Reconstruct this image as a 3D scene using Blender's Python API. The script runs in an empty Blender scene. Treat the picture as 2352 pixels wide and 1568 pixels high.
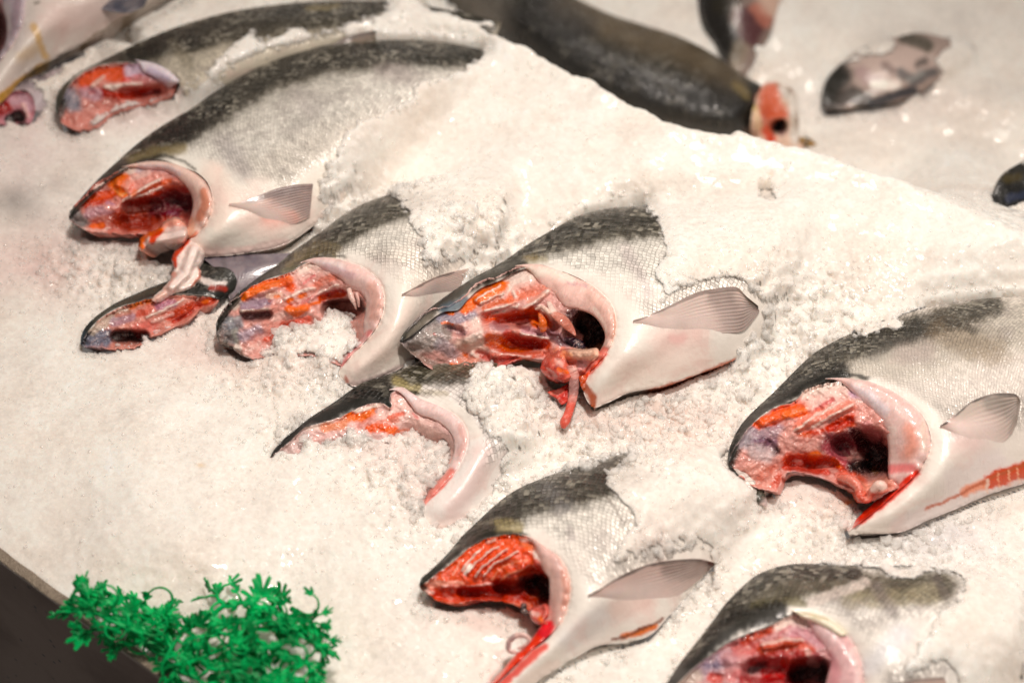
import bpy, math, random
import numpy as np
from mathutils import Vector, noise as mnoise
from mathutils.bvhtree import BVHTree
from mathutils.geometry import delaunay_2d_cdt

random.seed(7); rng = np.random.default_rng(7)
C = bpy.context.scene.collection
scene = bpy.context.scene

# ------------------------------------------------------------------ camera
W, H = 2352.0, 1568.0
FOC, SENS, DIST, PITCH = 70.0, 36.0, 2.0, math.radians(50)
cam_loc = np.array([0.0, -DIST * math.cos(PITCH), DIST * math.sin(PITCH)])
cd = bpy.data.cameras.new('camera'); cam = bpy.data.objects.new('camera', cd); C.objects.link(cam)
cam.location = cam_loc; cam.rotation_euler = (math.pi / 2 - PITCH, 0, 0)
cd.lens = FOC; cd.sensor_width = SENS; cd.clip_end = 50; cd.clip_start = 0.05
cd.dof.use_dof = True; cd.dof.focus_distance = 1.93; cd.dof.aperture_fstop = 2.3; cd.dof.aperture_blades = 9
scene.camera = cam
# ------------------------------------------------------------------ world and lamps
wd = bpy.data.worlds.new('World'); scene.world = wd; wd.use_nodes = True
wd.node_tree.nodes['Background'].inputs[0].default_value = (1.0, 0.90, 0.84, 1)
wd.node_tree.nodes['Background'].inputs[1].default_value = 0.15
def lamp(name, loc, target, size, power, col, kind='AREA', **k):
    l = bpy.data.lights.new(name, kind); l.energy = power; l.color = col
    if kind == 'AREA': l.shape = 'DISK'; l.size = size
    else: l.shadow_soft_size = size
    for a, v in k.items(): setattr(l, a, v)
    o = bpy.data.objects.new(name, l); C.objects.link(o); o.location = loc
    o.rotation_euler = (Vector(target) - Vector(loc)).to_track_quat('-Z', 'Y').to_euler()
    return o
lamp('stall_or_fill_lamp', (0.30, 0.0, 2.7), (0.14, -0.14, 0), 0.11, 226, (1.0, 0.90, 0.82), 'SPOT', spot_size=math.radians(48), spot_blend=1.0)
lamp('stall_or_fill_lamp', (0.5, 1.9, 2.2), (0.3, 0.3, 0), 0.35, 18, (1.0, 0.90, 0.81))  # added fill from behind to brighten the far ice, no lamp known there
lamp('stall_or_fill_lamp', (0.9, -0.6, 2.2), (0.2, 0.0, 0), 0.30, 11, (1.0, 0.92, 0.84))  # added front fill for sparkle on wet surfaces, not a known lamp
scene.view_settings.view_transform = 'Standard'; scene.view_settings.look = 'None'
scene.view_settings.exposure = 0.02; scene.view_settings.gamma = 1.0
scene.render.engine = 'CYCLES'
scene.cycles.max_bounces = 6; scene.cycles.transmission_bounces = 4; scene.cycles.diffuse_bounces = 3
scene.cycles.glossy_bounces = 3; scene.cycles.sample_clamp_indirect = 3.0; scene.cycles.use_denoising = True
scene.cycles.caustics_reflective = False; scene.cycles.caustics_refractive = False

# ------------------------------------------------------------------ picture plane <-> world
_cp, _sp = math.cos(PITCH), math.sin(PITCH)
FWD = np.array([0, _cp, -_sp]); UP = np.array([0, _sp, _cp]); RT = np.array([1.0, 0, 0])
def at(P, z):
    """points of the place seen in direction P (N,2), lying at height z"""
    P = np.asarray(P, float).reshape(-1, 2); z = np.broadcast_to(np.asarray(z, float), (len(P),))
    k = SENS / FOC / W
    d = FWD[None] + RT[None] * ((P[:, 0] - W / 2) * k)[:, None] - UP[None] * ((P[:, 1] - H / 2) * k)[:, None]
    t = (z - cam_loc[2]) / d[:, 2]
    return cam_loc[None] + d * t[:, None]
def ray(p):
    k = SENS / FOC / W
    d = FWD + RT * ((p[0] - W / 2) * k) - UP * ((p[1] - H / 2) * k)
    return Vector(cam_loc), Vector(d).normalized()
def proj(X):
    v = X - cam_loc[None]; dz = v @ FWD; k = SENS / FOC / W
    return np.stack([W / 2 + (v @ RT) / dz / k, H / 2 - (v @ UP) / dz / k], 1)

FR = dict(ZA=(200, 0, 1.2379), ZB=(200, 500, 2.1382), ZC=(700, 700, 2.0909), ZD=(1450, 700, 1.6221), ZE=(2640, 1050, 1.5683),
          ZF=(950, 1300, 1.8816), ZG=(1500, 1650, 1.7231), ZH=(2400, 1950, 1.6333), Z7=(1450, 950, 2.24), Z10=(2700, 1350, 2.24),
          Z9=(1550, 1900, 2.376), ZP=(200, 2100, 2.2189), ZT=(0, 0, 2.24), ZL=(0, 500, 1.7422), P=(0, 0, 0.61249))
Q = 3840 / 2352.0
def T(f, pts):
    x0, y0, s = FR[f]; a = np.array(pts, float).reshape(-1, 2)
    return np.stack([(x0 + a[:, 0] / s) / Q, (y0 + a[:, 1] / s) / Q], 1)
def SC(f): return 1.0 / FR[f][2] / Q

# ------------------------------------------------------------------ noise
_lat = rng.random((256, 256))
def vnoise(x, y):
    xi = np.floor(x).astype(int); yi = np.floor(y).astype(int); fx = x - xi; fy = y - yi
    fx = fx * fx * (3 - 2 * fx); fy = fy * fy * (3 - 2 * fy)
    a = _lat[xi & 255, yi & 255]; b = _lat[(xi + 1) & 255, yi & 255]; c = _lat[xi & 255, (yi + 1) & 255]; d = _lat[(xi + 1) & 255, (yi + 1) & 255]
    return (a * (1 - fx) + b * fx) * (1 - fy) + (c * (1 - fx) + d * fx) * fy
def fbm(x, y, o=4):
    s = 0; a = 0.5; n = 0
    for i in range(o):
        s = s + a * vnoise(x * 2 ** i + 17.3 * i, y * 2 ** i - 9.1 * i); n += a; a *= 0.5
    return s / n * 2 - 1
def sstep(e0, e1, x):
    t = np.clip((x - e0) / (e1 - e0 + 1e-12), 0, 1); return t * t * (3 - 2 * t)
def segdist(P, L, closed=False):
    L = np.asarray(L, float)
    if len(L) == 1: return np.hypot(P[:, 0] - L[0, 0], P[:, 1] - L[0, 1])
    best = np.full(len(P), 1e9); n = len(L)
    for i in range(n if closed else n - 1):
        a = L[i]; b = L[(i + 1) % n]; ab = b - a; L2 = ab @ ab + 1e-9
        t = np.clip(((P - a) @ ab) / L2, 0, 1); q = a + t[:, None] * ab
        best = np.minimum(best, np.hypot(P[:, 0] - q[:, 0], P[:, 1] - q[:, 1]))
    return best
def inside(P, L):
    c = np.zeros(len(P), bool); n = len(L)
    for i in range(n):
        x1, y1 = L[i]; x2, y2 = L[(i + 1) % n]
        if y1 == y2: continue
        c ^= ((P[:, 1] < y1) != (P[:, 1] < y2)) & (P[:, 0] < (x2 - x1) * (P[:, 1] - y1) / (y2 - y1) + x1)
    return c
def sdpoly(P, L):
    d = segdist(P, L, True); return np.where(inside(P, L), d, -d)

def lin(c):
    c = np.array(c, float) / 255.0
    return np.where(c <= 0.04045, c / 12.92, ((c + 0.055) / 1.055) ** 2.4)

def spline(K, n, closed=False, w=None):
    """Catmull-Rom through the rows of K (k,d) -> (n,d), even in chord length of columns w"""
    K = np.asarray(K, float); w = w or [0, 1]
    if closed: K = np.vstack([K, K[:1]])
    seg = np.maximum(np.sqrt(((K[1:][:, w] - K[:-1][:, w]) ** 2).sum(1)), 1e-3)
    u = np.concatenate([[0], np.cumsum(seg)]); m = len(K)
    tg = np.zeros_like(K); dl = (K[1:] - K[:-1]) / seg[:, None]
    tg[0] = dl[0]; tg[-1] = dl[-1]
    for i in range(1, m - 1): tg[i] = (dl[i - 1] * seg[i] + dl[i] * seg[i - 1]) / (seg[i] + seg[i - 1])
    if closed: tg[0] = tg[-1] = (dl[0] + dl[-1]) / 2
    s = np.linspace(0, u[-1], n + 1)[:-1] if closed else np.linspace(0, u[-1], n)
    i = np.clip(np.searchsorted(u, s, side='right') - 1, 0, m - 2); h = seg[i]; t = (s - u[i]) / h
    h00 = 2 * t ** 3 - 3 * t ** 2 + 1; h10 = t ** 3 - 2 * t ** 2 + t; h01 = -2 * t ** 3 + 3 * t ** 2; h11 = t ** 3 - t ** 2
    return h00[:, None] * K[i] + (h10 * h)[:, None] * tg[i] + h01[:, None] * K[i + 1] + (h11 * h)[:, None] * tg[i + 1]

# ------------------------------------------------------------------ mesh building
def mesh_obj(name, V, F, mat, parent=None, cols=None, uv=None, attrs=None, smooth=True):
    me = bpy.data.meshes.new(name)
    V = np.asarray(V, float)
    o = bpy.data.objects.new(name, me); C.objects.link(o)
    if parent is not None:
        o.parent = parent; V = V - np.array(parent.location)[None]
    if isinstance(F, np.ndarray):
        nf, k = F.shape
        me.vertices.add(len(V)); me.vertices.foreach_set('co', V.astype(np.float32).ravel())
        me.loops.add(nf * k); me.loops.foreach_set('vertex_index', F.astype(np.int32).ravel())
        me.polygons.add(nf); me.polygons.foreach_set('loop_start', np.arange(0, nf * k, k, dtype=np.int32))
        me.update(calc_edges=True)
    else:
        me.from_pydata(V.tolist(), [], F)
    if cols is not None:
        a = me.color_attributes.new('Col', 'FLOAT_COLOR', 'POINT')
        a.data.foreach_set('color', np.hstack([np.clip(cols, 0, 1), np.ones((len(V), 1))]).astype(np.float32).ravel())
    for k_, v_ in (attrs or {}).items():
        a = me.attributes.new(k_, 'FLOAT', 'POINT'); a.data.foreach_set('value', np.asarray(v_, np.float32))
    if uv is not None:
        l = me.uv_layers.new(name='UVMap'); vi = np.empty(len(me.loops), np.int32); me.loops.foreach_get('vertex_index', vi)
        l.data.foreach_set('uv', np.asarray(uv, np.float32)[vi].ravel())
    me.materials.append(mat)
    me.validate()
    if smooth: me.polygons.foreach_set('use_smooth', np.ones(len(me.polygons), bool))
    me.update()
    return o
def thing(name, label, cat, loc, group=None):
    o = bpy.data.objects.new(name, None); C.objects.link(o); o.location = loc; o.empty_display_size = 0.03
    o['label'] = label; o['category'] = cat
    if group: o['group'] = group
    return o
def gridfaces(ns, nt, off=0, closed=False):
    i, j = np.meshgrid(np.arange(ns - 1), np.arange(nt - 1), indexing='ij')
    a = i * nt + j + off
    return np.stack([a, a + 1, a + nt + 1, a + nt], -1).reshape(-1, 4)

class Paint:
    """pigment of a surface, laid down as strokes (skin and flesh colour, plus painted glints and near-black cavity shade)"""
    def __init__(s, P, base, warp=5, wl=22):
        s.P = P + np.stack([fbm(P[:, 0] / wl, P[:, 1] / wl, 3), fbm(P[:, 0] / wl + 50, P[:, 1] / wl + 31, 3)], 1) * warp
        s.c = np.repeat(lin(base)[None], len(P), 0); s.n = len(P)
        s.n1 = fbm(P[:, 0] / 9, P[:, 1] / 9, 3)
    def stroke(s, f, col, pts, r, a=1.0, soft=0.42):
        L = T(f, pts); d = segdist(s.P, L); R = r * SC(f)
        m = a * (1 - sstep(R * (1 - soft), R * (1 + soft), d + s.n1 * R * 0.25))
        s.c = s.c * (1 - m[:, None]) + lin(col)[None] * m[:, None]
    def poly(s, f, col, pts, a=1.0, soft=8):
        d = sdpoly(s.P, T(f, pts)); m = a * sstep(-soft, soft, d + s.n1 * 3)
        s.c = s.c * (1 - m[:, None]) + lin(col)[None] * m[:, None]
def maskof(P, f, strokes, n=1.0):
    """scalar field from strokes: (value, pts, r[, soft])"""
    m = np.zeros(len(P))
    for st in strokes:
        v, pts, r = st[:3]; soft = st[3] if len(st) > 3 else 0.6
        R = r * SC(f); d = segdist(P, T(f, pts)); k = 1 - sstep(R * (1 - soft), R * (1 + soft), d)
        m = np.where(abs(v) * k > abs(m), v * k, m)
    return m
# ------------------------------------------------------------------ materials
class NT:
    def __init__(s, name):
        s.m = bpy.data.materials.new(name); s.m.use_nodes = True; s.t = s.m.node_tree; s.n = s.t.nodes
        s.b = s.n['Principled BSDF']; s.out = s.n['Material Output']
    def new(s, k, **p):
        o = s.n.new(k)
        for a, v in p.items(): setattr(o, a, v)
        return o
    def l(s, a, b): s.t.links.new(a, b)
    def val(s, x, sock):
        if hasattr(x, 'is_linked') or isinstance(x, bpy.types.NodeSocket): s.l(x, sock)
        else: sock.default_value = x
    def math(s, op, a, b=0.0, c=0.0, clamp=False):
        o = s.new('ShaderNodeMath', operation=op, use_clamp=clamp)
        s.val(a, o.inputs[0]); s.val(b, o.inputs[1]); s.val(c, o.inputs[2]); return o.outputs[0]
    def mix(s, f, a, b, mode='MIX'):
        o = s.new('ShaderNodeMix', data_type='RGBA', blend_type=mode)
        s.val(f, o.inputs[0]); s.val(a, o.inputs[6]); s.val(b, o.inputs[7]); return o.outputs[2]
    def noise(s, vec, scale, detail=3, rough=0.55, dist=0.0):
        o = s.new('ShaderNodeTexNoise'); s.l(vec, o.inputs['Vector']); o.inputs['Scale'].default_value = scale
        o.inputs['Detail'].default_value = detail; o.inputs['Roughness'].default_value = rough; o.inputs['Distortion'].default_value = dist
        return o.outputs[0]
    def ramp(s, x, a, b, lo=0.0, hi=1.0):
        o = s.new('ShaderNodeMapRange'); o.interpolation_type = 'SMOOTHSTEP'; s.val(x, o.inputs[0])
        o.inputs[1].default_value = a; o.inputs[2].default_value = b; o.inputs[3].default_value = lo; o.inputs[4].default_value = hi
        return o.outputs[0]
    def bump(s, h, strength, dist, nrm=None):
        o = s.new('ShaderNodeBump'); s.val(h, o.inputs['Height']); s.val(strength, o.inputs['Strength']); o.inputs['Distance'].default_value = dist
        if nrm is not None: s.l(nrm, o.inputs['Normal'])
        return o.outputs[0]
    def attr(s, name): return s.new('ShaderNodeAttribute', attribute_name=name)
    def obj(s): return s.new('ShaderNodeTexCoord').outputs['Object']
    def mapping(s, vec, scale=(1, 1, 1), rot=(0, 0, 0)):
        o = s.new('ShaderNodeMapping'); s.l(vec, o.inputs[0]); o.inputs['Scale'].default_value = scale; o.inputs['Rotation'].default_value = rot
        return o.outputs[0]
    def setp(s, **k):
        for a, v in k.items():
            s.val(v, s.b.inputs[a.replace('_', ' ')])
        return s

def mat_skin():
    n = NT('fish_skin'); col = n.attr('Col').outputs['Color']; scl = n.attr('Scl').outputs['Fac']
    uv = n.new('ShaderNodeUVMap', uv_map='UVMap').outputs[0]
    wob = n.new('ShaderNodeTexNoise'); n.l(uv, wob.inputs['Vector']); wob.inputs['Scale'].default_value = 0.25
    dv = n.new('ShaderNodeVectorMath', operation='SCALE'); sb = n.new('ShaderNodeVectorMath', operation='SUBTRACT')
    n.l(wob.outputs['Color'], sb.inputs[0]); sb.inputs[1].default_value = (.5, .5, .5); n.l(sb.outputs[0], dv.inputs[0]); dv.inputs['Scale'].default_value = 1.2
    ad = n.new('ShaderNodeVectorMath', operation='ADD'); n.l(uv, ad.inputs[0]); n.l(dv.outputs[0], ad.inputs[1])
    m = n.mapping(ad.outputs[0], rot=(0, 0, math.radians(45)))
    vo = n.new('ShaderNodeTexVoronoi', voronoi_dimensions='2D'); n.l(m, vo.inputs['Vector']); vo.inputs['Scale'].default_value = 1.0; vo.inputs['Randomness'].default_value = 0.22
    ve = n.new('ShaderNodeTexVoronoi', voronoi_dimensions='2D', feature='DISTANCE_TO_EDGE'); n.l(m, ve.inputs['Vector']); ve.inputs['Scale'].default_value = 1.0; ve.inputs['Randomness'].default_value = 0.22
    df = n.new('ShaderNodeVectorMath', operation='SUBTRACT'); n.l(m, df.inputs[0]); n.l(vo.outputs['Position'], df.inputs[1])
    dt = n.new('ShaderNodeVectorMath', operation='DOT_PRODUCT'); n.l(df.outputs[0], dt.inputs[0]); dt.inputs[1].default_value = (0.7, 0.7, 0)
    # every scale leans its own way
    rc = n.new('ShaderNodeVectorMath', operation='SUBTRACT'); n.l(vo.outputs['Color'], rc.inputs[0]); rc.inputs[1].default_value = (.5, .5, .5)
    dr = n.new('ShaderNodeVectorMath', operation='DOT_PRODUCT'); n.l(df.outputs[0], dr.inputs[0]); n.l(rc.outputs[0], dr.inputs[1])
    h = n.math('ADD', n.math('MULTIPLY', dt.outputs['Value'], 0.55), n.math('MULTIPLY', dr.outputs['Value'], 0.9))
    h = n.math('ADD', h, n.math('MULTIPLY', n.ramp(ve.outputs['Distance'], 0.0, 0.16), 0.28))
    h = n.math('MULTIPLY', h, scl)
    edge = n.math('MULTIPLY', n.ramp(ve.outputs['Distance'], 0.0, 0.17, 1.0, 0.0), scl)
    lm = n.new('ShaderNodeRGBToBW'); n.l(col, lm.inputs[0]); lum = lm.outputs[0]
    rear = n.ramp(dt.outputs['Value'], -0.55, 0.35, 0.55, 0.0)
    edge = n.math('MULTIPLY', n.math('ADD', edge, n.math('MULTIPLY', rear, scl)), n.ramp(lum, 0.08, 0.5, 0.95, 0.20), clamp=True)
    edge = n.math('MULTIPLY', edge, n.ramp(n.noise(n.obj(), 38, 4, 0.6), 0.36, 0.62, 0.25, 1.25))
    sx = n.new('ShaderNodeSeparateColor'); n.l(vo.outputs['Color'], sx.inputs[0])
    jit = n.math('MULTIPLY', n.math('SUBTRACT', sx.outputs[0], 0.5), scl)
    o = n.obj(); mot = n.noise(o, 55, 6, 0.72)
    v = n.math('ADD', n.math('MULTIPLY', jit, 0.55), n.math('MULTIPLY', n.math('MULTIPLY', n.math('SUBTRACT', mot, 0.5), n.ramp(lum, 0.1, 0.5, 1.5, 0.55)), n.math('ADD', 0.12, scl)))
    dark = n.mix(1.0, col, (0.34, 0.31, 0.25, 1), 'MULTIPLY')
    c = n.mix(edge, col, dark)
    hsv = n.new('ShaderNodeHueSaturation'); n.l(c, hsv.inputs['Color']); n.l(n.math('ADD', 1.0, v), hsv.inputs['Value'])
    cell = n.noise(vo.outputs['Position'], 0.11, 4, 0.65); pat = n.math('MULTIPLY', n.math('MULTIPLY', n.ramp(cell, 0.53, 0.57), scl), n.ramp(lum, 0.15, 0.6, 0.0, 0.26))
    fc = n.mix(pat, hsv.outputs[0], (0.30, 0.245, 0.235, 1))
    spk = n.math('MULTIPLY', n.math('MULTIPLY', n.ramp(sx.outputs[2], 0.45, 0.95), n.ramp(n.noise(o, 26, 3), 0.42, 0.62)), n.math('MULTIPLY', scl, n.ramp(lum, 0.06, 0.30, 0.75, 0.0)))
    fc = n.mix(spk, fc, (0.40, 0.37, 0.30, 1))
    bare_ = n.math('SUBTRACT', 1.0, scl, clamp=True)
    blot = n.math('MULTIPLY', n.math('MULTIPLY', n.ramp(n.noise(o, 22, 5, 0.62, 0.8), 0.50, 0.70), bare_), n.ramp(lum, 0.45, 0.75, 0.0, 0.42))
    fc = n.mix(blot, fc, (0.86, 0.56, 0.50, 1))
    fn = n.noise(o, 700, 3); cn = n.noise(o, 60, 3)
    b1 = n.bump(h, 0.9, 0.0022); b2 = n.bump(fn, 0.25, 0.0008, b1); b3 = n.bump(cn, 0.25, 0.006, b2)
    rg = n.math('ADD', 0.26, n.math('MULTIPLY', sx.outputs[1], 0.14))
    n.setp(Base_Color=fc, Roughness=rg, Normal=b3, Metallic=n.math('MULTIPLY', scl, 0.06), Coat_Weight=n.math('ADD', 0.15, n.math('MULTIPLY', bare_, 0.35)), Coat_Roughness=0.1, Specular_IOR_Level=0.4)
    n.l(b2, n.b.inputs['Coat Normal'])
    return n.m
def mat_flesh(name, fib=0.45, sss=0.06, rough=0.27, bumps=1.0, rot=35, coat=0.5):
    n = NT(name); col = n.attr('Col').outputs['Color']; o = n.obj()
    st = n.mapping(o, scale=(1.0, 5.0, 3.0), rot=(0, 0, math.radians(rot)))
    st0 = n.new('ShaderNodeMapping', vector_type='TEXTURE'); n.l(o, st0.inputs[0]); st0.inputs['Rotation'].default_value = (0, 0, math.radians(rot)); st0.inputs['Scale'].default_value = (4.0, 0.9, 1.4)
    f1 = n.noise(st0.outputs[0], 260, 4, 0.6, 1.2)
    f2 = n.noise(st0.outputs[0], 90, 4, 0.6, 2.5)
    b1 = n.noise(o, 120, 4, 0.6)
    ridge = n.math('ABSOLUTE', n.math('SUBTRACT', f2, 0.5)); fat = n.ramp(ridge, 0.0, 0.035, 1.0, 0.0)
    fat = n.math('MULTIPLY', fat, n.math('MULTIPLY', n.ramp(b1, 0.42, 0.60), fib))
    c = n.mix(fat, col, (0.86, 0.62, 0.56, 1))
    v = n.math('ADD', 0.52, n.math('MULTIPLY', n.math('ADD', f1, b1), 0.48))
    hsv = n.new('ShaderNodeHueSaturation'); n.l(c, hsv.inputs['Color']); n.l(v, hsv.inputs['Value']); hsv.inputs['Saturation'].default_value = 1.10
    bp = n.bump(f1, 0.5 * bumps, 0.003); bp = n.bump(f2, 0.45 * bumps, 0.006, bp); bp = n.bump(n.noise(o, 420, 3), 0.35 * bumps, 0.0012, bp)
    n.setp(Base_Color=hsv.outputs[0], Roughness=rough, Normal=bp, Coat_Weight=coat, Coat_Roughness=0.1, Subsurface_Weight=sss, Subsurface_Scale=0.004)
    n.b.inputs['Subsurface Radius'].default_value = (0.7, 0.35, 0.25)
    return n.m
def mat_fin():
    n = NT('fin_membrane'); col = n.attr('Col').outputs['Color']; ry = n.attr('Ray').outputs['Fac']; o = n.obj()
    c = n.mix(n.math('MULTIPLY', ry, 0.42), col, n.mix(1.0, col, (0.35, 0.30, 0.28, 1), 'MULTIPLY'))
    c = n.mix(n.ramp(n.noise(o, 60, 3), 0.3, 0.7, 0.0, 0.25), c, (0.62, 0.50, 0.46, 1))
    bp = n.bump(ry, 0.3, 0.0005); bp = n.bump(n.noise(o, 500, 3), 0.25, 0.0010, bp)
    n.setp(Base_Color=c, Roughness=0.28, Normal=bp, Coat_Weight=0.4, Coat_Roughness=0.1, Subsurface_Weight=0.15, Subsurface_Scale=0.003)
    return n.m
def mat_ice():
    n = NT('crushed_ice'); col = n.attr('Col').outputs['Color']; o = n.obj()
    v1 = n.new('ShaderNodeTexVoronoi'); n.l(o, v1.inputs['Vector']); v1.inputs['Scale'].default_value = 330
    v2 = n.new('ShaderNodeTexVoronoi'); n.l(o, v2.inputs['Vector']); v2.inputs['Scale'].default_value = 620
    def facet(v, k):
        df = n.new('ShaderNodeVectorMath', operation='SUBTRACT'); n.l(v.outputs['Position'], df.inputs[1])
        sc = n.new('ShaderNodeVectorMath', operation='SCALE'); n.l(o, sc.inputs[0]); sc.inputs['Scale'].default_value = 1.0; n.l(sc.outputs[0], df.inputs[0])
        rc = n.new('ShaderNodeVectorMath', operation='SUBTRACT'); n.l(v.outputs['Color'], rc.inputs[0]); rc.inputs[1].default_value = (.5, .5, .5)
        d = n.new('ShaderNodeVectorMath', operation='DOT_PRODUCT'); n.l(df.outputs[0], d.inputs[0]); n.l(rc.outputs[0], d.inputs[1])
        return n.math('MULTIPLY', d.outputs['Value'], k)
    soft = n.noise(o, 110, 4, 0.65); big = n.noise(o, 16, 4, 0.55); fine = n.noise(o, 900, 3, 0.7)
    bp = n.bump(facet(v1, 1.0), 0.20, 1.0); bp = n.bump(facet(v2, 1.0), 0.17, 1.0, bp); bp = n.bump(soft, 0.15, 0.006, bp); bp = n.bump(fine, 0.15, 0.0012, bp)
    s1 = n.new('ShaderNodeSeparateColor'); n.l(v1.outputs['Color'], s1.inputs[0])
    wet = n.ramp(n.noise(o, 45, 4, 0.6), 0.45, 0.62)
    g = n.math('ADD', n.math('MULTIPLY', n.math('SUBTRACT', s1.outputs[1], 0.5), 0.10), n.math('MULTIPLY', n.math('SUBTRACT', big, 0.5), 0.30))
    g = n.math('ADD', g, n.math('MULTIPLY', n.math('SUBTRACT', soft, 0.5), 0.32))
    hsv = n.new('ShaderNodeHueSaturation'); n.l(col, hsv.inputs['Color']); n.l(n.math('ADD', 1.0, g), hsv.inputs['Value'])
    rg = n.math('ADD', 0.10, n.math('MULTIPLY', s1.outputs[2], 0.5))
    tone = n.ramp(n.noise(o, 9, 5, 0.6), 0.42, 0.72, 0.0, 0.40)
    n.setp(Base_Color=n.mix(tone, hsv.outputs[0], n.mix(1.0, hsv.outputs[0], (0.80, 0.73, 0.68, 1), 'MULTIPLY')), Roughness=rg, Normal=bp, Subsurface_Weight=0.8, Subsurface_Scale=0.010, IOR=1.31, Coat_Weight=0.3, Coat_Roughness=0.06)
    n.b.inputs['Subsurface Radius'].default_value = (1.0, 0.9, 0.85)
    th = n.attr('Thin').outputs['Fac']; tr = n.new('ShaderNodeBsdfTransparent'); mx = n.new('ShaderNodeMixShader')
    al = n.ramp(n.math('ADD', n.math('MULTIPLY', th, 1.25), n.math('MULTIPLY', n.math('SUBTRACT', n.noise(o, 170, 4, 0.65), 0.5), 1.3)), 0.25, 0.95, 0.0, 0.92)
    al = n.math('MULTIPLY', al, n.ramp(th, 0.0, 0.12)); n.l(al, mx.inputs[0]); n.l(n.b.outputs[0], mx.inputs[1]); n.l(tr.outputs[0], mx.inputs[2]); n.l(mx.outputs[0], n.out.inputs[0])
    return n.m
def mat_shard():
    n = NT('clear_ice'); o = n.obj()
    bp = n.bump(n.noise(o, 350, 3), 0.5, 0.002)
    n.setp(Base_Color=(0.96, 0.93, 0.89, 1), Roughness=0.08, IOR=1.31, Normal=bp, Specular_IOR_Level=0.9)
    tr = n.new('ShaderNodeBsdfTransparent'); mx = n.new('ShaderNodeMixShader'); lw = n.new('ShaderNodeLayerWeight'); lw.inputs[0].default_value = 0.35
    n.l(n.ramp(lw.outputs['Facing'], 0.1, 0.9, 0.70, 0.25), mx.inputs[0]); n.l(n.b.outputs[0], mx.inputs[1]); n.l(tr.outputs[0], mx.inputs[2]); n.l(mx.outputs[0], n.out.inputs[0])
    n.b.inputs['Subsurface Radius'].default_value = (1.0, 0.92, 0.86)
    return n.m
def mat_steel():
    n = NT('worn_steel'); o = n.obj()
    st = n.mapping(o, scale=(1, 1, 1))
    big = n.noise(o, 7, 4, 0.6, 0.6); sc = n.noise(n.mapping(o, scale=(2.0, 2.0, 60), rot=(0, 0.35, 0.5)), 14, 4, 0.6)
    c = n.mix(n.ramp(big, 0.3, 0.7), (0.085, 0.050, 0.034, 1), (0.15, 0.095, 0.066, 1))
    c = n.mix(n.ramp(sc, 0.55, 0.72, 0.0, 0.35), c, (0.22, 0.17, 0.14, 1))
    vo = n.new('ShaderNodeTexVoronoi'); n.l(o, vo.inputs['Vector']); vo.inputs['Scale'].default_value = 60
    sp = n.math('MULTIPLY', n.ramp(vo.outputs['Distance'], 0.10, 0.15, 1, 0), n.ramp(n.noise(o, 11, 2), 0.55, 0.6))
    c = n.mix(sp, c, (0.012, 0.009, 0.008, 1))
    n.setp(Base_Color=c, Metallic=0.1, Roughness=n.ramp(big, 0.3, 0.7, 0.6, 0.45), Normal=n.bump(sc, 0.2, 0.001))
    return n.m
def mat_rime():
    n = NT('frosted_rim'); o = n.obj()
    c = n.mix(n.noise(o, 130, 4, 0.7), (0.13, 0.09, 0.06, 1), (0.45, 0.37, 0.28, 1))
    n.setp(Base_Color=c, Roughness=0.25, Metallic=0.2, Normal=n.bump(n.noise(o, 260, 4, 0.7), 0.8, 0.004), Coat_Weight=0.6, Coat_Roughness=0.1)
    return n.m
def mat_plastic():
    n = NT('green_plastic'); o = n.obj()
    c = n.mix(n.ramp(n.noise(o, 40, 3), 0.35, 0.65), (0.0, 0.22, 0.05, 1), (0.0, 0.55, 0.14, 1))
    n.setp(Base_Color=c, Roughness=0.38, Normal=n.bump(n.noise(o, 200, 3), 0.25, 0.002), Subsurface_Weight=0.15, Subsurface_Scale=0.003, Specular_IOR_Level=0.25)
    return n.m
M = dict(skin=mat_skin(), flesh=mat_flesh('raw_flesh'), collar=mat_flesh('pale_inner_skin', 0.08, 0.3, 0.28, 0.35, 60, 0.5),
         fin=mat_fin(), ice=mat_ice(), shard=mat_shard(), steel=mat_steel(), rime=mat_rime(), plastic=mat_plastic())
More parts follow.
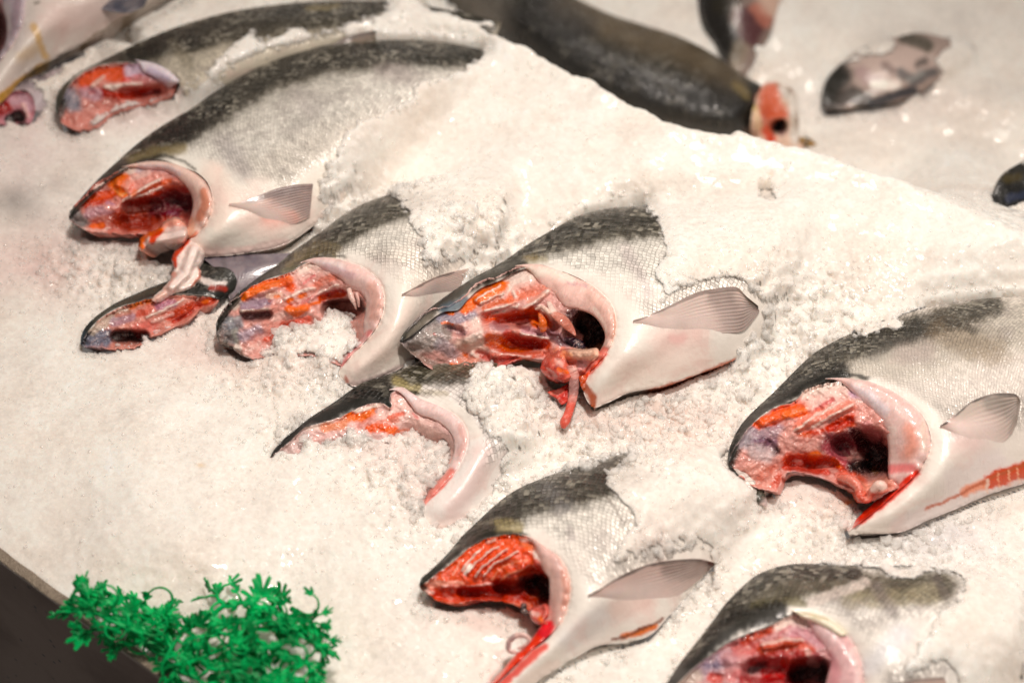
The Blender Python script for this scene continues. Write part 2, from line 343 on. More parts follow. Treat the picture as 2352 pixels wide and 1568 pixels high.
# ------------------------------------------------------------------ fish builders
FISH = []
class Fish:
    def __init__(s, label, loc_px, cat='fish', group='headless salmon laid out on crushed ice', z0=0.0):
        s.root = thing('headless_salmon', label, cat, at([loc_px], z0)[0].tolist(), group)
        s.V = []; s.F = []; s.n = 0; s.vis = []; s.ctrl = None; s.z0 = z0; FISH.append(s)
    def add(s, V, F):
        s.V.append(np.asarray(V)); s.F.extend([[int(i) + s.n for i in f] for f in F]); s.n += len(V)
    def bvh(s): return BVHTree.FromPolygons(np.vstack(s.V).tolist(), s.F)
    def zc(s, P):
        Kc = s.ctrl; d = np.hypot(P[:, None, 0] - Kc[None, :, 0], P[:, None, 1] - Kc[None, :, 1]) + 4.0
        w = d ** -3.0; return (w * Kc[None, :, 2]).sum(1) / w.sum(1)
    def surf(s, P, default=0.03):
        b = s.bvh(); z = np.full(len(P), np.nan)
        for i, p in enumerate(P):
            o, d = ray(p); h = b.ray_cast(o, d)
            if h[0] is not None: z[i] = h[0].z
        if np.isnan(z).all(): z[:] = default
        z[np.isnan(z)] = np.nanmean(z); return z
    def body(s, f, rows, base, paint, scl, size=7.0, name='body', spine_ext=0, scl_base=1.0, nt=64, step=4.5, warp=5, ctrl=True):
        R = np.array(rows, float); R[:, 0:2] = T(f, R[:, 0:2]); R[:, 2:4] = T(f, R[:, 2:4]); R[:, 4:7] *= 0.01
        cutm = R[:, 7] > 0.5
        mid = (R[:, :2] + R[:, 2:4]) / 2; K = np.hstack([R, mid, R[:, 2:4] * 0.5])
        L = np.hypot(*(np.diff(mid, axis=0).T)).sum() + np.hypot(*(np.diff(R[:, 2:4], axis=0).T)).sum()
        ns = int(max(24, L / 2 / step)); S = spline(K, ns, w=[8, 9, 10, 11])
        Ac = S[:, 0:2]; Bc = S[:, 2:4]; cut = np.clip(S[:, 7], 0, 1)
        def res(Q_, sp_):
            l = np.concatenate([[0], np.cumsum(np.hypot(*(np.diff(Q_[:, :2], axis=0).T)))]); n_ = max(3, int(l[-1] / sp_)); q = np.linspace(0, l[-1], n_)
            return np.stack([np.interp(q, l, Q_[:, k]) for k in range(Q_.shape[1])], 1)
        RA = res(np.hstack([Ac, S[:, [4, 6]], 0 * cut[:, None]]), step); RB = res(np.hstack([Bc, S[:, [5, 6]], cut[:, None]]), step)
        O = np.vstack([RA, RB[::-1]]); kind = np.concatenate([np.zeros(len(RA)), 1 + RB[::-1, 4]]); nb = len(O); Oxy = O[:, :2]
        lo = Oxy.min(0); hi = Oxy.max(0); gx_, gy_ = np.meshgrid(np.arange(lo[0], hi[0], step), np.arange(lo[1], hi[1], step * .87))
        gx_ = gx_ + (np.arange(gx_.shape[0]) % 2)[:, None] * step / 2; G = np.stack([gx_.ravel(), gy_.ravel()], 1)
        G = G[(G[:, 0] > -400) & (G[:, 0] < 2800) & (G[:, 1] < 2000) & (G[:, 1] > -600)]
        tr_ = np.roll(Oxy, -1, 0) - np.roll(Oxy, 1, 0); nr_ = np.stack([-tr_[:, 1], tr_[:, 0]], 1); nr_ /= np.linalg.norm(nr_, axis=1)[:, None] + 1e-9
        if ((Oxy[:, 0] * np.roll(Oxy[:, 1], -1)) - (np.roll(Oxy[:, 0], -1) * Oxy[:, 1])).sum() < 0: nr_ = -nr_
        rg_ = [Oxy + nr_ * step * k_ for k_ in (.55, 1.25)]; rg_ = np.vstack([q_[sdpoly(q_, Oxy) > step * k_ * .9] for q_, k_ in zip(rg_, (.55, 1.25))])
        G = np.vstack([rg_, G[sdpoly(G, Oxy) > step * 1.8]])
        r = delaunay_2d_cdt([Vector(q) for q in np.vstack([Oxy, G]).tolist()], [(i, (i + 1) % nb) for i in range(nb)], [], 1, 1e-4)
        P = np.array([tuple(v) for v in r[0]]); Ft = [list(x) for x in r[2]]
        def near(Cv, val, pw):
            out = np.zeros((len(P), val.shape[1])); Cs = Cv[::3]; Vs = val[::3]
            for a in range(0, len(P), 4000):
                d = np.hypot(P[a:a + 4000, None, 0] - Cs[None, :, 0], P[a:a + 4000, None, 1] - Cs[None, :, 1]) + 2.0; w = d ** -pw
                out[a:a + 4000] = (w[..., None] * Vs[None]).sum(1) / w.sum(1)[:, None]
            return out
        dA = segdist(P, RA[::2, :2]); dB = segdist(P, RB[::2, :2]); tt = dA / (dA + dB + 1e-6)
        nA = near(RA[:, :2], RA[:, 2:5], 4.0); nB = near(RB[:, :2], RB[:, 2:5], 4.0)
        zf = nA[:, 0] * (1 - tt) + nB[:, 0] * tt; Hh = (nA[:, 1] + nB[:, 1]) / 2
        wd_ = np.clip((dA + dB) / 180.0, 0.1, 1.0); zf = zf + Hh * wd_ ** .5 * np.sin(np.pi * tt) ** 0.75
        E = np.array(sorted({(min(f_[a], f_[(a + 1) % len(f_)]), max(f_[a], f_[(a + 1) % len(f_)])) for f_ in Ft for a in range(len(f_))})); deg = np.bincount(E.ravel(), minlength=len(P))
        fixed = (np.minimum(dA, dB) < step * .5)
        for _ in range(25):
            sm_ = np.bincount(E[:, 0], zf[E[:, 1]], len(P)) + np.bincount(E[:, 1], zf[E[:, 0]], len(P)); zf = np.where(fixed, zf, 0.4 * zf + 0.6 * sm_ / np.maximum(deg, 1))
        zf = zf + fbm(P[:, 0] / 70, P[:, 1] / 70, 2) * 0.0012 + s.z0
        X = at(P, zf)
        # boundary ring in order, then the turned-under edge
        omap = {}
        for k, ov in enumerate(r[3]):
            for q in ov:
                if q < nb: omap[q] = k
        ring = [omap[q] for q in range(nb) if q in omap]; kd = np.array([kind[q] for q in range(nb) if q in omap]); R3 = X[ring]; nr0 = len(ring)
        tg = np.roll(R3, -2, 0) - np.roll(R3, 2, 0); inn = np.stack([-tg[:, 1], tg[:, 0], 0 * tg[:, 0]], 1); inn /= np.linalg.norm(inn, axis=1)[:, None] + 1e-9
        ar = ((R3[:, 0] * np.roll(R3[:, 1], -1)) - (np.roll(R3[:, 0], -1) * R3[:, 1])).sum()
        if ar < 0: inn = -inn
        for _ in range(14): inn = (np.roll(inn, 1, 0) + 2 * inn + np.roll(inn, -1, 0)) / 4
        cr_ = np.clip(np.linalg.norm(inn, axis=1) ** 2 * 1.15, 0.05, 1)[:, None]
        widr = np.interp(np.arange(len(ring)), np.arange(len(ring)), np.clip((dA + dB)[ring] * 0.00046 / 0.10, 0.12, 1))[:, None] * cr_
        wl_ = np.full(nr0, 1e9); Rp = P[ring]; Rk = np.arange(nr0)
        for a in range(nr0):
            df_ = np.abs(Rk - a); df_ = np.minimum(df_, nr0 - df_); m_ = df_ > 14; dd_ = np.hypot(Rp[m_, 0] - Rp[a, 0], Rp[m_, 1] - Rp[a, 1]); wl_[a] = dd_.min() if len(dd_) else 1e9
        widr = widr * np.clip(wl_ / 110.0, 0.06, 1)[:, None]
        dn = np.array([0, 0, -1.0]); isA = (kd == 0)[:, None]; c = np.clip(kd - 1, 0, 1)[:, None]; rows_ = []
        for (a, b), (a2, b2), (e, g_) in zip(((-0.008, 0.012), (-0.010, 0.030), (0.002, 0.060), (0.020, 0.085)), ((0.004, 0.004), (0.012, 0.014), (0.020, 0.035), (0.03, 0.055)), ((0.002, 0.003), (0.008, 0.005), (0.015, 0.010), (0.02, 0.015))):
            rows_.append(R3 + widr * np.where(isA, inn * a + dn * b, (1 - c) * (inn * a2 + dn * b2) + c * (inn * e + dn * g_)))
        n0 = len(P); nr = len(ring); F = [list(q) for q in Ft]; prev = list(ring)
        for k in range(4):
            cur = [n0 + k * nr + q for q in range(nr)]
            F += [[prev[q], prev[(q + 1) % nr], cur[(q + 1) % nr], cur[q]] for q in range(nr)]; prev = cur
        Xf = np.vstack([X] + rows_); Pa = np.vstack([P] + [P[ring]] * 4); tb = np.concatenate([tt] + [tt[ring]] * 4); cb_ = np.concatenate([nB[:, 2]] + [nB[ring, 2]] * 4)
        # scale coordinates: u along the back, v round the flank
        sp = at(RA[:, :2], RA[:, 2] + s.z0)[:, :2]; sp = sp[(RA[:, 0] > -50) & (RA[:, 0] < 2400)] if ((RA[:, 0] > -50) & (RA[:, 0] < 2400)).sum() > 10 else sp
        m_ = sp.mean(0); q = sp - m_; sol = np.linalg.lstsq(np.hstack([2 * q, np.ones((len(q), 1))]), (q ** 2).sum(1), rcond=None)[0]
        cc = sol[:2]; R_ = math.sqrt(max(sol[2] + cc @ cc, 1e-6))
        if R_ < 0.25: cc = cc / (np.linalg.norm(cc) + 1e-9) * 0.25; R_ = 0.25 + np.linalg.norm(cc) * 0
        if R_ > 5: cc = cc * (5 / R_); R_ = 5.0
        dd = Xf[:, :2] - m_ - cc; rr = np.hypot(dd[:, 0], dd[:, 1]); e0 = -cc / (np.linalg.norm(cc) + 1e-9); ang = np.arctan2(e0[0] * dd[:, 1] - e0[1] * dd[:, 0], dd @ e0)
        u = ang * R_; best = (R_ - rr)
        v = best * 1.1
        uv = np.stack([u, v], 1) / (size * 0.00082)
        p = Paint(Pa, base, warp)
        for st in paint:
            if st[0] == 'poly': p.poly(st[1], st[2], st[3], *st[4:])
            else: p.stroke(f, *st)
        lum_ = p.c @ np.array([.3, .6, .1]); p.c = p.c * (0.55 + 0.45 * sstep(.03, .40, lum_))[:, None]
        sc = np.full(len(Pa), scl_base, float)
        for st in scl:
            val, pts, r_ = st[:3]; m = 1 - sstep(r_ * SC(f) * .5, r_ * SC(f) * 1.5, segdist(p.P, T(f, pts))); sc = sc * (1 - m) + val * m
        sc = sc * (1 - 0.97 * sstep(0, 1, (tb - (0.58 + 0.26 * cb_)) / 0.20))
        o = mesh_obj(name, Xf, F, M['skin'], s.root, p.c, uv, dict(Scl=sc))
        s.add(Xf, F)
        if ctrl:
            cb = S[cut > 0.5]; cb = cb[::4] if len(cb) > 30 else cb
            s.ctrl = np.hstack([cb[:, 2:4], cb[:, 5:6] + s.z0]) if len(cb) else None
        return o
    def addctrl(s, f, pts):
        a = np.array(pts, float); q = np.hstack([T(f, a[:, :2]), a[:, 2:3] * 0.01 + s.z0])
        s.ctrl = q if s.ctrl is None else np.vstack([s.ctrl, q])
    def patch(s, f, outline, base, paint, pits=(), bumps=(), off=0.4, mat='flesh', name='cut_flesh', sp=3.2, warp=4, rough=0.10, edge=7, solid=True, skirt=True, zfun=None, parent=None):
        O = T(f, outline); per = np.hypot(*(np.diff(np.vstack([O, O[:1]]), axis=0).T)).sum()
        nb = int(per / sp); B = spline(O, nb, closed=True)
        jag = np.stack([fbm(B[:, 0] / 9, B[:, 1] / 9, 3), fbm(B[:, 0] / 9 + 40, B[:, 1] / 9, 3)], 1) * 3.0; B = B + jag
        lo = B.min(0); hi = B.max(0); gx, gy = np.meshgrid(np.arange(lo[0], hi[0], sp), np.arange(lo[1], hi[1], sp * 0.87))
        gx = gx + (np.arange(gx.shape[0]) % 2)[:, None] * sp / 2; G = np.stack([gx.ravel(), gy.ravel()], 1) + rng.normal(0, 0.12, (gx.size, 2))
        sd = sdpoly(G, B); G = G[sd > sp * 0.6]
        P = np.vstack([B, G])
        r = delaunay_2d_cdt([Vector(p) for p in P.tolist()], [(i, (i + 1) % nb) for i in range(nb)], [], 1, 1e-5)
        P = np.array([tuple(v) for v in r[0]]); F = [list(x) for x in r[2]]
        d = segdist(P, B, True)
        z = (zfun(P) if zfun else s.zc(P)) - off * 0.01 * sstep(0, edge, d)
        z = z - maskof(P, f, [(q[0] * 0.01,) + tuple(q[1:]) for q in pits]) + maskof(P, f, [(q[0] * 0.01,) + tuple(q[1:]) for q in bumps])
        z += rough * 0.01 * sstep(0, 12, d) * (fbm(P[:, 0] / 16, P[:, 1] / 16, 4) * 2.2 + np.abs(fbm((P[:, 0] + P[:, 1] * .6) / 22, (P[:, 1] - P[:, 0] * .6) / 6, 3)) * -1.6)
        if mat == 'flesh':
            Pw = P + np.stack([fbm(P[:, 0] / 16, P[:, 1] / 16, 3), fbm(P[:, 0] / 16 + 50, P[:, 1] / 16 + 31, 3)], 1) * warp
            for st in paint:
                if st[0] == 'poly': continue
                hgt = 0.0
                if st[0] in (FAT, PKL) and st[2] <= 16: hgt = 0.0022
                elif st[0] in (ORD, RED, DR) and st[2] > 11: hgt = -0.0035
                if hgt: R_ = st[2] * SC(f); z = z + hgt * (1 - sstep(R_ * .3, R_ * 1.5, segdist(Pw, T(f, st[1])))) * sstep(0, 10, d)
        X = at(P, z)
        p = Paint(P, base, warp, 16)
        for st in paint:
            if st[0] == 'poly': p.poly(st[1], st[2], st[3], *st[4:])
            else: p.stroke(f, *st)
        cols = p.c
        if skirt:   # the far side of the piece, so that it has thickness
            cnt = {}
            for q in F:
                for i in range(len(q)): e = (q[i], q[(i + 1) % len(q)]); cnt[e] = 1
            be = [e for e in cnt if (e[1], e[0]) not in cnt]; bid = sorted({i for e in be for i in e}); mp = {}
            cen = X.mean(0); ex = []
            for k, i in enumerate(bid):
                mp[i] = len(X) + k; dd = cen - X[i]; dd[2] = 0; dd = dd / (np.linalg.norm(dd) + 1e-9)
                ex.append(X[i] + dd * 0.008 + np.array([0, 0.006, -0.02 if skirt is True else -skirt]))
            X = np.vstack([X, np.array(ex)]); cols = np.vstack([cols, cols[bid]])
            F = F + [[a, b, mp[b], mp[a]][::-1] for a, b in be]
        o = mesh_obj(name, X, F, M[mat], parent or s.root, cols)
        if solid: s.add(X, F)
        return o
    def strip(s, f, rows, base, paint, H=0.35, drop=0.6, off=0.06, mat='collar', name='gill_collar', nt=16, step=4, warp=3, zfun=None, solid=True, under=1.2, tuck=7):
        """band between an outer and an inner line, rolled over like a lip"""
        R = np.array(rows, float); K = np.hstack([T(f, R[:, 0:2]), T(f, R[:, 2:4])] + ([R[:, 4:]] if R.shape[1] > 4 else []))
        ov = K[:, :2] - K[:, 2:4]; K[:, :2] += ov / (np.linalg.norm(ov, axis=1)[:, None] + 1e-9) * np.minimum(tuck, .22 * np.linalg.norm(ov, axis=1))[:, None]
        ns = int(np.hypot(*(np.diff((K[:, :2] + K[:, 2:4]) / 2, axis=0).T)).sum() / step) + 6
        S = spline(K, ns, w=[0, 1, 2, 3]); t = np.linspace(0, 1, nt); tp = (0.06 + .94 * sstep(0, .16, np.linspace(0, 1, ns))) * (0.3 + .7 * sstep(0, .06, 1 - np.linspace(0, 1, ns)))
        P = S[:, None, 0:2] + (S[:, None, 2:4] - S[:, None, 0:2]) * t[None, :, None] * tp[:, None, None]
        Pf = P.reshape(-1, 2); tt = np.tile(t, ns); tpp = np.repeat(tp, nt)
        z = (zfun or s.zc)(Pf) + off * 0.01 + 0.01 * (0.6 * H * tpp * np.sin(np.pi * tt) ** 0.7 - drop * tpp * tt ** 2)
        z += fbm(Pf[:, 0] / 20, Pf[:, 1] / 20, 3) * 0.0010 - (0.004 if tuck else 0) * (1 - sstep(0, .22, tt))
        if R.shape[1] > 4: z += np.repeat(S[:, 4], nt) * 0.01
        X = at(Pf, z).reshape(ns, nt, 3)
        inn = X[:, -1] - X[:, 0]; inn /= np.linalg.norm(inn, axis=1)[:, None] + 1e-9
        ex = [X[:, -1] + np.array([0, 0.004, -0.004]) * under - inn * 0.002, X[:, -1] + np.array([0, 0.012, -0.010]) * under - inn * 0.008]
        X = np.concatenate([X, np.stack(ex, 1)], 1); Pp = np.concatenate([P, np.repeat(P[:, -1:], 2, 1)], 1).reshape(-1, 2)
        p = Paint(Pp, base, warp)
        for st in paint: p.stroke(f, *st)
        F = gridfaces(ns, nt + 2); o = mesh_obj(name, X.reshape(-1, 3), F, M[mat], s.root, p.c)
        if solid: s.add(X.reshape(-1, 3), F)
        return o
    def fin(s, f, rows, base, paint, rays=16, lift=0.5, name='pectoral_fin', nt=70, step=4, curl=0.3, zfun=None, solid=True, frag=0.0, blend=True):
        """fan of rays from root to tip; rows: upper x,y, lower x,y, lift"""
        R = np.array(rows, float); K = np.hstack([T(f, R[:, 0:2]), T(f, R[:, 2:4]), R[:, 4:5] * 0.01])
        ns = int(np.hypot(*(np.diff((K[:, :2] + K[:, 2:4]) / 2, axis=0).T)).sum() / step) + 8
        S = spline(K, ns, w=[0, 1, 2, 3]); t = np.linspace(0, 1, nt)
        P = S[:, None, 0:2] + (S[:, None, 2:4] - S[:, None, 0:2]) * t[None, :, None]
        sl = np.linspace(0, 1, ns)
        if frag: # ragged end of the rays
            ax = P[-1] - P[-8]; P = P + ax[None] * (np.clip((sl - 0.8) / 0.2, 0, 1) ** 2)[:, None, None] * (rng.random(nt) * frag)[None, :, None]
        Pf = P.reshape(-1, 2); tt = np.tile(t, ns)
        z = (zfun or s.surf)(Pf); zg = z.reshape(ns, nt)
        for _ in range(6): zg[1:-1] = (zg[:-2] + zg[1:-1] * 2 + zg[2:]) / 4; zg[:, 1:-1] = (zg[:, :-2] + zg[:, 1:-1] * 2 + zg[:, 2:]) / 4
        ray_ = (0.5 + 0.5 * np.cos((tt + .02 * fbm(tt * 9, np.repeat(sl, nt) * 2, 2)) * rays * 2 * np.pi)) * np.repeat(sstep(0.25, 0.8, sl), nt) * (1 - sstep(.35, .66, tt) * (1 - sstep(.5, .85, np.repeat(sl, nt))))
        z = zg.ravel() + 0.45 * np.repeat(S[:, 4], nt) * (1 - tt) + 0.0016 - 0.0036 * tt ** 2 * (1 - sstep(.45, .85, np.repeat(sl, nt))) + 0.0004 * ray_ + 0.0045 * curl * (1 - tt) * np.repeat(sl, nt)
        X = at(Pf, z); X2 = X + np.array([0, 0.0008, -0.0016])
        p = Paint(Pf, base, 2)
        for st in paint: p.stroke(f, *st)
        if blend: kb = (sstep(.12, .58, tt) * .92 * (1 - .85 * sstep(.50, .90, np.repeat(sl, nt) + .15 * (1 - tt))))[:, None]; p.c = p.c * (1 - kb) + lin((250, 226, 218))[None] * kb
        n = ns * nt; F1 = gridfaces(ns, nt); F2 = gridfaces(ns, nt, n)[:, ::-1]
        i = np.arange(ns - 1); sd1 = np.stack([i * nt, (i + 1) * nt, (i + 1) * nt + n, i * nt + n], 1)
        sd2 = np.stack([i * nt + nt - 1, i * nt + nt - 1 + n, (i + 1) * nt + nt - 1 + n, (i + 1) * nt + nt - 1], 1)
        j = np.arange(nt - 1); b = (ns - 1) * nt; e1 = np.stack([b + j, b + j + 1, b + j + 1 + n, b + j + n], 1)
        F = np.vstack([F1, F2, sd1, sd2, e1])
        o = mesh_obj(name, np.vstack([X, X2]), F, M['fin'], s.root, np.vstack([p.c, p.c]), None, dict(Ray=np.tile(ray_, 2)))
        if solid: s.add(X, F1)
        return o
    def cord(s, f, pts, base, paint=(), name='tissue_strand', mat='flesh', zabs=False, sides=12, flat=1.0):
        """tapered tube; pts: x, y, radius (same px), lift above surface (cm) or absolute z"""
        R = np.array(pts, float); K = np.hstack([T(f, R[:, :2]), R[:, 2:3] * SC(f), R[:, 3:4] * 0.01])
        n = int(np.hypot(*(np.diff(K[:, :2], axis=0).T)).sum() / 3) + 6; S = spline(K, n)
        z = S[:, 3] + (s.z0 if zabs else s.zc(S[:, :2])); c = at(S[:, :2], z); r = np.maximum(S[:, 2], 0.4) * 0.00046
        tg = np.gradient(c, axis=0); tg /= np.linalg.norm(tg, axis=1)[:, None]
        sx = np.cross(tg, [0, 0, 1.0]); sx /= np.linalg.norm(sx, axis=1)[:, None]; sy = np.cross(sx, tg)
        a = np.linspace(0, 2 * np.pi, sides + 1)[:-1]
        wob = 1 + 0.12 * fbm(np.repeat(S[:, 0:1], sides, 1) / 7 + a[None] * 2, np.repeat(S[:, 1:2], sides, 1) / 7, 2)
        X = c[:, None] + (sx[:, None] * np.cos(a)[None, :, None] + sy[:, None] * np.sin(a)[None, :, None] * flat) * (r[:, None] * wob)[..., None]
        X = X.reshape(-1, 3); F = []
        for i in range(n - 1):
            for j in range(sides):
                k = (j + 1) % sides; F.append([i * sides + j, i * sides + k, (i + 1) * sides + k, (i + 1) * sides + j])
        F.append(list(range(sides))[::-1]); F.append([(n - 1) * sides + j for j in range(sides)])
        p = Paint(np.repeat(S[:, :2], sides, 0), base, 2)
        for st in paint: p.stroke(f, *st)
        o = mesh_obj(name, X, F, M[mat], s.root, p.c); return o
    def see(s, f, *polys):
        for q in polys: s.vis.append(T(f, q))

# pigments (sRGB of the lit flesh and skin)
OR = (252, 112, 22); ORD = (226, 78, 18); RED = (200, 54, 36); DR = (110, 18, 22); PK = (232, 160, 148); PKL = (246, 206, 196); FAT = (250, 232, 220)
LIL = (176, 148, 158); GRY = (150, 142, 140); WH = (250, 242, 232); SIL = (246, 242, 232); OLV = (54, 52, 40); DK = (34, 33, 27); BLK = (16, 14, 14)
CRM = (248, 232, 222); SAL = (236, 120, 84); BRN = (92, 80, 58)
# ------------------------------------------------------------------ the central fish
f = 'ZD'
s = Fish('central headless salmon with open black cavity and red strands hanging from its throat', (1250, 860))
s.body(f, [
 (82, 938, 84, 946, 4.2, 4.0, 0.0, 1), (100, 895, 160, 900, 4.3, 4.6, .1, 1), (160, 830, 245, 830, 4.3, 4.7, .2, 1), (260, 740, 345, 762, 4.2, 4.8, .4, 1),
 (350, 672, 435, 748, 4.0, 4.9, .5, 1), (440, 610, 490, 690, 3.8, 5.0, .6, 1), (530, 553, 560, 625, 3.7, 5.0, .8, 1), (650, 490, 690, 570, 3.5, 5.1, 1.0, 1),
 (760, 420, 790, 515, 3.3, 5.4, 1.2, 1), (850, 355, 900, 488, 3.2, 5.8, 1.4, 1), (960, 290, 1010, 500, 3.2, 6.2, 1.5, 1), (1060, 232, 1110, 530, 3.2, 6.5, 1.5, 1),
 (1160, 180, 1230, 590, 3.2, 6.7, 1.5, 1), (1260, 150, 1330, 670, 3.2, 6.9, 1.6, 1), (1350, 132, 1385, 760, 3.1, 6.9, 2.0, 1), (1430, 125, 1390, 850, 3.0, 6.5, 2.6, 1),
 (1510, 122, 1370, 940, 3.0, 6.0, 3.4, 1), (1600, 118, 1310, 1050, 2.9, 5.0, 4.2, 1), (1690, 112, 1215, 1160, 2.8, 3.4, 5.0, 1), (1780, 105, 1195, 1215, 2.8, 2.8, 5.3, .8),
 (1880, 95, 1255, 1340, 2.7, 1.9, 5.5, .2), (1960, 85, 1340, 1315, 2.6, 1.7, 5.6, 0), (2060, 70, 1470, 1255, 2.6, 1.6, 5.6, 0), (2160, 50, 1690, 1215, 2.5, 1.5, 5.6, 0),
 (2260, 30, 1900, 1140, 2.4, 1.4, 5.4, 0), (2360, 0, 2120, 1050, 2.2, 1.2, 5.0, 0), (2460, -30, 2330, 880, 2.0, 1.0, 4.5, 0), (2600, -80, 2600, 600, 1.5, .8, 3.5, 0),
 (2750, -150, 2800, 250, 1.0, .5, 2.0, 0)],
 WH, [
 (SIL, [(900, 440), (1300, 380), (1650, 400), (2000, 300)], 170, .8), (SIL, [(1300, 560), (1650, 560)], 90, .5),
 ((74, 68, 48), [(700, 420), (1000, 330), (1300, 260), (1620, 230), (1900, 200)], 89, .92, .6), (OLV, [(560, 530), (800, 390), (1050, 270), (1350, 190), (1700, 170)], 75, .8, .5),
 ((168, 156, 124), [(720, 480), (880, 440), (950, 452)], 35, .7), ((150, 128, 80), [(800, 440), (900, 430)], 18, .6),
 (OLV, [(84, 940), (260, 745), (440, 620), (650, 520), (790, 470)], 60, .95), ((52, 48, 34), [(540, 600), (700, 520), (860, 480), (1000, 482), (1090, 508)], 10, .8, .6), ((60, 56, 44), [(1090, 508), (1160, 545)], 6, .6, .6),
 ((88, 112, 128), [(345, 745), (435, 722), (480, 690)], 30, .85), ((150, 140, 124), [(120, 900), (200, 840), (270, 790)], 22, .5), (DK, [(82, 938), (150, 850), (280, 735), (400, 640)], 12, .7),
 (WH, [(930, 520), (1110, 545), (1240, 620), (1380, 750), (1430, 900), (1360, 1060)], 60, .95), ((214, 198, 196), [(1450, 380), (1560, 560), (1600, 640)], 35, .5, .8),
 ((250, 214, 204), [(1700, 940), (1850, 900)], 90, .75, .8), ((246, 190, 184), [(1740, 930), (1790, 920)], 30, .6, .8), ((250, 226, 214), [(1450, 1100), (1900, 1050)], 80, .6, .9),
 ((206, 96, 52), [(1560, 1250), (1690, 1218), (1800, 1180), (1900, 1142), (2010, 1100), (2120, 1052)], 10, .9, .5), ((196, 88, 40), [(1165, 1160), (1215, 1230), (1262, 1290), (1256, 1338)], 20, .95, .35),
 ((236, 92, 60), [(1330, 1020), (1290, 1080), (1240, 1130)], 14, .8, .5)],
 [(0, [(84, 940), (440, 660), (700, 540), (860, 490), (1050, 520), (1200, 590)], 60), (0.15, [(1240, 600), (1420, 700), (1480, 850)], 110), (0, [(1400, 900), (1350, 1100), (1250, 1250)], 140),
  (0, [(1500, 950), (1700, 1000), (2100, 950), (2300, 800)], 170), (.35, [(1400, 560), (1650, 650)], 70), (0.05, [(1380, 800), (1300, 1050)], 130)], size=6.4)
s.addctrl(f, [(150, 1015, 2.8), (220, 1075, 2.2), (330, 1120, 1.8), (480, 1085, 1.8), (600, 1105, 1.6), (760, 1050, 2.0), (940, 1050, 2.2), (1100, 1080, 3.2), (1180, 1150, 3.0), (1050, 950, 3.6)])
g = 'Z7'
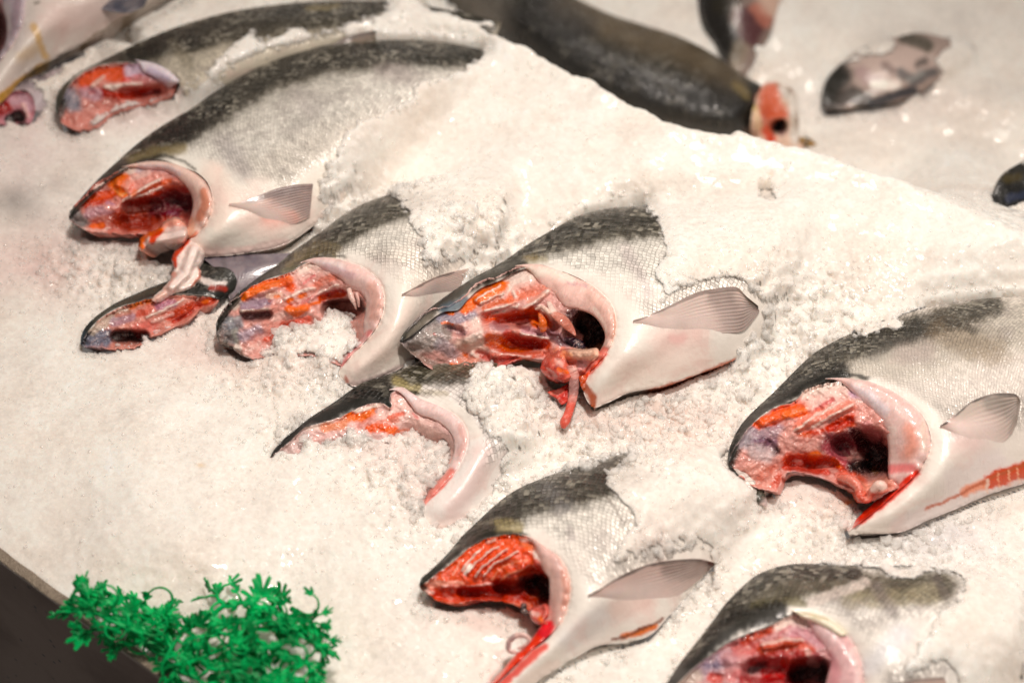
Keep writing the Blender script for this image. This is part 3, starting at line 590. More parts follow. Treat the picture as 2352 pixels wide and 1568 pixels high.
s.patch(f, [(80, 940), (110, 885), (180, 812), (270, 740), (360, 725), (440, 690), (540, 590), (680, 540), (790, 490), (900, 475), (1010, 490), (1120, 520), (1240, 585), (1345, 680), (1400, 770), (1400, 860), (1375, 950), (1320, 1050),
  (1235, 1140), (1190, 1165), (1130, 1140), (1080, 1100), (940, 1052), (830, 1045), (740, 1075), (620, 1108), (560, 1100), (480, 1085), (400, 1118), (330, 1125), (240, 1090), (195, 1045), (130, 1000), (95, 965)],
 (220, 168, 160), [
 # snout side: grey translucent skin
 (GRY, [(100, 940), (200, 900), (300, 850)], 90, .9), ((126, 124, 122), [(130, 900), (250, 800), (330, 760)], 45, .8), ((168, 158, 152), [(200, 960), (330, 900)], 60, .8), ((120, 112, 102), [(130, 990), (220, 1050), (330, 1100)], 22, .7),
 ((88, 112, 128), [(370, 745), (430, 725), (470, 700)], 24, .9), ((150, 142, 158), [(330, 790), (450, 800), (520, 780)], 32, .85), ((160, 150, 160), [(400, 1000), (330, 960)], 40, .6),
 (FAT, [(560, 660), (700, 600), (840, 560), (1000, 560)], 60, .8), (PKL, [(1000, 560), (1150, 620), (1250, 700)], 80, .8),
 (OR, [(480, 740), (560, 670), (640, 610), (700, 600)], 36, .95), (OR, [(560, 690), (660, 640)], 34, .85), ((214, 92, 30), [(590, 740), (680, 700), (760, 690)], 16, .8), (OR, [(360, 755), (400, 770)], 14, .9), (OR, [(340, 828), (400, 835)], 7, .7),
 (FAT, [(540, 690), (600, 655), (690, 600)], 6, .9), (FAT, [(575, 712), (650, 670), (712, 650)], 5, .85), (FAT, [(600, 760), (700, 735), (780, 700)], 8, .85), (FAT, [(620, 795), (720, 760), (800, 720)], 10, .85),
 (SAL, [(760, 680), (850, 640), (950, 620)], 34, .75), (PK, [(790, 620), (900, 590), (960, 640)], 26, .6), (FAT, [(820, 760), (900, 700), (980, 640)], 13, .9), (FAT, [(770, 640), (785, 670)], 12, .8), ((240, 170, 150), [(860, 700), (960, 660)], 12, .7),
 (ORD, [(620, 810), (760, 790), (880, 760), (960, 800)], 32, .9), (RED, [(700, 830), (820, 800), (930, 800)], 26, .7), (OR, [(900, 800), (940, 860), (960, 840)], 34, .9), (OR, [(960, 800), (990, 850)], 22, .8),
 (FAT, [(930, 730), (970, 760), (1000, 800)], 14, .8), (PK, [(580, 850), (680, 880), (800, 860)], 46, .75), (LIL, [(650, 840), (720, 870)], 26, .6), ((205, 150, 160), [(850, 880), (980, 890), (1080, 940)], 34, .8), (DR, [(800, 840), (860, 860)], 16, .6),
 (FAT, [(540, 820), (560, 900), (500, 940)], 30, .7), ((240, 206, 190), [(450, 960), (560, 980), (640, 930)], 36, .7), (PKL, [(480, 850), (540, 870)], 22, .8),
 ((112, 70, 78), [(375, 862), (405, 868)], 18, .8), ((140, 100, 108), [(430, 880), (470, 890)], 18, .7), ((150, 130, 132), [(330, 900), (360, 980)], 18, .5), (BLK, [(468, 897), (470, 899)], 4, .9), ((170, 60, 56), [(288, 898), (292, 900)], 8, .9),
 ((206, 76, 30), [(640, 940), (740, 970), (850, 1000), (950, 970)], 48, .95), (RED, [(740, 900), (860, 960), (960, 950)], 30, .8), ((214, 92, 44), [(620, 910), (700, 950), (800, 1000)], 20, .7), ((236, 120, 70), [(660, 905), (760, 960), (830, 1005)], 4, .8), ((236, 130, 84), [(640, 930), (720, 985), (800, 1020)], 3.5, .8),
 (FAT, [(820, 890), (900, 915), (980, 920)], 10, .8), (PK, [(830, 905), (940, 935)], 10, .8), ((200, 30, 24), [(850, 955), (880, 965)], 14, .9), (PKL, [(900, 985), (960, 1000)], 10, .7),
 ((226, 128, 110), [(640, 1020), (800, 1030), (940, 1010), (1000, 1010)], 22, .8), (PKL, [(640, 1000), (760, 1025), (880, 1028)], 6, .8), (RED, [(560, 1010), (700, 1070), (800, 1055)], 24, .7), (OR, [(470, 1015), (485, 1022)], 12, .9), (OR, [(390, 1080), (420, 1085)], 16, .8), ((230, 140, 110), [(440, 1060), (540, 1050)], 26, .6), (FAT, [(520, 1010), (560, 1030)], 12, .7),
 (LIL, [(1000, 900), (1060, 930), (1090, 960)], 26, .7),
 # cavity wall, its deep shade painted in as near-black red
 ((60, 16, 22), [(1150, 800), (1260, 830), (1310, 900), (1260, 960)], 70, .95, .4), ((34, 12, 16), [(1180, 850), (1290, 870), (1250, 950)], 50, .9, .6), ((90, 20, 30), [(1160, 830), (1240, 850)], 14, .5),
 ((240, 190, 160), [(1150, 1010), (1250, 1000), (1290, 980)], 26, .9, .4), ((226, 130, 100), [(1050, 1010), (1120, 1020)], 34, .8), (PKL, [(1130, 1080), (1200, 1060), (1280, 1050)], 40, .8)],
 pits=[(5.0, [(1230, 840), (1280, 880), (1260, 930)], 75, .5), (3.0, [(1130, 900), (1180, 920)], 50), (1.6, [(700, 820), (900, 800), (1000, 850)], 40), (1.2, [(750, 950), (900, 960)], 40), (.7, [(375, 868), (440, 880)], 26), (0.8, [(600, 790), (760, 760)], 26)],
 rough=.10, bumps=[(.5, [(560, 680), (700, 620)], 30), (.4, [(820, 760), (980, 640)], 14), (.5, [(500, 930), (620, 880), (760, 880)], 36), (.4, [(640, 1030), (940, 1020)], 14), (.5, [(900, 820), (960, 870)], 30), (.35, [(830, 900), (980, 925)], 12)])
s.strip(f, [(790, 494, 830, 560), (900, 480, 900, 590), (1010, 492, 1010, 640), (1100, 525, 1090, 735), (1180, 560, 1160, 745), (1245, 590, 1220, 765), (1315, 650, 1262, 790), (1372, 735, 1300, 835), (1392, 830, 1325, 890), (1375, 930, 1322, 945), (1330, 1020, 1285, 1010), (1270, 1090, 1210, 1070), (1205, 1162, 1120, 1110)],
 (238, 204, 194), [(FAT, [(850, 520), (980, 520), (1120, 560)], 34, .9), (PKL, [(980, 600), (1150, 660), (1230, 740)], 60, .7), ((214, 170, 172), [(1100, 590), (1210, 600)], 10, .7), ((236, 196, 184), [(1250, 660), (1360, 800), (1370, 880)], 40, .9), ((250, 226, 214), [(1262, 740), (1318, 830), (1330, 900)], 12, .8), ((210, 160, 140), [(1385, 780), (1395, 860), (1370, 940)], 10, .6),
  ((224, 120, 108), [(1330, 1000), (1270, 1070), (1190, 1130)], 26, .85), ((230, 80, 50), [(1320, 1050), (1240, 1130), (1200, 1165)], 12, .9)], H=.45, drop=.5)
# gill rakers, throat tissue and what hangs from it
s.patch(f, [(1060, 990), (1130, 985), (1220, 985), (1290, 985), (1300, 1030), (1240, 1090), (1190, 1150), (1160, 1160), (1110, 1180), (1060, 1185), (1010, 1170), (940, 1115), (935, 1085), (960, 1040), (1010, 1010)], (222, 120, 104),
 [((224, 96, 88), [(960, 1080), (1000, 1150), (1050, 1170)], 40, .8), (PKL, [(1040, 1060), (1060, 1110)], 20, .7), ((150, 20, 40), [(1040, 1100), (1070, 1120)], 18, .8), ((248, 208, 184), [(1130, 1020), (1220, 1010), (1270, 1010)], 40, .9), ((240, 160, 120), [(1080, 1020), (1110, 1030)], 22, .8), (OR, [(1110, 1075), (1150, 1080)], 8, .8),
  ((240, 180, 180), [(1130, 1100), (1200, 1080)], 28, .7), (OR, [(1050, 1110), (1100, 1130)], 14, .7), ((90, 60, 66), [(1020, 1170), (1070, 1185)], 8, .7)],
 bumps=[(.9, [(1000, 1080), (1050, 1130)], 30), (1.2, [(1130, 1020), (1230, 1010)], 30)], off=-.6, name='throat_tissue', rough=.2)
s.cord(f, [(1130, 1090, 34, .7), (1140, 1180, 30, 0), (1130, 1290, 26, -.8), (1105, 1380, 25, -1.2), (1080, 1440, 24, -1.6), (1072, 1468, 12, -1.9)], (226, 150, 140), [((150, 120, 118), [(1150, 1190), (1150, 1260)], 20, .7), ((226, 96, 80), [(1100, 1350), (1070, 1460)], 40, .8), (FAT, [(1150, 1110), (1160, 1160)], 16, .6)], flat=.7)
s.patch('Z7', [(1530, 1095), (1470, 1120), (1400, 1145), (1352, 1172), (1385, 1200), (1430, 1225), (1452, 1262), (1485, 1272), (1520, 1250), (1545, 1180)], (226, 96, 88), [((240, 150, 134), [(1360, 1175), (1480, 1150)], 14, .7), ((200, 50, 50), [(1450, 1240), (1520, 1140)], 12, .7), ((240, 130, 120), [(1410, 1200), (1500, 1160)], 6, .7)], off=-.2, name='gill_filament', rough=.12, zfun=lambda P: 0.016 + 0 * P[:, 0], skirt=.008)
s.cord(f, [(1190, 1150, 22, .5), (1215, 1230, 28, -.2), (1245, 1290, 24, -.7), (1255, 1335, 10, -1.0)], (176, 84, 44), [(ORD, [(1180, 1160), (1210, 1190)], 20, .7)], flat=.5, name='throat_flap')
s.cord(f, [(985, 700, 12, 0), (1020, 770, 24, 1.0), (1080, 820, 36, 1.2), (1120, 865, 24, .9), (1150, 905, 5, .7)], (206, 132, 116), [(FAT, [(980, 700), (1010, 750)], 22, .8), ((150, 70, 66), [(1060, 850), (1120, 880)], 12, .6)], flat=.4, name='gill_filament')
s.cord(f, [(930, 770, 10, .2), (950, 830, 24, .6), (945, 870, 20, .3), (935, 880, 6, .2)], (232, 110, 44), [(PKL, [(960, 850)], 10, .6)], flat=.8, name='fat_lobe')
s.cord(f, [(905, 745, 6, .4), (950, 735, 12, .8), (985, 765, 12, .9), (1000, 790, 6, .6)], (244, 206, 190), name='fat_lobe')
s.cord(f, [(1090, 935, 20, -1.5), (1130, 955, 36, -1.2), (1180, 975, 34, -1.4), (1205, 985, 12, -1.8)], (30, 16, 36), name='dark_organ')
s.fin(f, [(1500, 812, 1500, 836, .2), (1560, 795, 1570, 850, .5), (1640, 760, 1670, 880, .8), (1750, 708, 1790, 900, .9), (1880, 645, 1930, 905, 1.0), (2010, 618, 2060, 890, .9), (2135, 614, 2175, 872, .8), (2190, 668, 2240, 800, .6), (2245, 712, 2262, 770, .4)],
 (216, 194, 184), [((240, 214, 204), [(1500, 830), (1700, 860), (1950, 880)], 70, .9), ((130, 114, 108), [(1510, 812), (1750, 712), (1900, 645), (2135, 618)], 14, .85), ((150, 134, 128), [(2040, 680), (2120, 860), (2230, 770)], 80, .75), (BRN, [(2140, 620), (2240, 730)], 12, .7), ((240, 180, 172), [(1700, 900), (1850, 900)], 40, .7)], rays=13, frag=.25)
s.see(f, [(0, 900), (60, 760), (300, 540), (860, 285), (1040, 215), (1150, 165), (1300, 110), (1420, 120), (1480, 100), (1545, 130), (1590, 175), (1575, 215), (1605, 260), (1660, 330), (1620, 365), (1630, 420), (1600, 560), (1630, 640), (1640, 755), (1700, 715), (1850, 640), (2000, 600), (2140, 603), (2185, 640), (2215, 690), (2270, 712), (2225, 760), (2250, 810), (2140, 875), (2130, 960), (2115, 1060), (2000, 1200), (1250, 1500), (600, 1500), (0, 1300)],
 [(2235, -2), (2300, 5), (2330, 60), (2280, 40)])
central = s

# ------------------------------------------------------------------ the long fish above it
f = 'ZA'
s = Fish('longest salmon, whole scaly back and silver flank bare, white flap dangling below its throat', (480, 400))
s.body(f, [
 (72, 1008, 74, 1014, 3.2, 3.0, 0, 1), (98, 960, 118, 968, 3.2, 3.6, .1, 1), (190, 850, 208, 880, 3.2, 4.0, .3, 1), (290, 755, 300, 812, 3.1, 4.3, .6, 1), (380, 675, 400, 752, 3.0, 4.6, .9, 1),
 (480, 600, 500, 742, 2.9, 5.0, 1.1, 1), (570, 545, 600, 775, 2.9, 5.4, 1.3, 1), (650, 498, 680, 810, 2.8, 5.7, 1.4, 1), (730, 440, 725, 865, 2.8, 5.8, 1.8, 1), (800, 395, 740, 940, 2.8, 5.6, 2.2, 1),
 (880, 350, 725, 1010, 2.8, 5.0, 2.9, 1), (960, 308, 690, 1060, 2.7, 4.0, 3.8, 1), (1040, 275, 640, 1105, 2.7, 3.2, 4.6, 1), (1120, 248, 650, 1185, 2.7, 2.0, 5.0, .3), (1200, 225, 740, 1190, 2.7, 1.8, 5.2, 0),
 (1300, 205, 900, 1175, 2.6, 1.8, 5.3, 0), (1400, 195, 1080, 1132, 2.6, 1.8, 5.2, 0), (1500, 189, 1230, 1030, 2.5, 1.6, 5.0, 0), (1600, 187, 1400, 880, 2.5, 1.5, 4.6, 0),
 (1700, 188, 1560, 740, 2.4, 1.4, 4.2, 0), (1800, 196, 1720, 600, 2.2, 1.2, 3.6, 0), (1900, 212, 1880, 480, 2.0, 1.0, 3.0, 0), (2020, 240, 2040, 390, 1.6, .9, 2.2, 0), (2200, 290, 2220, 370, 1.0, .5, 1.4, 0)],
 (246, 238, 226), [
 (SIL, [(700, 640), (900, 560), (1200, 420), (1700, 300)], 170, .7), ((74, 68, 52), [(440, 700), (620, 600), (800, 490), (1000, 370), (1250, 290), (1550, 250), (1950, 250)], 67, .92, .6),
 ((150, 142, 120), [(800, 600), (1100, 420), (1500, 300)], 50, .15, .8), (OLV, [(330, 760), (500, 640), (700, 500), (900, 370), (1150, 270), (1500, 220), (1950, 245)], 60, .85, .5), ((46, 43, 36), [(560, 620), (750, 500)], 50, .6, .8), ((46, 43, 36), [(1000, 320), (1100, 290)], 40, .5, .8),
 (OLV, [(75, 1010), (190, 870), (300, 780), (400, 720)], 34, .95), ((150, 132, 84), [(360, 735), (480, 700), (600, 690)], 24, .75, .8), ((52, 48, 34), [(250, 830), (400, 745), (520, 722), (610, 755), (660, 790)], 7, .7, .7), (DK, [(72, 1010), (150, 905), (300, 770)], 14, .7),
 ((170, 160, 162), [(790, 660), (880, 790)], 45, .5, .9), ((180, 168, 166), [(1130, 440), (1200, 520)], 40, .4, .9), ((176, 160, 158), [(1540, 330), (1640, 350)], 40, .5, .9),
 ((250, 228, 214), [(740, 800), (790, 900), (760, 1020)], 50, .8, .7), ((252, 222, 210), [(900, 980), (1000, 1040), (1120, 980)], 80, .8, .8), ((240, 160, 144), [(1000, 1015), (1080, 1000)], 36, .65, .8), ((246, 214, 206), [(700, 1170), (900, 1160), (1080, 1120)], 18, .7)],
 [(0, [(72, 1010), (300, 790), (420, 740)], 34), (.3, [(450, 700), (600, 690)], 30), (0, [(600, 790), (760, 850), (780, 950), (700, 1120)], 100), (0, [(850, 1050), (1100, 1050), (1250, 950)], 130), (.2, [(800, 850), (1000, 880)], 50)], size=5.6)
h = 'ZB'
s.addctrl(f, [(110, 1040, 2.4), (200, 1075, 1.8), (300, 1082, 1.5), (420, 1082, 1.5), (520, 1060, 2.0), (600, 1040, 2.6), (600, 960, 4.2)])
s.patch(h, [(120, 668), (160, 590), (250, 500), (330, 410), (430, 350), (560, 280), (700, 240), (850, 232), (1000, 270), (1110, 330), (1200, 410), (1260, 520), (1265, 620), (1220, 720), (1140, 800), (1080, 820), (1000, 780), (900, 760), (830, 800), (720, 805), (600, 812), (440, 800), (300, 790), (220, 755), (160, 720), (128, 695)],
 (206, 128, 116), [
 ((134, 128, 126), [(140, 660), (190, 670), (230, 700)], 60, .95), ((100, 98, 92), [(125, 670), (160, 600)], 20, .8), (FAT, [(560, 290), (700, 260), (850, 250)], 40, .9), ((205, 190, 200), [(700, 290), (860, 270), (960, 310)], 40, .8), (FAT, [(340, 440), (440, 370)], 12, .7),
 (OR, [(480, 400), (560, 360), (600, 400)], 50, .95), (OR, [(500, 440), (560, 480)], 40, .9), ((206, 60, 30), [(250, 560), (360, 540), (440, 500)], 34, .95), (ORD, [(320, 510), (480, 480)], 30, .85), ((244, 170, 110), [(490, 450), (540, 500), (590, 470), (600, 400)], 12, .8),
 (PK, [(620, 420), (760, 360), (900, 360)], 60, .9), (PKL, [(640, 360), (760, 310)], 26, .7), ((224, 100, 60), [(700, 460), (840, 400), (940, 380)], 20, .85), (FAT, [(560, 540), (700, 450), (860, 360)], 9, .85), (FAT, [(600, 520), (740, 480), (860, 430)], 9, .85), (OR, [(640, 490), (660, 460)], 20, .7), (SAL, [(900, 420), (1000, 440)], 22, .6),
 ((176, 44, 22), [(600, 580), (760, 540), (900, 480), (1050, 470)], 40, .95), ((110, 16, 24), [(800, 560), (960, 500), (1080, 520)], 40, .85), ((196, 150, 160), [(290, 640), (400, 620), (500, 620)], 44, .8), ((170, 120, 150), [(440, 560), (480, 580)], 24, .7), (PK, [(440, 590), (540, 600), (700, 610), (800, 600)], 24, .8), ((170, 70, 60), [(700, 600), (850, 590)], 12, .8),
 ((170, 52, 22), [(520, 680), (640, 690), (780, 680), (850, 640)], 75, .97), ((150, 40, 24), [(600, 740), (760, 740)], 40, .7), (OR, [(320, 740), (390, 740)], 26, .9), (PKL, [(240, 760), (400, 780), (460, 760)], 12, .7), ((186, 66, 30), [(600, 780), (700, 785)], 12, .7),
 ((104, 22, 36), [(820, 620), (950, 600), (1080, 560)], 60, .95), ((92, 24, 36), [(900, 570), (1060, 540), (1090, 620)], 50, .8, .8), ((130, 50, 66), [(900, 640), (1000, 610), (1090, 600)], 8, .7), ((120, 40, 56), [(960, 570), (1080, 560)], 6, .7), ((150, 84, 110), [(930, 640), (1000, 650)], 14, .6)],
 pits=[(2.6, [(960, 560), (1060, 580), (1050, 640)], 100, .9), (2.2, [(620, 600), (850, 580)], 60), (1.6, [(600, 700), (800, 680)], 60)], bumps=[(.5, [(530, 400), (590, 420)], 40), (.4, [(620, 500), (860, 380)], 16)], rough=.12)
s.strip(h, [(560, 282, 620, 330), (700, 240, 740, 300), (850, 230, 880, 300), (1000, 262, 980, 350), (1110, 318, 1050, 410), (1205, 400, 1098, 480), (1262, 500, 1118, 560), (1270, 600, 1105, 650), (1235, 700, 1075, 730), (1160, 800, 1060, 830), (1090, 860, 1065, 870)],
 (238, 206, 194), [((214, 190, 192), [(700, 280), (860, 270), (1000, 320)], 30, .7), ((214, 134, 104), [(1200, 470), (1220, 560), (1170, 680)], 34, .8), ((246, 214, 204), [(1070, 380), (1130, 480), (1130, 600), (1090, 720)], 24, .9), ((240, 186, 150), [(1090, 700), (1100, 840)], 40, .6), ((220, 120, 90), [(1080, 860), (1150, 800)], 14, .7)], H=.5, drop=.5)
s.patch(h, [(1062, 720), (1075, 780), (1062, 870), (980, 890), (860, 905), (770, 905), (730, 945), (700, 940), (680, 890), (690, 850), (740, 800), (830, 770), (890, 700), (940, 680), (1010, 675)], (246, 222, 214),
 [(OR, [(700, 930), (700, 860), (760, 810), (850, 770)], 34, .97), ((236, 70, 20), [(790, 870), (850, 790)], 22, .9), ((226, 150, 130), [(880, 730), (960, 710), (1060, 710)], 34, .85), ((240, 180, 160), [(900, 690), (1000, 690)], 14, .8), (PKL, [(720, 940), (740, 920)], 10, .7)], off=-1.0, bumps=[(1.0, [(780, 850), (1040, 800)], 40)], mat='collar', name='throat_flap', rough=.06)
s.patch(h, [(1110, 840), (1190, 880), (1215, 960), (1195, 1010), (1170, 1070), (1185, 1110), (1170, 1180), (1110, 1235), (1000, 1275), (900, 1310), (820, 1345), (785, 1335), (800, 1305), (880, 1240), (930, 1170), (965, 1080), (950, 1020), (985, 940), (1050, 880)], (248, 228, 220),
 [((210, 70, 40), [(968, 1060), (972, 980), (1040, 900), (1085, 850)], 20, .97), ((240, 168, 150), [(900, 1230), (960, 1130)], 30, .8), ((240, 184, 166), [(790, 1335), (900, 1280)], 26, .6), ((206, 110, 84), [(1110, 1230), (1180, 1150), (1178, 1090)], 10, .8)],
 off=-.4, bumps=[(.8, [(1130, 930), (1060, 1120), (950, 1220)], 40)], mat='collar', name='belly_flap', rough=.05, zfun=lambda P: 0.030 - 0.008 * sstep(520, 660, P[:, 1]))
s.fin(f, [(815, 945, 815, 962, .3), (880, 935, 900, 990, .5), (960, 905, 1000, 1040, .8), (1050, 872, 1110, 1040, .9), (1140, 856, 1165, 1020, .9), (1205, 853, 1190, 1005, .8)],
 (226, 190, 178), [((140, 126, 124), [(815, 950), (960, 905), (1205, 858)], 26, .85), ((150, 134, 132), [(1060, 900), (1190, 950)], 60, .8), ((244, 160, 140), [(1000, 1000), (1100, 1020)], 40, .8), ((246, 222, 208), [(830, 960), (950, 1000)], 40, .8)], rays=14)
s.fin(f, [(1280, 225, 1300, 240, .2), (1340, 180, 1360, 215, .2), (1420, 155, 1430, 205, .3), (1500, 142, 1490, 196, .3)], (110, 96, 76), [(DK, [(1280, 225), (1400, 160), (1500, 145)], 14, .7)], rays=7, name='dorsal_fin', blend=False, zfun=lambda P: np.full(len(P), .027), curl=.4)
s.see(f, [(0, 1100), (0, 800), (500, 450), (900, 250), (1260, 190), (1290, 170), (1400, 120), (1520, 130), (1540, 180), (1800, 165), (1900, 190), (1985, 225), (1990, 255), (1930, 290), (1800, 330), (1690, 370), (1620, 440), (1540, 470), (1470, 530), (1390, 560), (1330, 620), (1290, 660), (1250, 730), (1225, 790), (1212, 850), (1200, 950), (1190, 1040), (1150, 1095), (1000, 1260), (700, 1500), (100, 1400)])
# ------------------------------------------------------------------ fish left of the centre
f = 'ZC'
s = Fish('salmon left of the central one, blunt grey front end, ice heaped against its throat', (800, 800))
s.body(f, [
 (232, 1130, 236, 1136, 2.4, 2.3, 0, 1), (232, 1075, 262, 1070, 2.6, 2.9, .1, 1), (262, 1005, 320, 985, 2.7, 3.3, .2, 1), (330, 920, 395, 900, 2.8, 3.5, .3, 1), (400, 835, 475, 810, 2.8, 3.7, .4, 1), (490, 765, 570, 745, 2.8, 3.8, .5, 1),
 (590, 690, 700, 702, 2.8, 4.0, .6, 1), (690, 625, 830, 655, 2.7, 4.2, .8, 1), (770, 560, 905, 600, 2.7, 4.4, 1.0, 1), (840, 500, 990, 562, 2.6, 4.7, 1.2, 1), (920, 445, 1110, 560, 2.6, 5.0, 1.4, 1),
 (1000, 390, 1230, 590, 2.6, 5.3, 1.5, 1), (1080, 330, 1350, 620, 2.6, 5.5, 1.6, 1), (1160, 270, 1450, 680, 2.6, 5.6, 1.9, 1), (1250, 205, 1525, 770, 2.6, 5.6, 2.4, 1), (1350, 150, 1548, 870, 2.6, 5.3, 3.0, 1),
 (1440, 112, 1540, 980, 2.5, 4.8, 3.6, 1), (1530, 80, 1500, 1090, 2.5, 4.1, 4.2, 1), (1620, 55, 1400, 1220, 2.4, 3.0, 4.6, 1), (1710, 30, 1270, 1340, 2.4, 2.2, 4.8, 1), (1800, 5, 1195, 1440, 2.3, 1.6, 5.0, .7),
 (1900, -20, 1290, 1560, 2.2, 1.0, 5.0, .2), (2000, -50, 1420, 1535, 2.2, .9, 5.0, 0), (2100, -80, 1560, 1478, 2.1, .8, 5.0, 0), (2200, -110, 1700, 1410, 2.0, .6, 4.6, 0), (2300, -140, 1850, 1290, 2.0, .4, 4.0, 0), (2450, -180, 2100, 1050, 1.6, .2, 3.2, 0), (2650, -230, 2400, 700, 1, 0, 2, 0)],
 (248, 238, 226), [
 (SIL, [(1200, 420), (1500, 330), (1800, 250)], 170, .7), ((76, 70, 50), [(800, 640), (1000, 510), (1250, 370), (1500, 230), (1800, 150)], 85, .92, .6), (OLV, [(500, 790), (700, 660), (900, 520), (1200, 310), (1450, 150), (1700, 80)], 80, .75, .6),
 ((158, 142, 104), [(880, 560), (1050, 470), (1150, 480)], 50, .6), ((140, 124, 82), [(800, 610), (1000, 540), (1150, 545)], 24, .7), ((56, 50, 36), [(850, 605), (960, 560), (1090, 545), (1220, 550), (1330, 575)], 10, .7, .7), (OLV, [(236, 1130), (262, 1010), (330, 920), (400, 850), (520, 760), (700, 670)], 55, .95), (DK, [(236, 1130), (250, 1040), (330, 925), (500, 770)], 26, .7),
 ((120, 120, 84), [(760, 660), (900, 640)], 24, .7), (WH, [(1300, 570), (1480, 640), (1600, 760), (1640, 900), (1560, 1100)], 50, .9), ((232, 222, 214), [(1500, 600), (1700, 650)], 60, .5), ((250, 230, 218), [(1700, 1000), (1500, 1300), (1300, 1480)], 90, .7, .8), ((216, 190, 186), [(1280, 1556), (1420, 1530), (1560, 1475), (1700, 1410), (1820, 1335)], 30, .7), ((190, 96, 76), [(1240, 1500), (1268, 1530)], 14, .8),
 ((214, 90, 70), [(1395, 1200), (1290, 1310), (1205, 1400)], 14, .8)],
 [(0, [(236, 1130), (400, 850), (700, 690), (900, 610)], 60), (.1, [(1300, 580), (1560, 700), (1640, 900)], 70), (0, [(1650, 900), (1600, 1200), (1300, 1450)], 190), (0, [(1800, 1200), (2000, 1000)], 190), (.3, [(1600, 640), (1780, 740)], 60)], size=6.0)
s.addctrl(f, [(290, 1230, 2.0), (380, 1290, 1.6), (480, 1345, 1.2), (620, 1290, .9), (800, 1180, .8), (1000, 1120, 1.0), (1200, 1150, .8), (1320, 1200, 1.0), (1150, 1000, 1.6), (1100, 900, 2.6)])
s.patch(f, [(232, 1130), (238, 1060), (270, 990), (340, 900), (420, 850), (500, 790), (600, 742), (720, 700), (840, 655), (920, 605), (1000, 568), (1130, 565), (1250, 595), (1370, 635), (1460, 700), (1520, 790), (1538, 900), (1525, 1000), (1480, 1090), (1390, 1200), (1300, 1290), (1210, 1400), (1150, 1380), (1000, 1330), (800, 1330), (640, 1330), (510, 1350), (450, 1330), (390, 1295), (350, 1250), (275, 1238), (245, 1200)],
 (226, 166, 156), [
 ((112, 110, 110), [(250, 1120), (300, 1060), (350, 1180)], 70, .95), ((142, 144, 152), [(340, 1080), (400, 1060)], 50, .85), ((176, 172, 170), [(330, 1060), (420, 1020)], 12, .6), (OLV, [(240, 1180), (300, 1240), (400, 1290), (480, 1345)], 24, .9), ((92, 90, 88), [(240, 1110), (300, 960), (400, 870)], 30, .85), ((208, 196, 184), [(370, 940), (450, 870)], 28, .8),
 ((150, 150, 140), [(380, 1130), (400, 1240)], 24, .6), (FAT, [(390, 1250), (420, 1260)], 18, .8),
 ((248, 110, 10), [(460, 860), (560, 800), (680, 750), (800, 720)], 38, .97), ((240, 90, 24), [(760, 740), (820, 790)], 34, .95), ((150, 130, 148), [(450, 930), (560, 920), (640, 900)], 38, .9), ((246, 210, 186), [(640, 860), (740, 840)], 24, .6), ((104, 80, 88), [(450, 1010), (520, 1020), (600, 1008), (650, 990)], 34, .85, .8), ((150, 90, 96), [(560, 980), (640, 975)], 14, .7), ((176, 60, 50), [(650, 900), (665, 890)], 12, .6),
 (FAT, [(430, 975), (540, 972), (660, 960)], 12, .8), (PKL, [(860, 660), (1000, 620), (1130, 620)], 60, .9), (FAT, [(900, 650), (1000, 600), (1200, 600)], 30, .8), ((232, 130, 130), [(1000, 700), (920, 760)], 10, .8), ((236, 140, 120), [(1010, 780), (1080, 730), (1150, 710)], 30, .85), (FAT, [(780, 880), (900, 820), (1000, 800)], 14, .7), (OR, [(800, 900), (830, 880)], 18, .85), ((246, 120, 50), [(890, 860), (930, 850)], 16, .8), (OR, [(700, 860), (730, 850)], 14, .7),
 (FAT, [(960, 900), (1050, 830), (1180, 770)], 10, .8), ((210, 120, 120), [(900, 910), (1050, 850), (1160, 800)], 16, .7), ((236, 84, 30), [(1060, 880), (1150, 850), (1220, 850)], 26, .9), ((176, 30, 30), [(1100, 850), (1200, 800), (1240, 830)], 14, .8), ((120, 30, 36), [(1080, 920), (1200, 900), (1300, 900)], 16, .8), (OR, [(800, 960), (850, 990), (930, 950)], 34, .95), ((244, 110, 30), [(950, 930), (1040, 910)], 14, .8),
 (PK, [(700, 960), (740, 1040), (640, 1100)], 50, .8), ((232, 108, 90), [(760, 1080), (870, 1060), (960, 1040)], 28, .85), (RED, [(780, 1090), (900, 1060)], 10, .7), ((240, 200, 190), [(680, 1030), (760, 1000)], 26, .7), ((172, 156, 172), [(450, 1170), (560, 1130)], 50, .8), ((224, 150, 140), [(560, 1200), (700, 1160)], 50, .7), ((236, 92, 60), [(620, 1200), (680, 1170)], 20, .7), (PKL, [(460, 1290), (560, 1240)], 24, .6),
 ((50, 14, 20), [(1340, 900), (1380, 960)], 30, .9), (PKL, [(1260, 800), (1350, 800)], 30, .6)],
 pits=[(1.1, [(480, 1015), (630, 1005)], 36), (3.5, [(1150, 960), (1300, 950)], 70), (.9, [(1080, 880), (1220, 840)], 30)], bumps=[(.5, [(480, 850), (800, 740)], 30), (.5, [(800, 970), (930, 960)], 26), (.4, [(430, 970), (660, 950)], 12)], rough=.14)
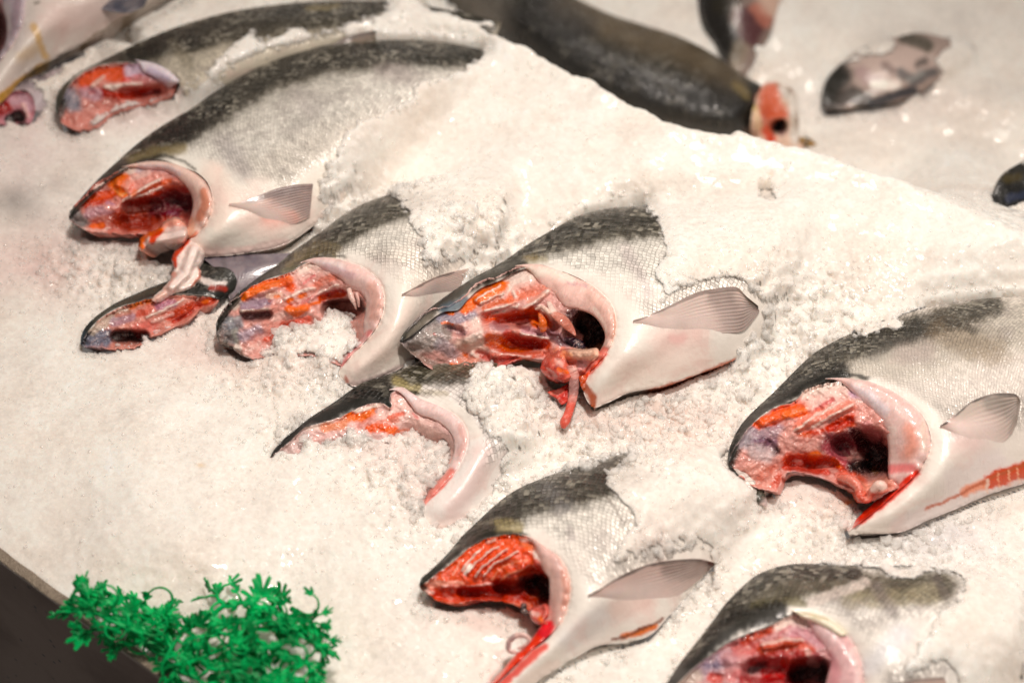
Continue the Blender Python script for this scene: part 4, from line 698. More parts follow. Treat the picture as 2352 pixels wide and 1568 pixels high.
s.strip(f, [(900, 612, 950, 690), (1010, 570, 1040, 680), (1130, 560, 1150, 690), (1250, 588, 1220, 730), (1370, 628, 1270, 790), (1460, 690, 1360, 830), (1530, 785, 1400, 900), (1545, 890, 1400, 980), (1535, 990, 1385, 1060), (1490, 1095, 1385, 1150), (1400, 1215, 1330, 1230), (1300, 1310, 1250, 1310), (1200, 1425, 1185, 1410)],
 (238, 206, 200), [((240, 224, 222), [(930, 640), (1060, 620), (1200, 640)], 40, .8), ((214, 176, 182), [(1100, 640), (1300, 700)], 34, .6), ((226, 180, 168), [(1450, 780), (1490, 900), (1470, 1020)], 44, .85), ((246, 222, 214), [(1400, 850), (1420, 1000)], 18, .7), ((220, 130, 130), [(1430, 1140), (1390, 1180), (1300, 1270), (1215, 1390)], 24, .85)], H=.5, drop=.5)
s.cord(f, [(1270, 800, 18, .2), (1290, 860, 22, .3), (1320, 920, 14, .1), (1330, 960, 6, -.3)], (240, 206, 196), name='tissue_strand')
s.cord(f, [(1330, 830, 14, .3), (1345, 890, 12, .3), (1350, 940, 8, -.1)], (236, 190, 180), name='tissue_strand')
s.fin(f, [(1685, 842, 1690, 860, .3), (1760, 805, 1790, 880, .6), (1850, 755, 1890, 870, .8), (1960, 705, 2010, 850, .9), (2090, 666, 2150, 800, .7), (2220, 640, 2300, 760, .5)],
 (238, 212, 200), [((110, 98, 92), [(1685, 845), (1800, 785), (1950, 710), (2090, 670)], 12, .85), ((246, 226, 214), [(1700, 900), (1950, 830)], 50, .7)], rays=12)
s.see(f, [(150, 1300), (180, 950), (500, 680), (800, 440), (1130, 210), (1350, 110), (1440, 120), (1500, 60), (1620, 90), (1650, 150), (1710, 230), (1700, 300), (1770, 400), (1810, 500), (1820, 600), (1740, 700), (1690, 800), (1690, 836), (1800, 760), (1960, 680), (2085, 655), (2100, 720), (2080, 900), (1900, 1400), (1300, 1650), (1120, 1560), (1170, 1420), (1260, 1310), (1350, 1240), (1385, 1150), (1375, 1060), (1340, 1010), (1290, 960), (1220, 960), (1130, 915), (1040, 940), (985, 990), (960, 1050), (860, 1085), (780, 1120), (720, 1180), (640, 1240), (600, 1270), (500, 1350), (450, 1420)])

# ------------------------------------------------------------------ fish below the centre, filled with ice
f = 'ZF'
s = Fish('salmon below the central one, thin dark front tip, throat packed full of ice', (1000, 1020))
s.body(f, [
 (118, 780, 122, 784, .9, .8, 0, 1), (140, 735, 170, 740, 1.2, 1.3, 0, 1), (200, 665, 240, 680, 1.4, 1.7, .1, 1), (300, 580, 380, 560, 1.6, 2.0, .2, 1), (400, 500, 500, 528, 1.6, 2.2, .4, 1), (500, 435, 620, 490, 1.6, 2.3, .6, 1), (600, 370, 700, 448, 1.6, 2.4, .7, 1),
 (680, 310, 820, 398, 1.6, 2.6, .8, 1), (750, 265, 920, 400, 1.6, 2.7, .9, 1), (820, 235, 972, 428, 1.5, 2.7, .9, 1), (900, 210, 975, 330, 1.4, 3.0, .6, 1), (990, 180, 1050, 300, 1.3, 3.0, .6, 1), (1080, 140, 1190, 375, 1.2, 3.0, .8, 1), (1160, 105, 1320, 425, 1.1, 3.1, 1.0, 1),
 (1250, 95, 1420, 480, 1.1, 3.2, 1.2, 1), (1350, 90, 1490, 560, 1.0, 3.2, 1.6, 1), (1450, 88, 1512, 660, 1.0, 3.1, 2.0, 1), (1550, 90, 1490, 760, 1.0, 2.8, 2.4, 1), (1640, 95, 1430, 870, 1.0, 2.4, 2.8, 1), (1720, 110, 1320, 1000, 1.0, 1.9, 3.2, 1), (1790, 130, 1200, 1120, 1.0, 1.4, 3.5, .8),
 (1850, 170, 1290, 1285, .9, .5, 3.5, 0), (1890, 230, 1390, 1265, .9, .4, 3.4, 0), (1920, 300, 1510, 1215, .8, .3, 3.2, 0), (1950, 400, 1620, 1120, .7, .2, 3.0, 0), (2000, 500, 1720, 1000, .6, 0, 2.6, 0), (2100, 600, 1850, 850, .3, 0, 1.5, 0)],
 (250, 242, 236), [
 ((98, 92, 62), [(700, 330), (950, 230), (1150, 200), (1450, 160), (1800, 150)], 67, .92, .6), ((70, 64, 40), [(820, 260), (1000, 200), (1200, 150)], 40, .6, .8), ((176, 160, 100), [(1000, 240), (1080, 280), (1150, 300)], 36, .8), (OLV, [(700, 310), (900, 270), (960, 400)], 70, .9, .4), ((86, 84, 72), [(1200, 230), (1350, 230), (1500, 220)], 50, .7, .6), ((60, 58, 44), [(1080, 310), (1180, 340), (1240, 350)], 16, .8),
 (DK, [(118, 782), (300, 600), (450, 500), (650, 400), (900, 340)], 75, .97), ((40, 46, 38), [(950, 390), (965, 425)], 20, .9), ((180, 170, 130), [(1200, 330), (1350, 330)], 26, .5), (WH, [(1200, 385), (1340, 400), (1480, 480), (1560, 600)], 50, .95), ((250, 222, 216), [(1620, 730), (1560, 950), (1400, 1150)], 60, .8, .8), ((236, 214, 208), [(1290, 1270), (1500, 1200)], 40, .7), ((236, 110, 92), [(1400, 910), (1300, 1010), (1206, 1105)], 14, .85)],
 [(0, [(118, 780), (400, 540), (700, 420), (960, 420)], 70), (0, [(1350, 450), (1520, 600), (1550, 850), (1350, 1150)], 110), (.2, [(1200, 400), (1350, 400)], 40)], size=6.2)
s.addctrl(f, [(200, 800, .6), (400, 760, .6), (600, 760, .6), (800, 800, .6), (1000, 850, .7), (1200, 900, .8), (1200, 1050, .8), (1100, 600, 1.8), (1300, 700, 2.0)])
s.patch(f, [(120, 782), (165, 745), (240, 680), (380, 562), (500, 530), (620, 490), (700, 450), (820, 402), (920, 402), (965, 430), (968, 330), (1050, 305), (1190, 380), (1320, 432), (1415, 488), (1482, 570), (1500, 660), (1480, 760), (1420, 870), (1310, 995), (1205, 1110), (1100, 1050), (1000, 950), (800, 860), (600, 820), (400, 800), (250, 800), (150, 800)],
 (240, 198, 192), [
 ((200, 180, 176), [(200, 740), (350, 640)], 60, .7), (FAT, [(400, 570), (550, 540)], 26, .7), ((240, 150, 110), [(500, 570), (620, 550), (690, 500)], 30, .85), (OR, [(690, 490), (760, 500), (830, 470), (860, 440)], 34, .97), (FAT, [(720, 455), (840, 420), (900, 410)], 16, .9), (LIL, [(870, 460), (920, 430)], 14, .8), ((230, 150, 140), [(740, 560), (860, 500)], 20, .7),
 (PKL, [(960, 480), (1050, 420), (1200, 480)], 90, .8), ((238, 110, 84), [(960, 500), (1060, 470)], 16, .85), ((238, 140, 120), [(880, 540), (1010, 510)], 24, .8), ((250, 100, 50), [(820, 575), (920, 570), (1000, 590)], 28, .95), (OR, [(960, 600), (1110, 600)], 20, .7), ((236, 120, 120), [(1130, 470), (1160, 500)], 10, .6), ((150, 50, 50), [(1240, 670), (1310, 680)], 14, .8), ((176, 90, 84), [(1290, 860), (1310, 880)], 16, .8), (PK, [(1330, 930), (1300, 1000)], 44, .85), (PKL, [(1200, 650), (1350, 800)], 120, .6)],
 pits=[(1.5, [(1100, 700), (1300, 760)], 110)], rough=.10)
s.strip(f, [(965, 318, 990, 400), (1050, 298, 1080, 420), (1190, 372, 1180, 480), (1320, 424, 1270, 510), (1420, 480, 1350, 560), (1490, 562, 1410, 640), (1510, 660, 1420, 720), (1485, 765, 1400, 800), (1425, 875, 1350, 890), (1315, 1000, 1270, 980), (1200, 1120, 1180, 1095)],
 (240, 212, 208), [((246, 230, 230), [(990, 350), (1100, 360)], 30, .8), ((222, 178, 170), [(1460, 560), (1490, 660), (1460, 760)], 22, .7), ((236, 130, 116), [(1400, 880), (1300, 980), (1210, 1090)], 24, .8)], H=.4, drop=.3)
s.see(f, [(60, 850), (60, 650), (500, 330), (800, 150), (1100, 20), (1500, 0), (1620, 60), (1560, 150), (1500, 220), (1540, 270), (1470, 300), (1450, 380), (1470, 480), (1540, 560), (1610, 670), (1690, 700), (1700, 850), (1670, 1050), (1600, 1130), (1500, 1240), (1350, 1300), (1250, 1330), (1170, 1200), (1190, 1100), (1270, 1000), (1320, 900), (1400, 860), (1440, 740), (1430, 620), (1380, 550), (1250, 590), (1150, 560), (1080, 530), (980, 560), (930, 610), (780, 590), (650, 600), (560, 620), (440, 680), (380, 700), (260, 750), (190, 720)],
 [(1230, 650), (1320, 660), (1300, 700), (1240, 690)])

# ------------------------------------------------------------------ bottom centre fish
f = 'ZG'
s = Fish('salmon at the bottom centre with striped orange flesh and a raised side fin', (1300, 1400))
s.body(f, [
 (124, 935, 128, 940, 3.0, 2.8, 0, 1), (135, 895, 170, 915, 3.1, 3.2, .1, 1), (185, 850, 235, 862, 3.1, 3.5, .2, 1), (260, 780, 310, 808, 3.0, 3.8, .4, 1), (335, 700, 390, 740, 2.9, 4.1, .6, 1), (400, 620, 460, 685, 2.8, 4.4, .8, 1), (480, 545, 535, 642, 2.7, 4.7, 1.0, 1),
 (560, 470, 640, 615, 2.6, 5.0, 1.2, 1), (640, 400, 740, 605, 2.6, 5.3, 1.4, 1), (720, 340, 850, 640, 2.5, 5.6, 1.5, 1), (800, 295, 930, 695, 2.5, 5.8, 1.7, 1), (880, 262, 1020, 755, 2.5, 5.9, 1.9, 1), (960, 230, 1080, 840, 2.5, 5.8, 2.3, 1), (1050, 200, 1098, 940, 2.4, 5.4, 2.9, 1), (1140, 170, 1088, 1040, 2.4, 4.8, 3.5, 1),
 (1240, 140, 1050, 1160, 2.3, 4.0, 4.1, 1), (1340, 110, 960, 1280, 2.3, 3.2, 4.6, 1), (1440, 90, 840, 1370, 2.2, 2.6, 4.9, 1), (1540, 75, 700, 1510, 2.1, 1.8, 5.1, .8), (1640, 60, 560, 1650, 2.1, 1.0, 5.2, .4), (1740, 50, 720, 1660, 2.0, .8, 5.2, 0), (1820, 45, 950, 1515, 2.0, .8, 5.0, 0), (1900, 45, 1120, 1410, 1.9, .8, 4.8, 0),
 (1980, 50, 1280, 1330, 1.8, .8, 4.5, 0), (2060, 60, 1480, 1302, 1.7, .7, 4.2, 0), (2140, 80, 1620, 1255, 1.5, .6, 3.8, 0), (2220, 110, 1750, 1120, 1.3, .5, 3.4, 0), (2300, 160, 1950, 900, 1.0, .4, 2.8, 0), (2400, 260, 2200, 600, .5, 0, 1.5, 0)],
 WH, [
 (SIL, [(800, 560), (1000, 500), (1300, 400), (1500, 300)], 130, .6), ((66, 62, 48), [(480, 620), (640, 500), (850, 400), (1050, 360), (1200, 330), (1500, 200)], 92, .92, .6), (OLV, [(500, 560), (650, 430), (850, 300), (1100, 230), (1400, 150)], 70, .75, .6), ((150, 148, 150), [(950, 330), (1050, 420)], 60, .5, .8), ((176, 160, 110), [(520, 570), (640, 540), (760, 560)], 40, .7), ((160, 142, 96), [(620, 590), (780, 590)], 20, .6),
 (OLV, [(125, 935), (250, 790), (400, 650), (560, 580)], 60, .97), (DK, [(200, 880), (380, 720), (560, 610), (700, 590), (840, 620)], 11, .7, .6), (DK, [(125, 935), (150, 960)], 26, .8), ((130, 118, 110), [(1290, 300), (1370, 420), (1450, 530)], 10, .6, .8), ((200, 188, 186), [(1100, 580), (1110, 620)], 30, .5), (WH, [(880, 640), (1040, 730), (1160, 860), (1140, 1050), (1000, 1280), (800, 1450)], 50, .95),
 ((232, 226, 228), [(1300, 1150), (1100, 1300)], 70, .5, .9), ((248, 218, 206), [(1400, 1080), (1600, 1040)], 60, .8, .8), ((246, 224, 212), [(800, 1560), (1000, 1450)], 40, .6), ((240, 120, 40), [(1440, 1262), (1540, 1240), (1640, 1200)], 22, .97, .4), ((150, 84, 60), [(1370, 1290), (1440, 1270), (1560, 1215), (1700, 1150)], 9, .9, .4), ((236, 60, 40), [(930, 1330), (800, 1440), (680, 1560), (600, 1640)], 26, .9, .5)],
 [(0, [(125, 935), (300, 790), (520, 640), (740, 600)], 50), (0, [(880, 650), (1060, 760), (1150, 950), (1050, 1200), (850, 1420)], 90), (0, [(1300, 1100), (1100, 1350), (700, 1600)], 200), (0, [(1500, 1100), (1700, 1100)], 120), (.5, [(1100, 700), (1250, 850)], 70)], size=6.8)
s.addctrl(f, [(160, 975, 2.6), (240, 1030, 2.0), (330, 1055, 1.7), (450, 1035, 1.7), (640, 1045, 1.7), (780, 1080, 1.8), (860, 1100, 2.2), (950, 1180, 3.2)])
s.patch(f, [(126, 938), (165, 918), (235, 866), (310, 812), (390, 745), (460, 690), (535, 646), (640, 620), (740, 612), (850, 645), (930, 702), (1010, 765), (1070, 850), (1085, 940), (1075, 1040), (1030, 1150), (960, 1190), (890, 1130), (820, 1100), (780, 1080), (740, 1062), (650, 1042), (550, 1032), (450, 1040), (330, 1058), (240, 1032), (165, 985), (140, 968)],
 (226, 120, 96), [
 ((70, 66, 56), [(130, 945), (160, 970)], 26, .9), ((238, 226, 226), [(230, 880), (330, 815), (420, 735), (500, 680)], 14, .9), ((242, 84, 16), [(330, 860), (450, 740), (600, 670), (740, 650)], 90, .97), ((236, 74, 16), [(450, 880), (600, 850), (750, 800), (820, 720)], 80, .97), ((214, 62, 20), [(560, 900), (700, 890)], 30, .8), ((180, 50, 30), [(700, 880), (800, 830), (900, 830)], 24, .8),
 (FAT, [(400, 840), (450, 770), (520, 700)], 7, .9), (FAT, [(440, 850), (500, 780), (600, 700), (640, 690)], 6, .9), (FAT, [(480, 880), (540, 810), (620, 750), (690, 700)], 6, .85), (FAT, [(540, 870), (600, 800), (690, 760), (760, 720)], 6, .85), ((246, 170, 140), [(590, 900), (640, 830), (740, 790), (820, 770)], 5, .85), ((246, 170, 140), [(640, 920), (700, 860), (800, 830)], 5, .8), (FAT, [(560, 660), (620, 640)], 10, .6), (WH, [(420, 860), (455, 810)], 13, .95), ((244, 190, 170), [(340, 870), (400, 770)], 6, .7),
 (PKL, [(840, 660), (900, 740), (920, 820)], 26, .8), ((244, 120, 70), [(790, 660), (860, 700)], 22, .8), (FAT, [(870, 720), (890, 770)], 18, .8), ((226, 90, 80), [(880, 790), (920, 860)], 22, .8), (PKL, [(780, 640), (870, 660)], 12, .7),
 ((232, 160, 140), [(180, 930), (260, 920), (400, 930)], 24, .9), (PKL, [(280, 940), (420, 950), (600, 930)], 10, .8), ((200, 50, 26), [(260, 990), (400, 990), (600, 990), (780, 1000)], 50, .97), ((220, 70, 36), [(240, 1000), (360, 1020)], 26, .8), (PK, [(290, 1000), (330, 1030)], 16, .7), (PKL, [(170, 970), (220, 985)], 10, .8), ((170, 36, 22), [(640, 960), (760, 970), (860, 960)], 34, .8),
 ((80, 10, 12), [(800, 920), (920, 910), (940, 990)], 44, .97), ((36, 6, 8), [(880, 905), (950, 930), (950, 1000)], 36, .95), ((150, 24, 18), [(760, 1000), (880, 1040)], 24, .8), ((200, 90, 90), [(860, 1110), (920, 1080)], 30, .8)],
 pits=[(4.0, [(880, 930), (980, 960), (980, 1030)], 80, .8), (2.2, [(640, 950), (780, 950)], 40), (1.2, [(400, 980), (640, 990)], 30)], bumps=[(.25, [(440, 850), (500, 780), (600, 700)], 10), (.25, [(480, 880), (540, 810), (690, 700)], 10), (.25, [(540, 870), (600, 800), (760, 720)], 10), (.25, [(640, 920), (700, 860), (800, 830)], 10)], rough=.12)
s.strip(f, [(735, 604, 760, 640), (850, 634, 840, 680), (935, 690, 890, 760), (1025, 752, 925, 840), (1085, 835, 960, 890), (1100, 930, 965, 960), (1090, 1040, 962, 1050), (1055, 1150, 935, 1130), (985, 1240, 880, 1240), (900, 1310, 800, 1330), (800, 1400, 720, 1410), (680, 1510, 620, 1540), (560, 1640, 500, 1660)],
 (234, 196, 186), [((214, 176, 170), [(860, 650), (1000, 760), (1030, 860)], 30, .6), ((246, 220, 212), [(960, 860), (975, 1000), (950, 1120)], 18, .85), ((214, 150, 132), [(1060, 850), (1080, 960), (1060, 1080)], 22, .7), ((224, 60, 70), [(960, 1200), (900, 1270)], 40, .95, .3), ((236, 70, 50), [(880, 1290), (780, 1390), (660, 1510), (560, 1620)], 34, .95), ((244, 150, 130), [(760, 1350), (640, 1480)], 16, .6)], H=.45, drop=.5)
s.cord(f, [(800, 1060, 16, 0), (800, 1095, 18, .2), (825, 1115, 12, -.2)], (20, 18, 20), name='dark_organ')
s.patch(f, [(830, 1110), (880, 1070), (950, 1060), (960, 1110), (940, 1160), (920, 1190), (880, 1190), (850, 1160)], (220, 110, 100), [(PKL, [(850, 1115), (890, 1130)], 16, .7), (OR, [(910, 1150), (920, 1180)], 16, .8)], off=-.5, name='throat_tissue', rough=.15)
s.cord(f, [(760, 1372, 9, -.2), (700, 1350, 13, -.1), (705, 1300, 15, .2), (750, 1262, 15, .5), (810, 1262, 14, .5), (838, 1290, 10, .3), (812, 1318, 8, .1), (760, 1345, 8, 0)], (232, 196, 188), [((130, 110, 116), [(690, 1350), (700, 1290), (740, 1256)], 8, .6)], name='tissue_strand')
s.fin(f, [(1215, 998, 1220, 1015, .3), (1290, 960, 1310, 1030, .7), (1400, 890, 1440, 1060, 1.0), (1520, 830, 1580, 1060, 1.3), (1650, 790, 1720, 1040, 1.4), (1800, 770, 1850, 965, 1.3), (1950, 768, 1965, 870, 1.0), (2035, 790, 2020, 812, .8)],
 (214, 186, 176), [((236, 206, 194), [(1220, 1010), (1450, 1030), (1700, 1030)], 70, .85), ((76, 68, 62), [(1215, 1000), (1400, 892), (1600, 803), (1800, 772), (1950, 770)], 13, .9), ((132, 116, 108), [(1750, 850), (1950, 820)], 70, .7), ((244, 190, 174), [(1560, 1050), (1700, 1010)], 40, .7)], rays=12, curl=.5, frag=.2)
s.see(f, [(60, 1050), (80, 850), (300, 600), (620, 370), (720, 290), (800, 280), (860, 240), (960, 250), (1010, 205), (1080, 240), (1150, 235), (1220, 260), (1280, 250), (1290, 300), (1360, 360), (1380, 420), (1440, 470), (1460, 520), (1440, 555), (1390, 600), (1370, 680), (1350, 780), (1330, 870), (1240, 960), (1215, 990), (1400, 860), (1600, 780), (1800, 755), (1980, 760), (2045, 800), (1960, 880), (1830, 985), (1770, 1080), (1715, 1160), (1650, 1260), (1300, 1400), (900, 1700), (400, 1700), (400, 1400)],
 [(1150, 200), (1190, 212), (1240, 170), (1235, 215), (1190, 245)], [(1270, 195), (1340, 165), (1400, 105), (1425, 115), (1400, 165), (1310, 215)])

# ------------------------------------------------------------------ right-hand fish
f = 'ZE'
s = Fish('salmon at the right with thick pale collar and an orange slit along its belly', (2000, 1000))
s.body(f, [
 (146, 1075, 150, 1082, 3.6, 3.4, 0, 1), (143, 1020, 180, 1030, 3.8, 4.0, .1, 1), (165, 950, 212, 950, 3.9, 4.4, .2, 1), (205, 870, 265, 868, 3.9, 4.6, .3, 1), (270, 790, 345, 790, 3.8, 4.9, .5, 1), (350, 715, 440, 735, 3.7, 5.1, .6, 1), (430, 640, 550, 695, 3.5, 5.3, .8, 1),
 (500, 570, 585, 650, 3.4, 5.6, 1.0, 1), (570, 500, 650, 615, 3.3, 5.9, 1.2, 1), (650, 430, 740, 592, 3.2, 6.2, 1.3, 1), (740, 375, 850, 585, 3.2, 6.5, 1.4, 1), (840, 325, 970, 602, 3.1, 6.8, 1.4, 1), (940, 285, 1080, 640, 3.1, 7.0, 1.5, 1), (1040, 245, 1190, 705, 3.0, 7.2, 1.6, 1),
 (1140, 210, 1280, 790, 3.0, 7.3, 1.8, 1), (1240, 180, 1325, 880, 3.0, 7.2, 2.2, 1), (1340, 155, 1335, 970, 2.9, 6.7, 2.8, 1), (1440, 138, 1305, 1060, 2.9, 6.0, 3.5, 1), (1540, 122, 1255, 1130, 2.8, 5.0, 4.2, 1), (1640, 110, 1150, 1230, 2.8, 4.0, 4.8, 1), (1740, 102, 1000, 1360, 2.8, 2.8, 5.3, 1), (1840, 98, 845, 1478, 2.7, 1.9, 5.6, .7),
 (1940, 98, 970, 1490, 2.7, 1.4, 5.8, 0), (2040, 100, 1160, 1480, 2.6, 1.2, 5.8, 0), (2140, 105, 1320, 1410, 2.6, 1.2, 5.7, 0), (2240, 112, 1480, 1345, 2.5, 1.2, 5.6, 0), (2340, 120, 1680, 1260, 2.4, 1.2, 5.5, 0), (2440, 135, 1900, 1190, 2.3, 1.2, 5.3, 0), (2600, 160, 2200, 1050, 2.0, 1.0, 5.0, 0), (2800, 200, 2600, 800, 1.5, .5, 3.5, 0)],
 (240, 230, 220), [
 ((206, 198, 184), [(800, 500), (1200, 400), (1700, 280), (2200, 260)], 180, .8), ((84, 78, 62), [(550, 580), (800, 440), (1050, 330), (1300, 260), (1500, 200), (1700, 150)], 67, .92, .6), ((60, 58, 52), [(1000, 400), (1150, 320), (1350, 270)], 70, .6, .7), ((146, 124, 96), [(1400, 300), (1600, 380), (1700, 420)], 90, .6, .7), ((52, 48, 40), [(1450, 250), (1600, 290)], 30, .5, .9), (OLV, [(480, 620), (700, 430), (900, 330)], 55, .8, .6),
 (DK, [(146, 1070), (150, 980), (220, 850), (380, 720), (560, 610), (800, 550)], 62, .97), (DK, [(600, 600), (760, 560), (900, 560), (1040, 600), (1080, 630)], 12, .8, .6), ((170, 150, 146), [(1180, 440), (1300, 420)], 60, .5, .9), ((214, 206, 196), [(1250, 700), (1380, 800)], 60, .6), (WH, [(1000, 615), (1200, 690), (1330, 800), (1390, 950), (1360, 1120), (1200, 1300)], 45, .95),
 ((240, 214, 208), [(1500, 920), (1600, 960)], 80, .8, .8), ((238, 224, 222), [(1700, 1100), (1500, 1200)], 100, .7), ((236, 222, 218), [(1150, 1440), (1400, 1330), (1850, 1210)], 50, .8), ((226, 76, 20), [(1690, 1180), (1780, 1150), (1900, 1115), (2200, 1010)], 50, .98, .2), ((246, 150, 110), [(1540, 1240), (1640, 1200)], 30, .9, .4), ((206, 96, 50), [(1310, 1340), (1420, 1300), (1540, 1240), (1680, 1165), (1880, 1085)], 9, .9, .5), ((244, 206, 186), [(1665, 1170), (1672, 1240)], 10, .9),
 ((250, 190, 150), [(1730, 1130), (1745, 1220)], 4, .8), ((250, 190, 150), [(1790, 1110), (1805, 1205)], 4, .8), ((250, 190, 150), [(1840, 1100), (1855, 1190)], 4, .8), ((238, 60, 30), [(1255, 1130), (1150, 1230), (1000, 1360), (930, 1420)], 16, .9, .4)],
 [(0, [(146, 1070), (300, 830), (560, 650), (800, 580)], 60), (0, [(950, 610), (1200, 700), (1340, 850), (1380, 1000), (1200, 1280)], 90), (0, [(1500, 1050), (1300, 1350), (1000, 1450)], 150), (0, [(1700, 1000), (1900, 1150)], 150), (.45, [(1100, 500), (1500, 560), (1900, 500)], 160)], size=4.4)
s.addctrl(f, [(190, 1140, 3.0), (270, 1205, 2.4), (350, 1240, 2.2), (430, 1230, 2.2), (460, 1150, 2.4), (620, 1150, 1.8), (760, 1190, 1.8), (880, 1250, 2.0), (960, 1295, 2.4), (1060, 1250, 3.4), (1080, 1150, 4.5)])
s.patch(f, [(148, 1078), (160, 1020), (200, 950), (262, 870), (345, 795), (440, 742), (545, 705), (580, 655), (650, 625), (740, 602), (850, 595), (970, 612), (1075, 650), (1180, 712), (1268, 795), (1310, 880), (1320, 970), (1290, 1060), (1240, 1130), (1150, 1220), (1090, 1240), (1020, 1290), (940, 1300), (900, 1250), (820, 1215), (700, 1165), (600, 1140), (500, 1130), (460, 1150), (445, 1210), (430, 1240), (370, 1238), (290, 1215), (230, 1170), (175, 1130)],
 (224, 160, 150), [
 (DK, [(150, 1060), (180, 1000)], 40, .9), ((156, 150, 158), [(240, 950), (300, 900)], 50, .9), ((168, 140, 150), [(320, 890), (430, 880)], 44, .9), ((110, 76, 100), [(320, 970), (400, 960)], 40, .9), ((70, 40, 52), [(410, 1020), (425, 1000)], 20, .95), ((210, 190, 190), [(300, 1010), (370, 1030)], 50, .8), ((226, 160, 146), [(290, 1150), (380, 1160)], 70, .8), (RED, [(240, 1140), (250, 1150)], 20, .7), ((204, 80, 60), [(420, 1200), (440, 1160)], 24, .8), ((220, 120, 100), [(330, 1160), (420, 1100)], 20, .6),
 ((246, 92, 20), [(320, 840), (400, 820), (470, 770), (600, 750)], 34, .97), (OR, [(480, 790), (600, 770)], 26, .8), (FAT, [(600, 660), (740, 630), (860, 620)], 44, .9), (PKL, [(640, 720), (800, 680), (920, 680)], 50, .8), ((214, 90, 90), [(660, 760), (760, 700)], 12, .8), ((238, 140, 120), [(560, 860), (700, 780), (860, 740)], 36, .85), (FAT, [(540, 880), (660, 790), (800, 720)], 8, .8), (FAT, [(640, 860), (760, 790), (880, 730)], 8, .7),
 ((214, 60, 24), [(580, 920), (700, 900), (780, 840), (860, 810)], 30, .92), (RED, [(740, 870), (860, 830)], 24, .8), ((246, 120, 90), [(780, 890), (890, 850)], 12, .85), ((220, 160, 150), [(480, 920), (600, 960), (700, 940)], 44, .8), ((205, 96, 60), [(560, 900), (620, 920)], 14, .7), ((196, 160, 190), [(880, 660), (1000, 680)], 30, .7),
 ((206, 60, 20), [(500, 1060), (620, 1050), (760, 1060), (820, 1090)], 40, .95), (OR, [(640, 1040), (660, 1030)], 30, .9), (PKL, [(540, 1060), (570, 1070)], 16, .7), ((236, 110, 50), [(760, 1060), (790, 1080)], 20, .8), (RED, [(480, 1100), (620, 1110), (720, 1130)], 18, .8), ((226, 180, 180), [(520, 1130), (700, 1165)], 10, .8),
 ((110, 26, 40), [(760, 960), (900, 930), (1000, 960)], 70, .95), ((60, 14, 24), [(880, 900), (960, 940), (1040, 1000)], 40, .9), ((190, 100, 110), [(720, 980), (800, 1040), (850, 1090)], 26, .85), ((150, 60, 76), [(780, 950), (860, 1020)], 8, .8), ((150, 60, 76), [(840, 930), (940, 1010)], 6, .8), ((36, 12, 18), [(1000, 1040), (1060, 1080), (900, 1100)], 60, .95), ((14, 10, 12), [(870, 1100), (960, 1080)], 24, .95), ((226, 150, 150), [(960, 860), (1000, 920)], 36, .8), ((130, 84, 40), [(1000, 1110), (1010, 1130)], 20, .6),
 ((226, 110, 90), [(820, 1160), (920, 1200), (940, 1280)], 44, .9), ((244, 170, 150), [(900, 1200), (960, 1220)], 20, .7), ((240, 170, 150), [(1000, 1220), (1080, 1200)], 40, .8)],
 pits=[(4.5, [(960, 980), (1030, 1040), (1000, 1090)], 80, .8), (3.0, [(820, 980), (880, 1000)], 60), (.5, [(380, 970), (420, 1010)], 26), (1.2, [(520, 1070), (760, 1080)], 30)], bumps=[(.5, [(340, 830), (600, 750)], 26), (.5, [(560, 860), (860, 740)], 20), (1.0, [(820, 1170), (900, 1200), (940, 1260)], 24)], rough=.14)
s.strip(f, [(720, 592, 760, 660), (850, 584, 860, 690), (970, 598, 950, 740), (1080, 636, 1020, 800), (1190, 700, 1060, 870), (1280, 788, 1078, 940), (1325, 880, 1085, 1010), (1335, 970, 1083, 1090), (1305, 1060, 1090, 1170), (1255, 1132, 1130, 1210), (1150, 1232, 1050, 1300), (1000, 1362, 940, 1400), (848, 1478, 840, 1460)],
 (236, 204, 198), [((232, 220, 224), [(800, 640), (960, 680), (1050, 760)], 40, .8), ((232, 160, 140), [(1210, 880), (1230, 960), (1200, 1020)], 40, .8, .8), ((246, 226, 218), [(1100, 880), (1100, 1000), (1120, 1080)], 30, .8), ((238, 214, 200), [(1290, 850), (1300, 1000)], 18, .8), ((230, 130, 130), [(1100, 1110), (1220, 1100)], 26, .85), ((236, 52, 28), [(1250, 1130), (1130, 1240), (1000, 1350), (880, 1440)], 22, .98, .4)], H=.9, drop=.7)
s.cord(f, [(150, 1090, 8, 0), (200, 1150, 6, 0)], DK, name='dark_organ')
s.cord(f, [(320, 1230, 12, -.4), (325, 1270, 34, -.6), (355, 1310, 20, -1.0), (370, 1328, 4, -1.2)], (60, 58, 46), [((210, 190, 186), [(370, 1260), (375, 1320)], 26, .9)], flat=.5, name='snout_tip')
s.cord(f, [(790, 1160, 14, .2), (870, 1180, 26, .5), (910, 1220, 24, .6), (920, 1280, 20, .4), (960, 1290, 18, .4), (990, 1240, 22, .6), (1040, 1210, 30, .8), (1060, 1250, 24, .6)], (232, 140, 124), [(FAT, [(1010, 1220), (1050, 1220)], 20, .7), (RED, [(900, 1250), (930, 1290)], 12, .5)], name='throat_tissue')
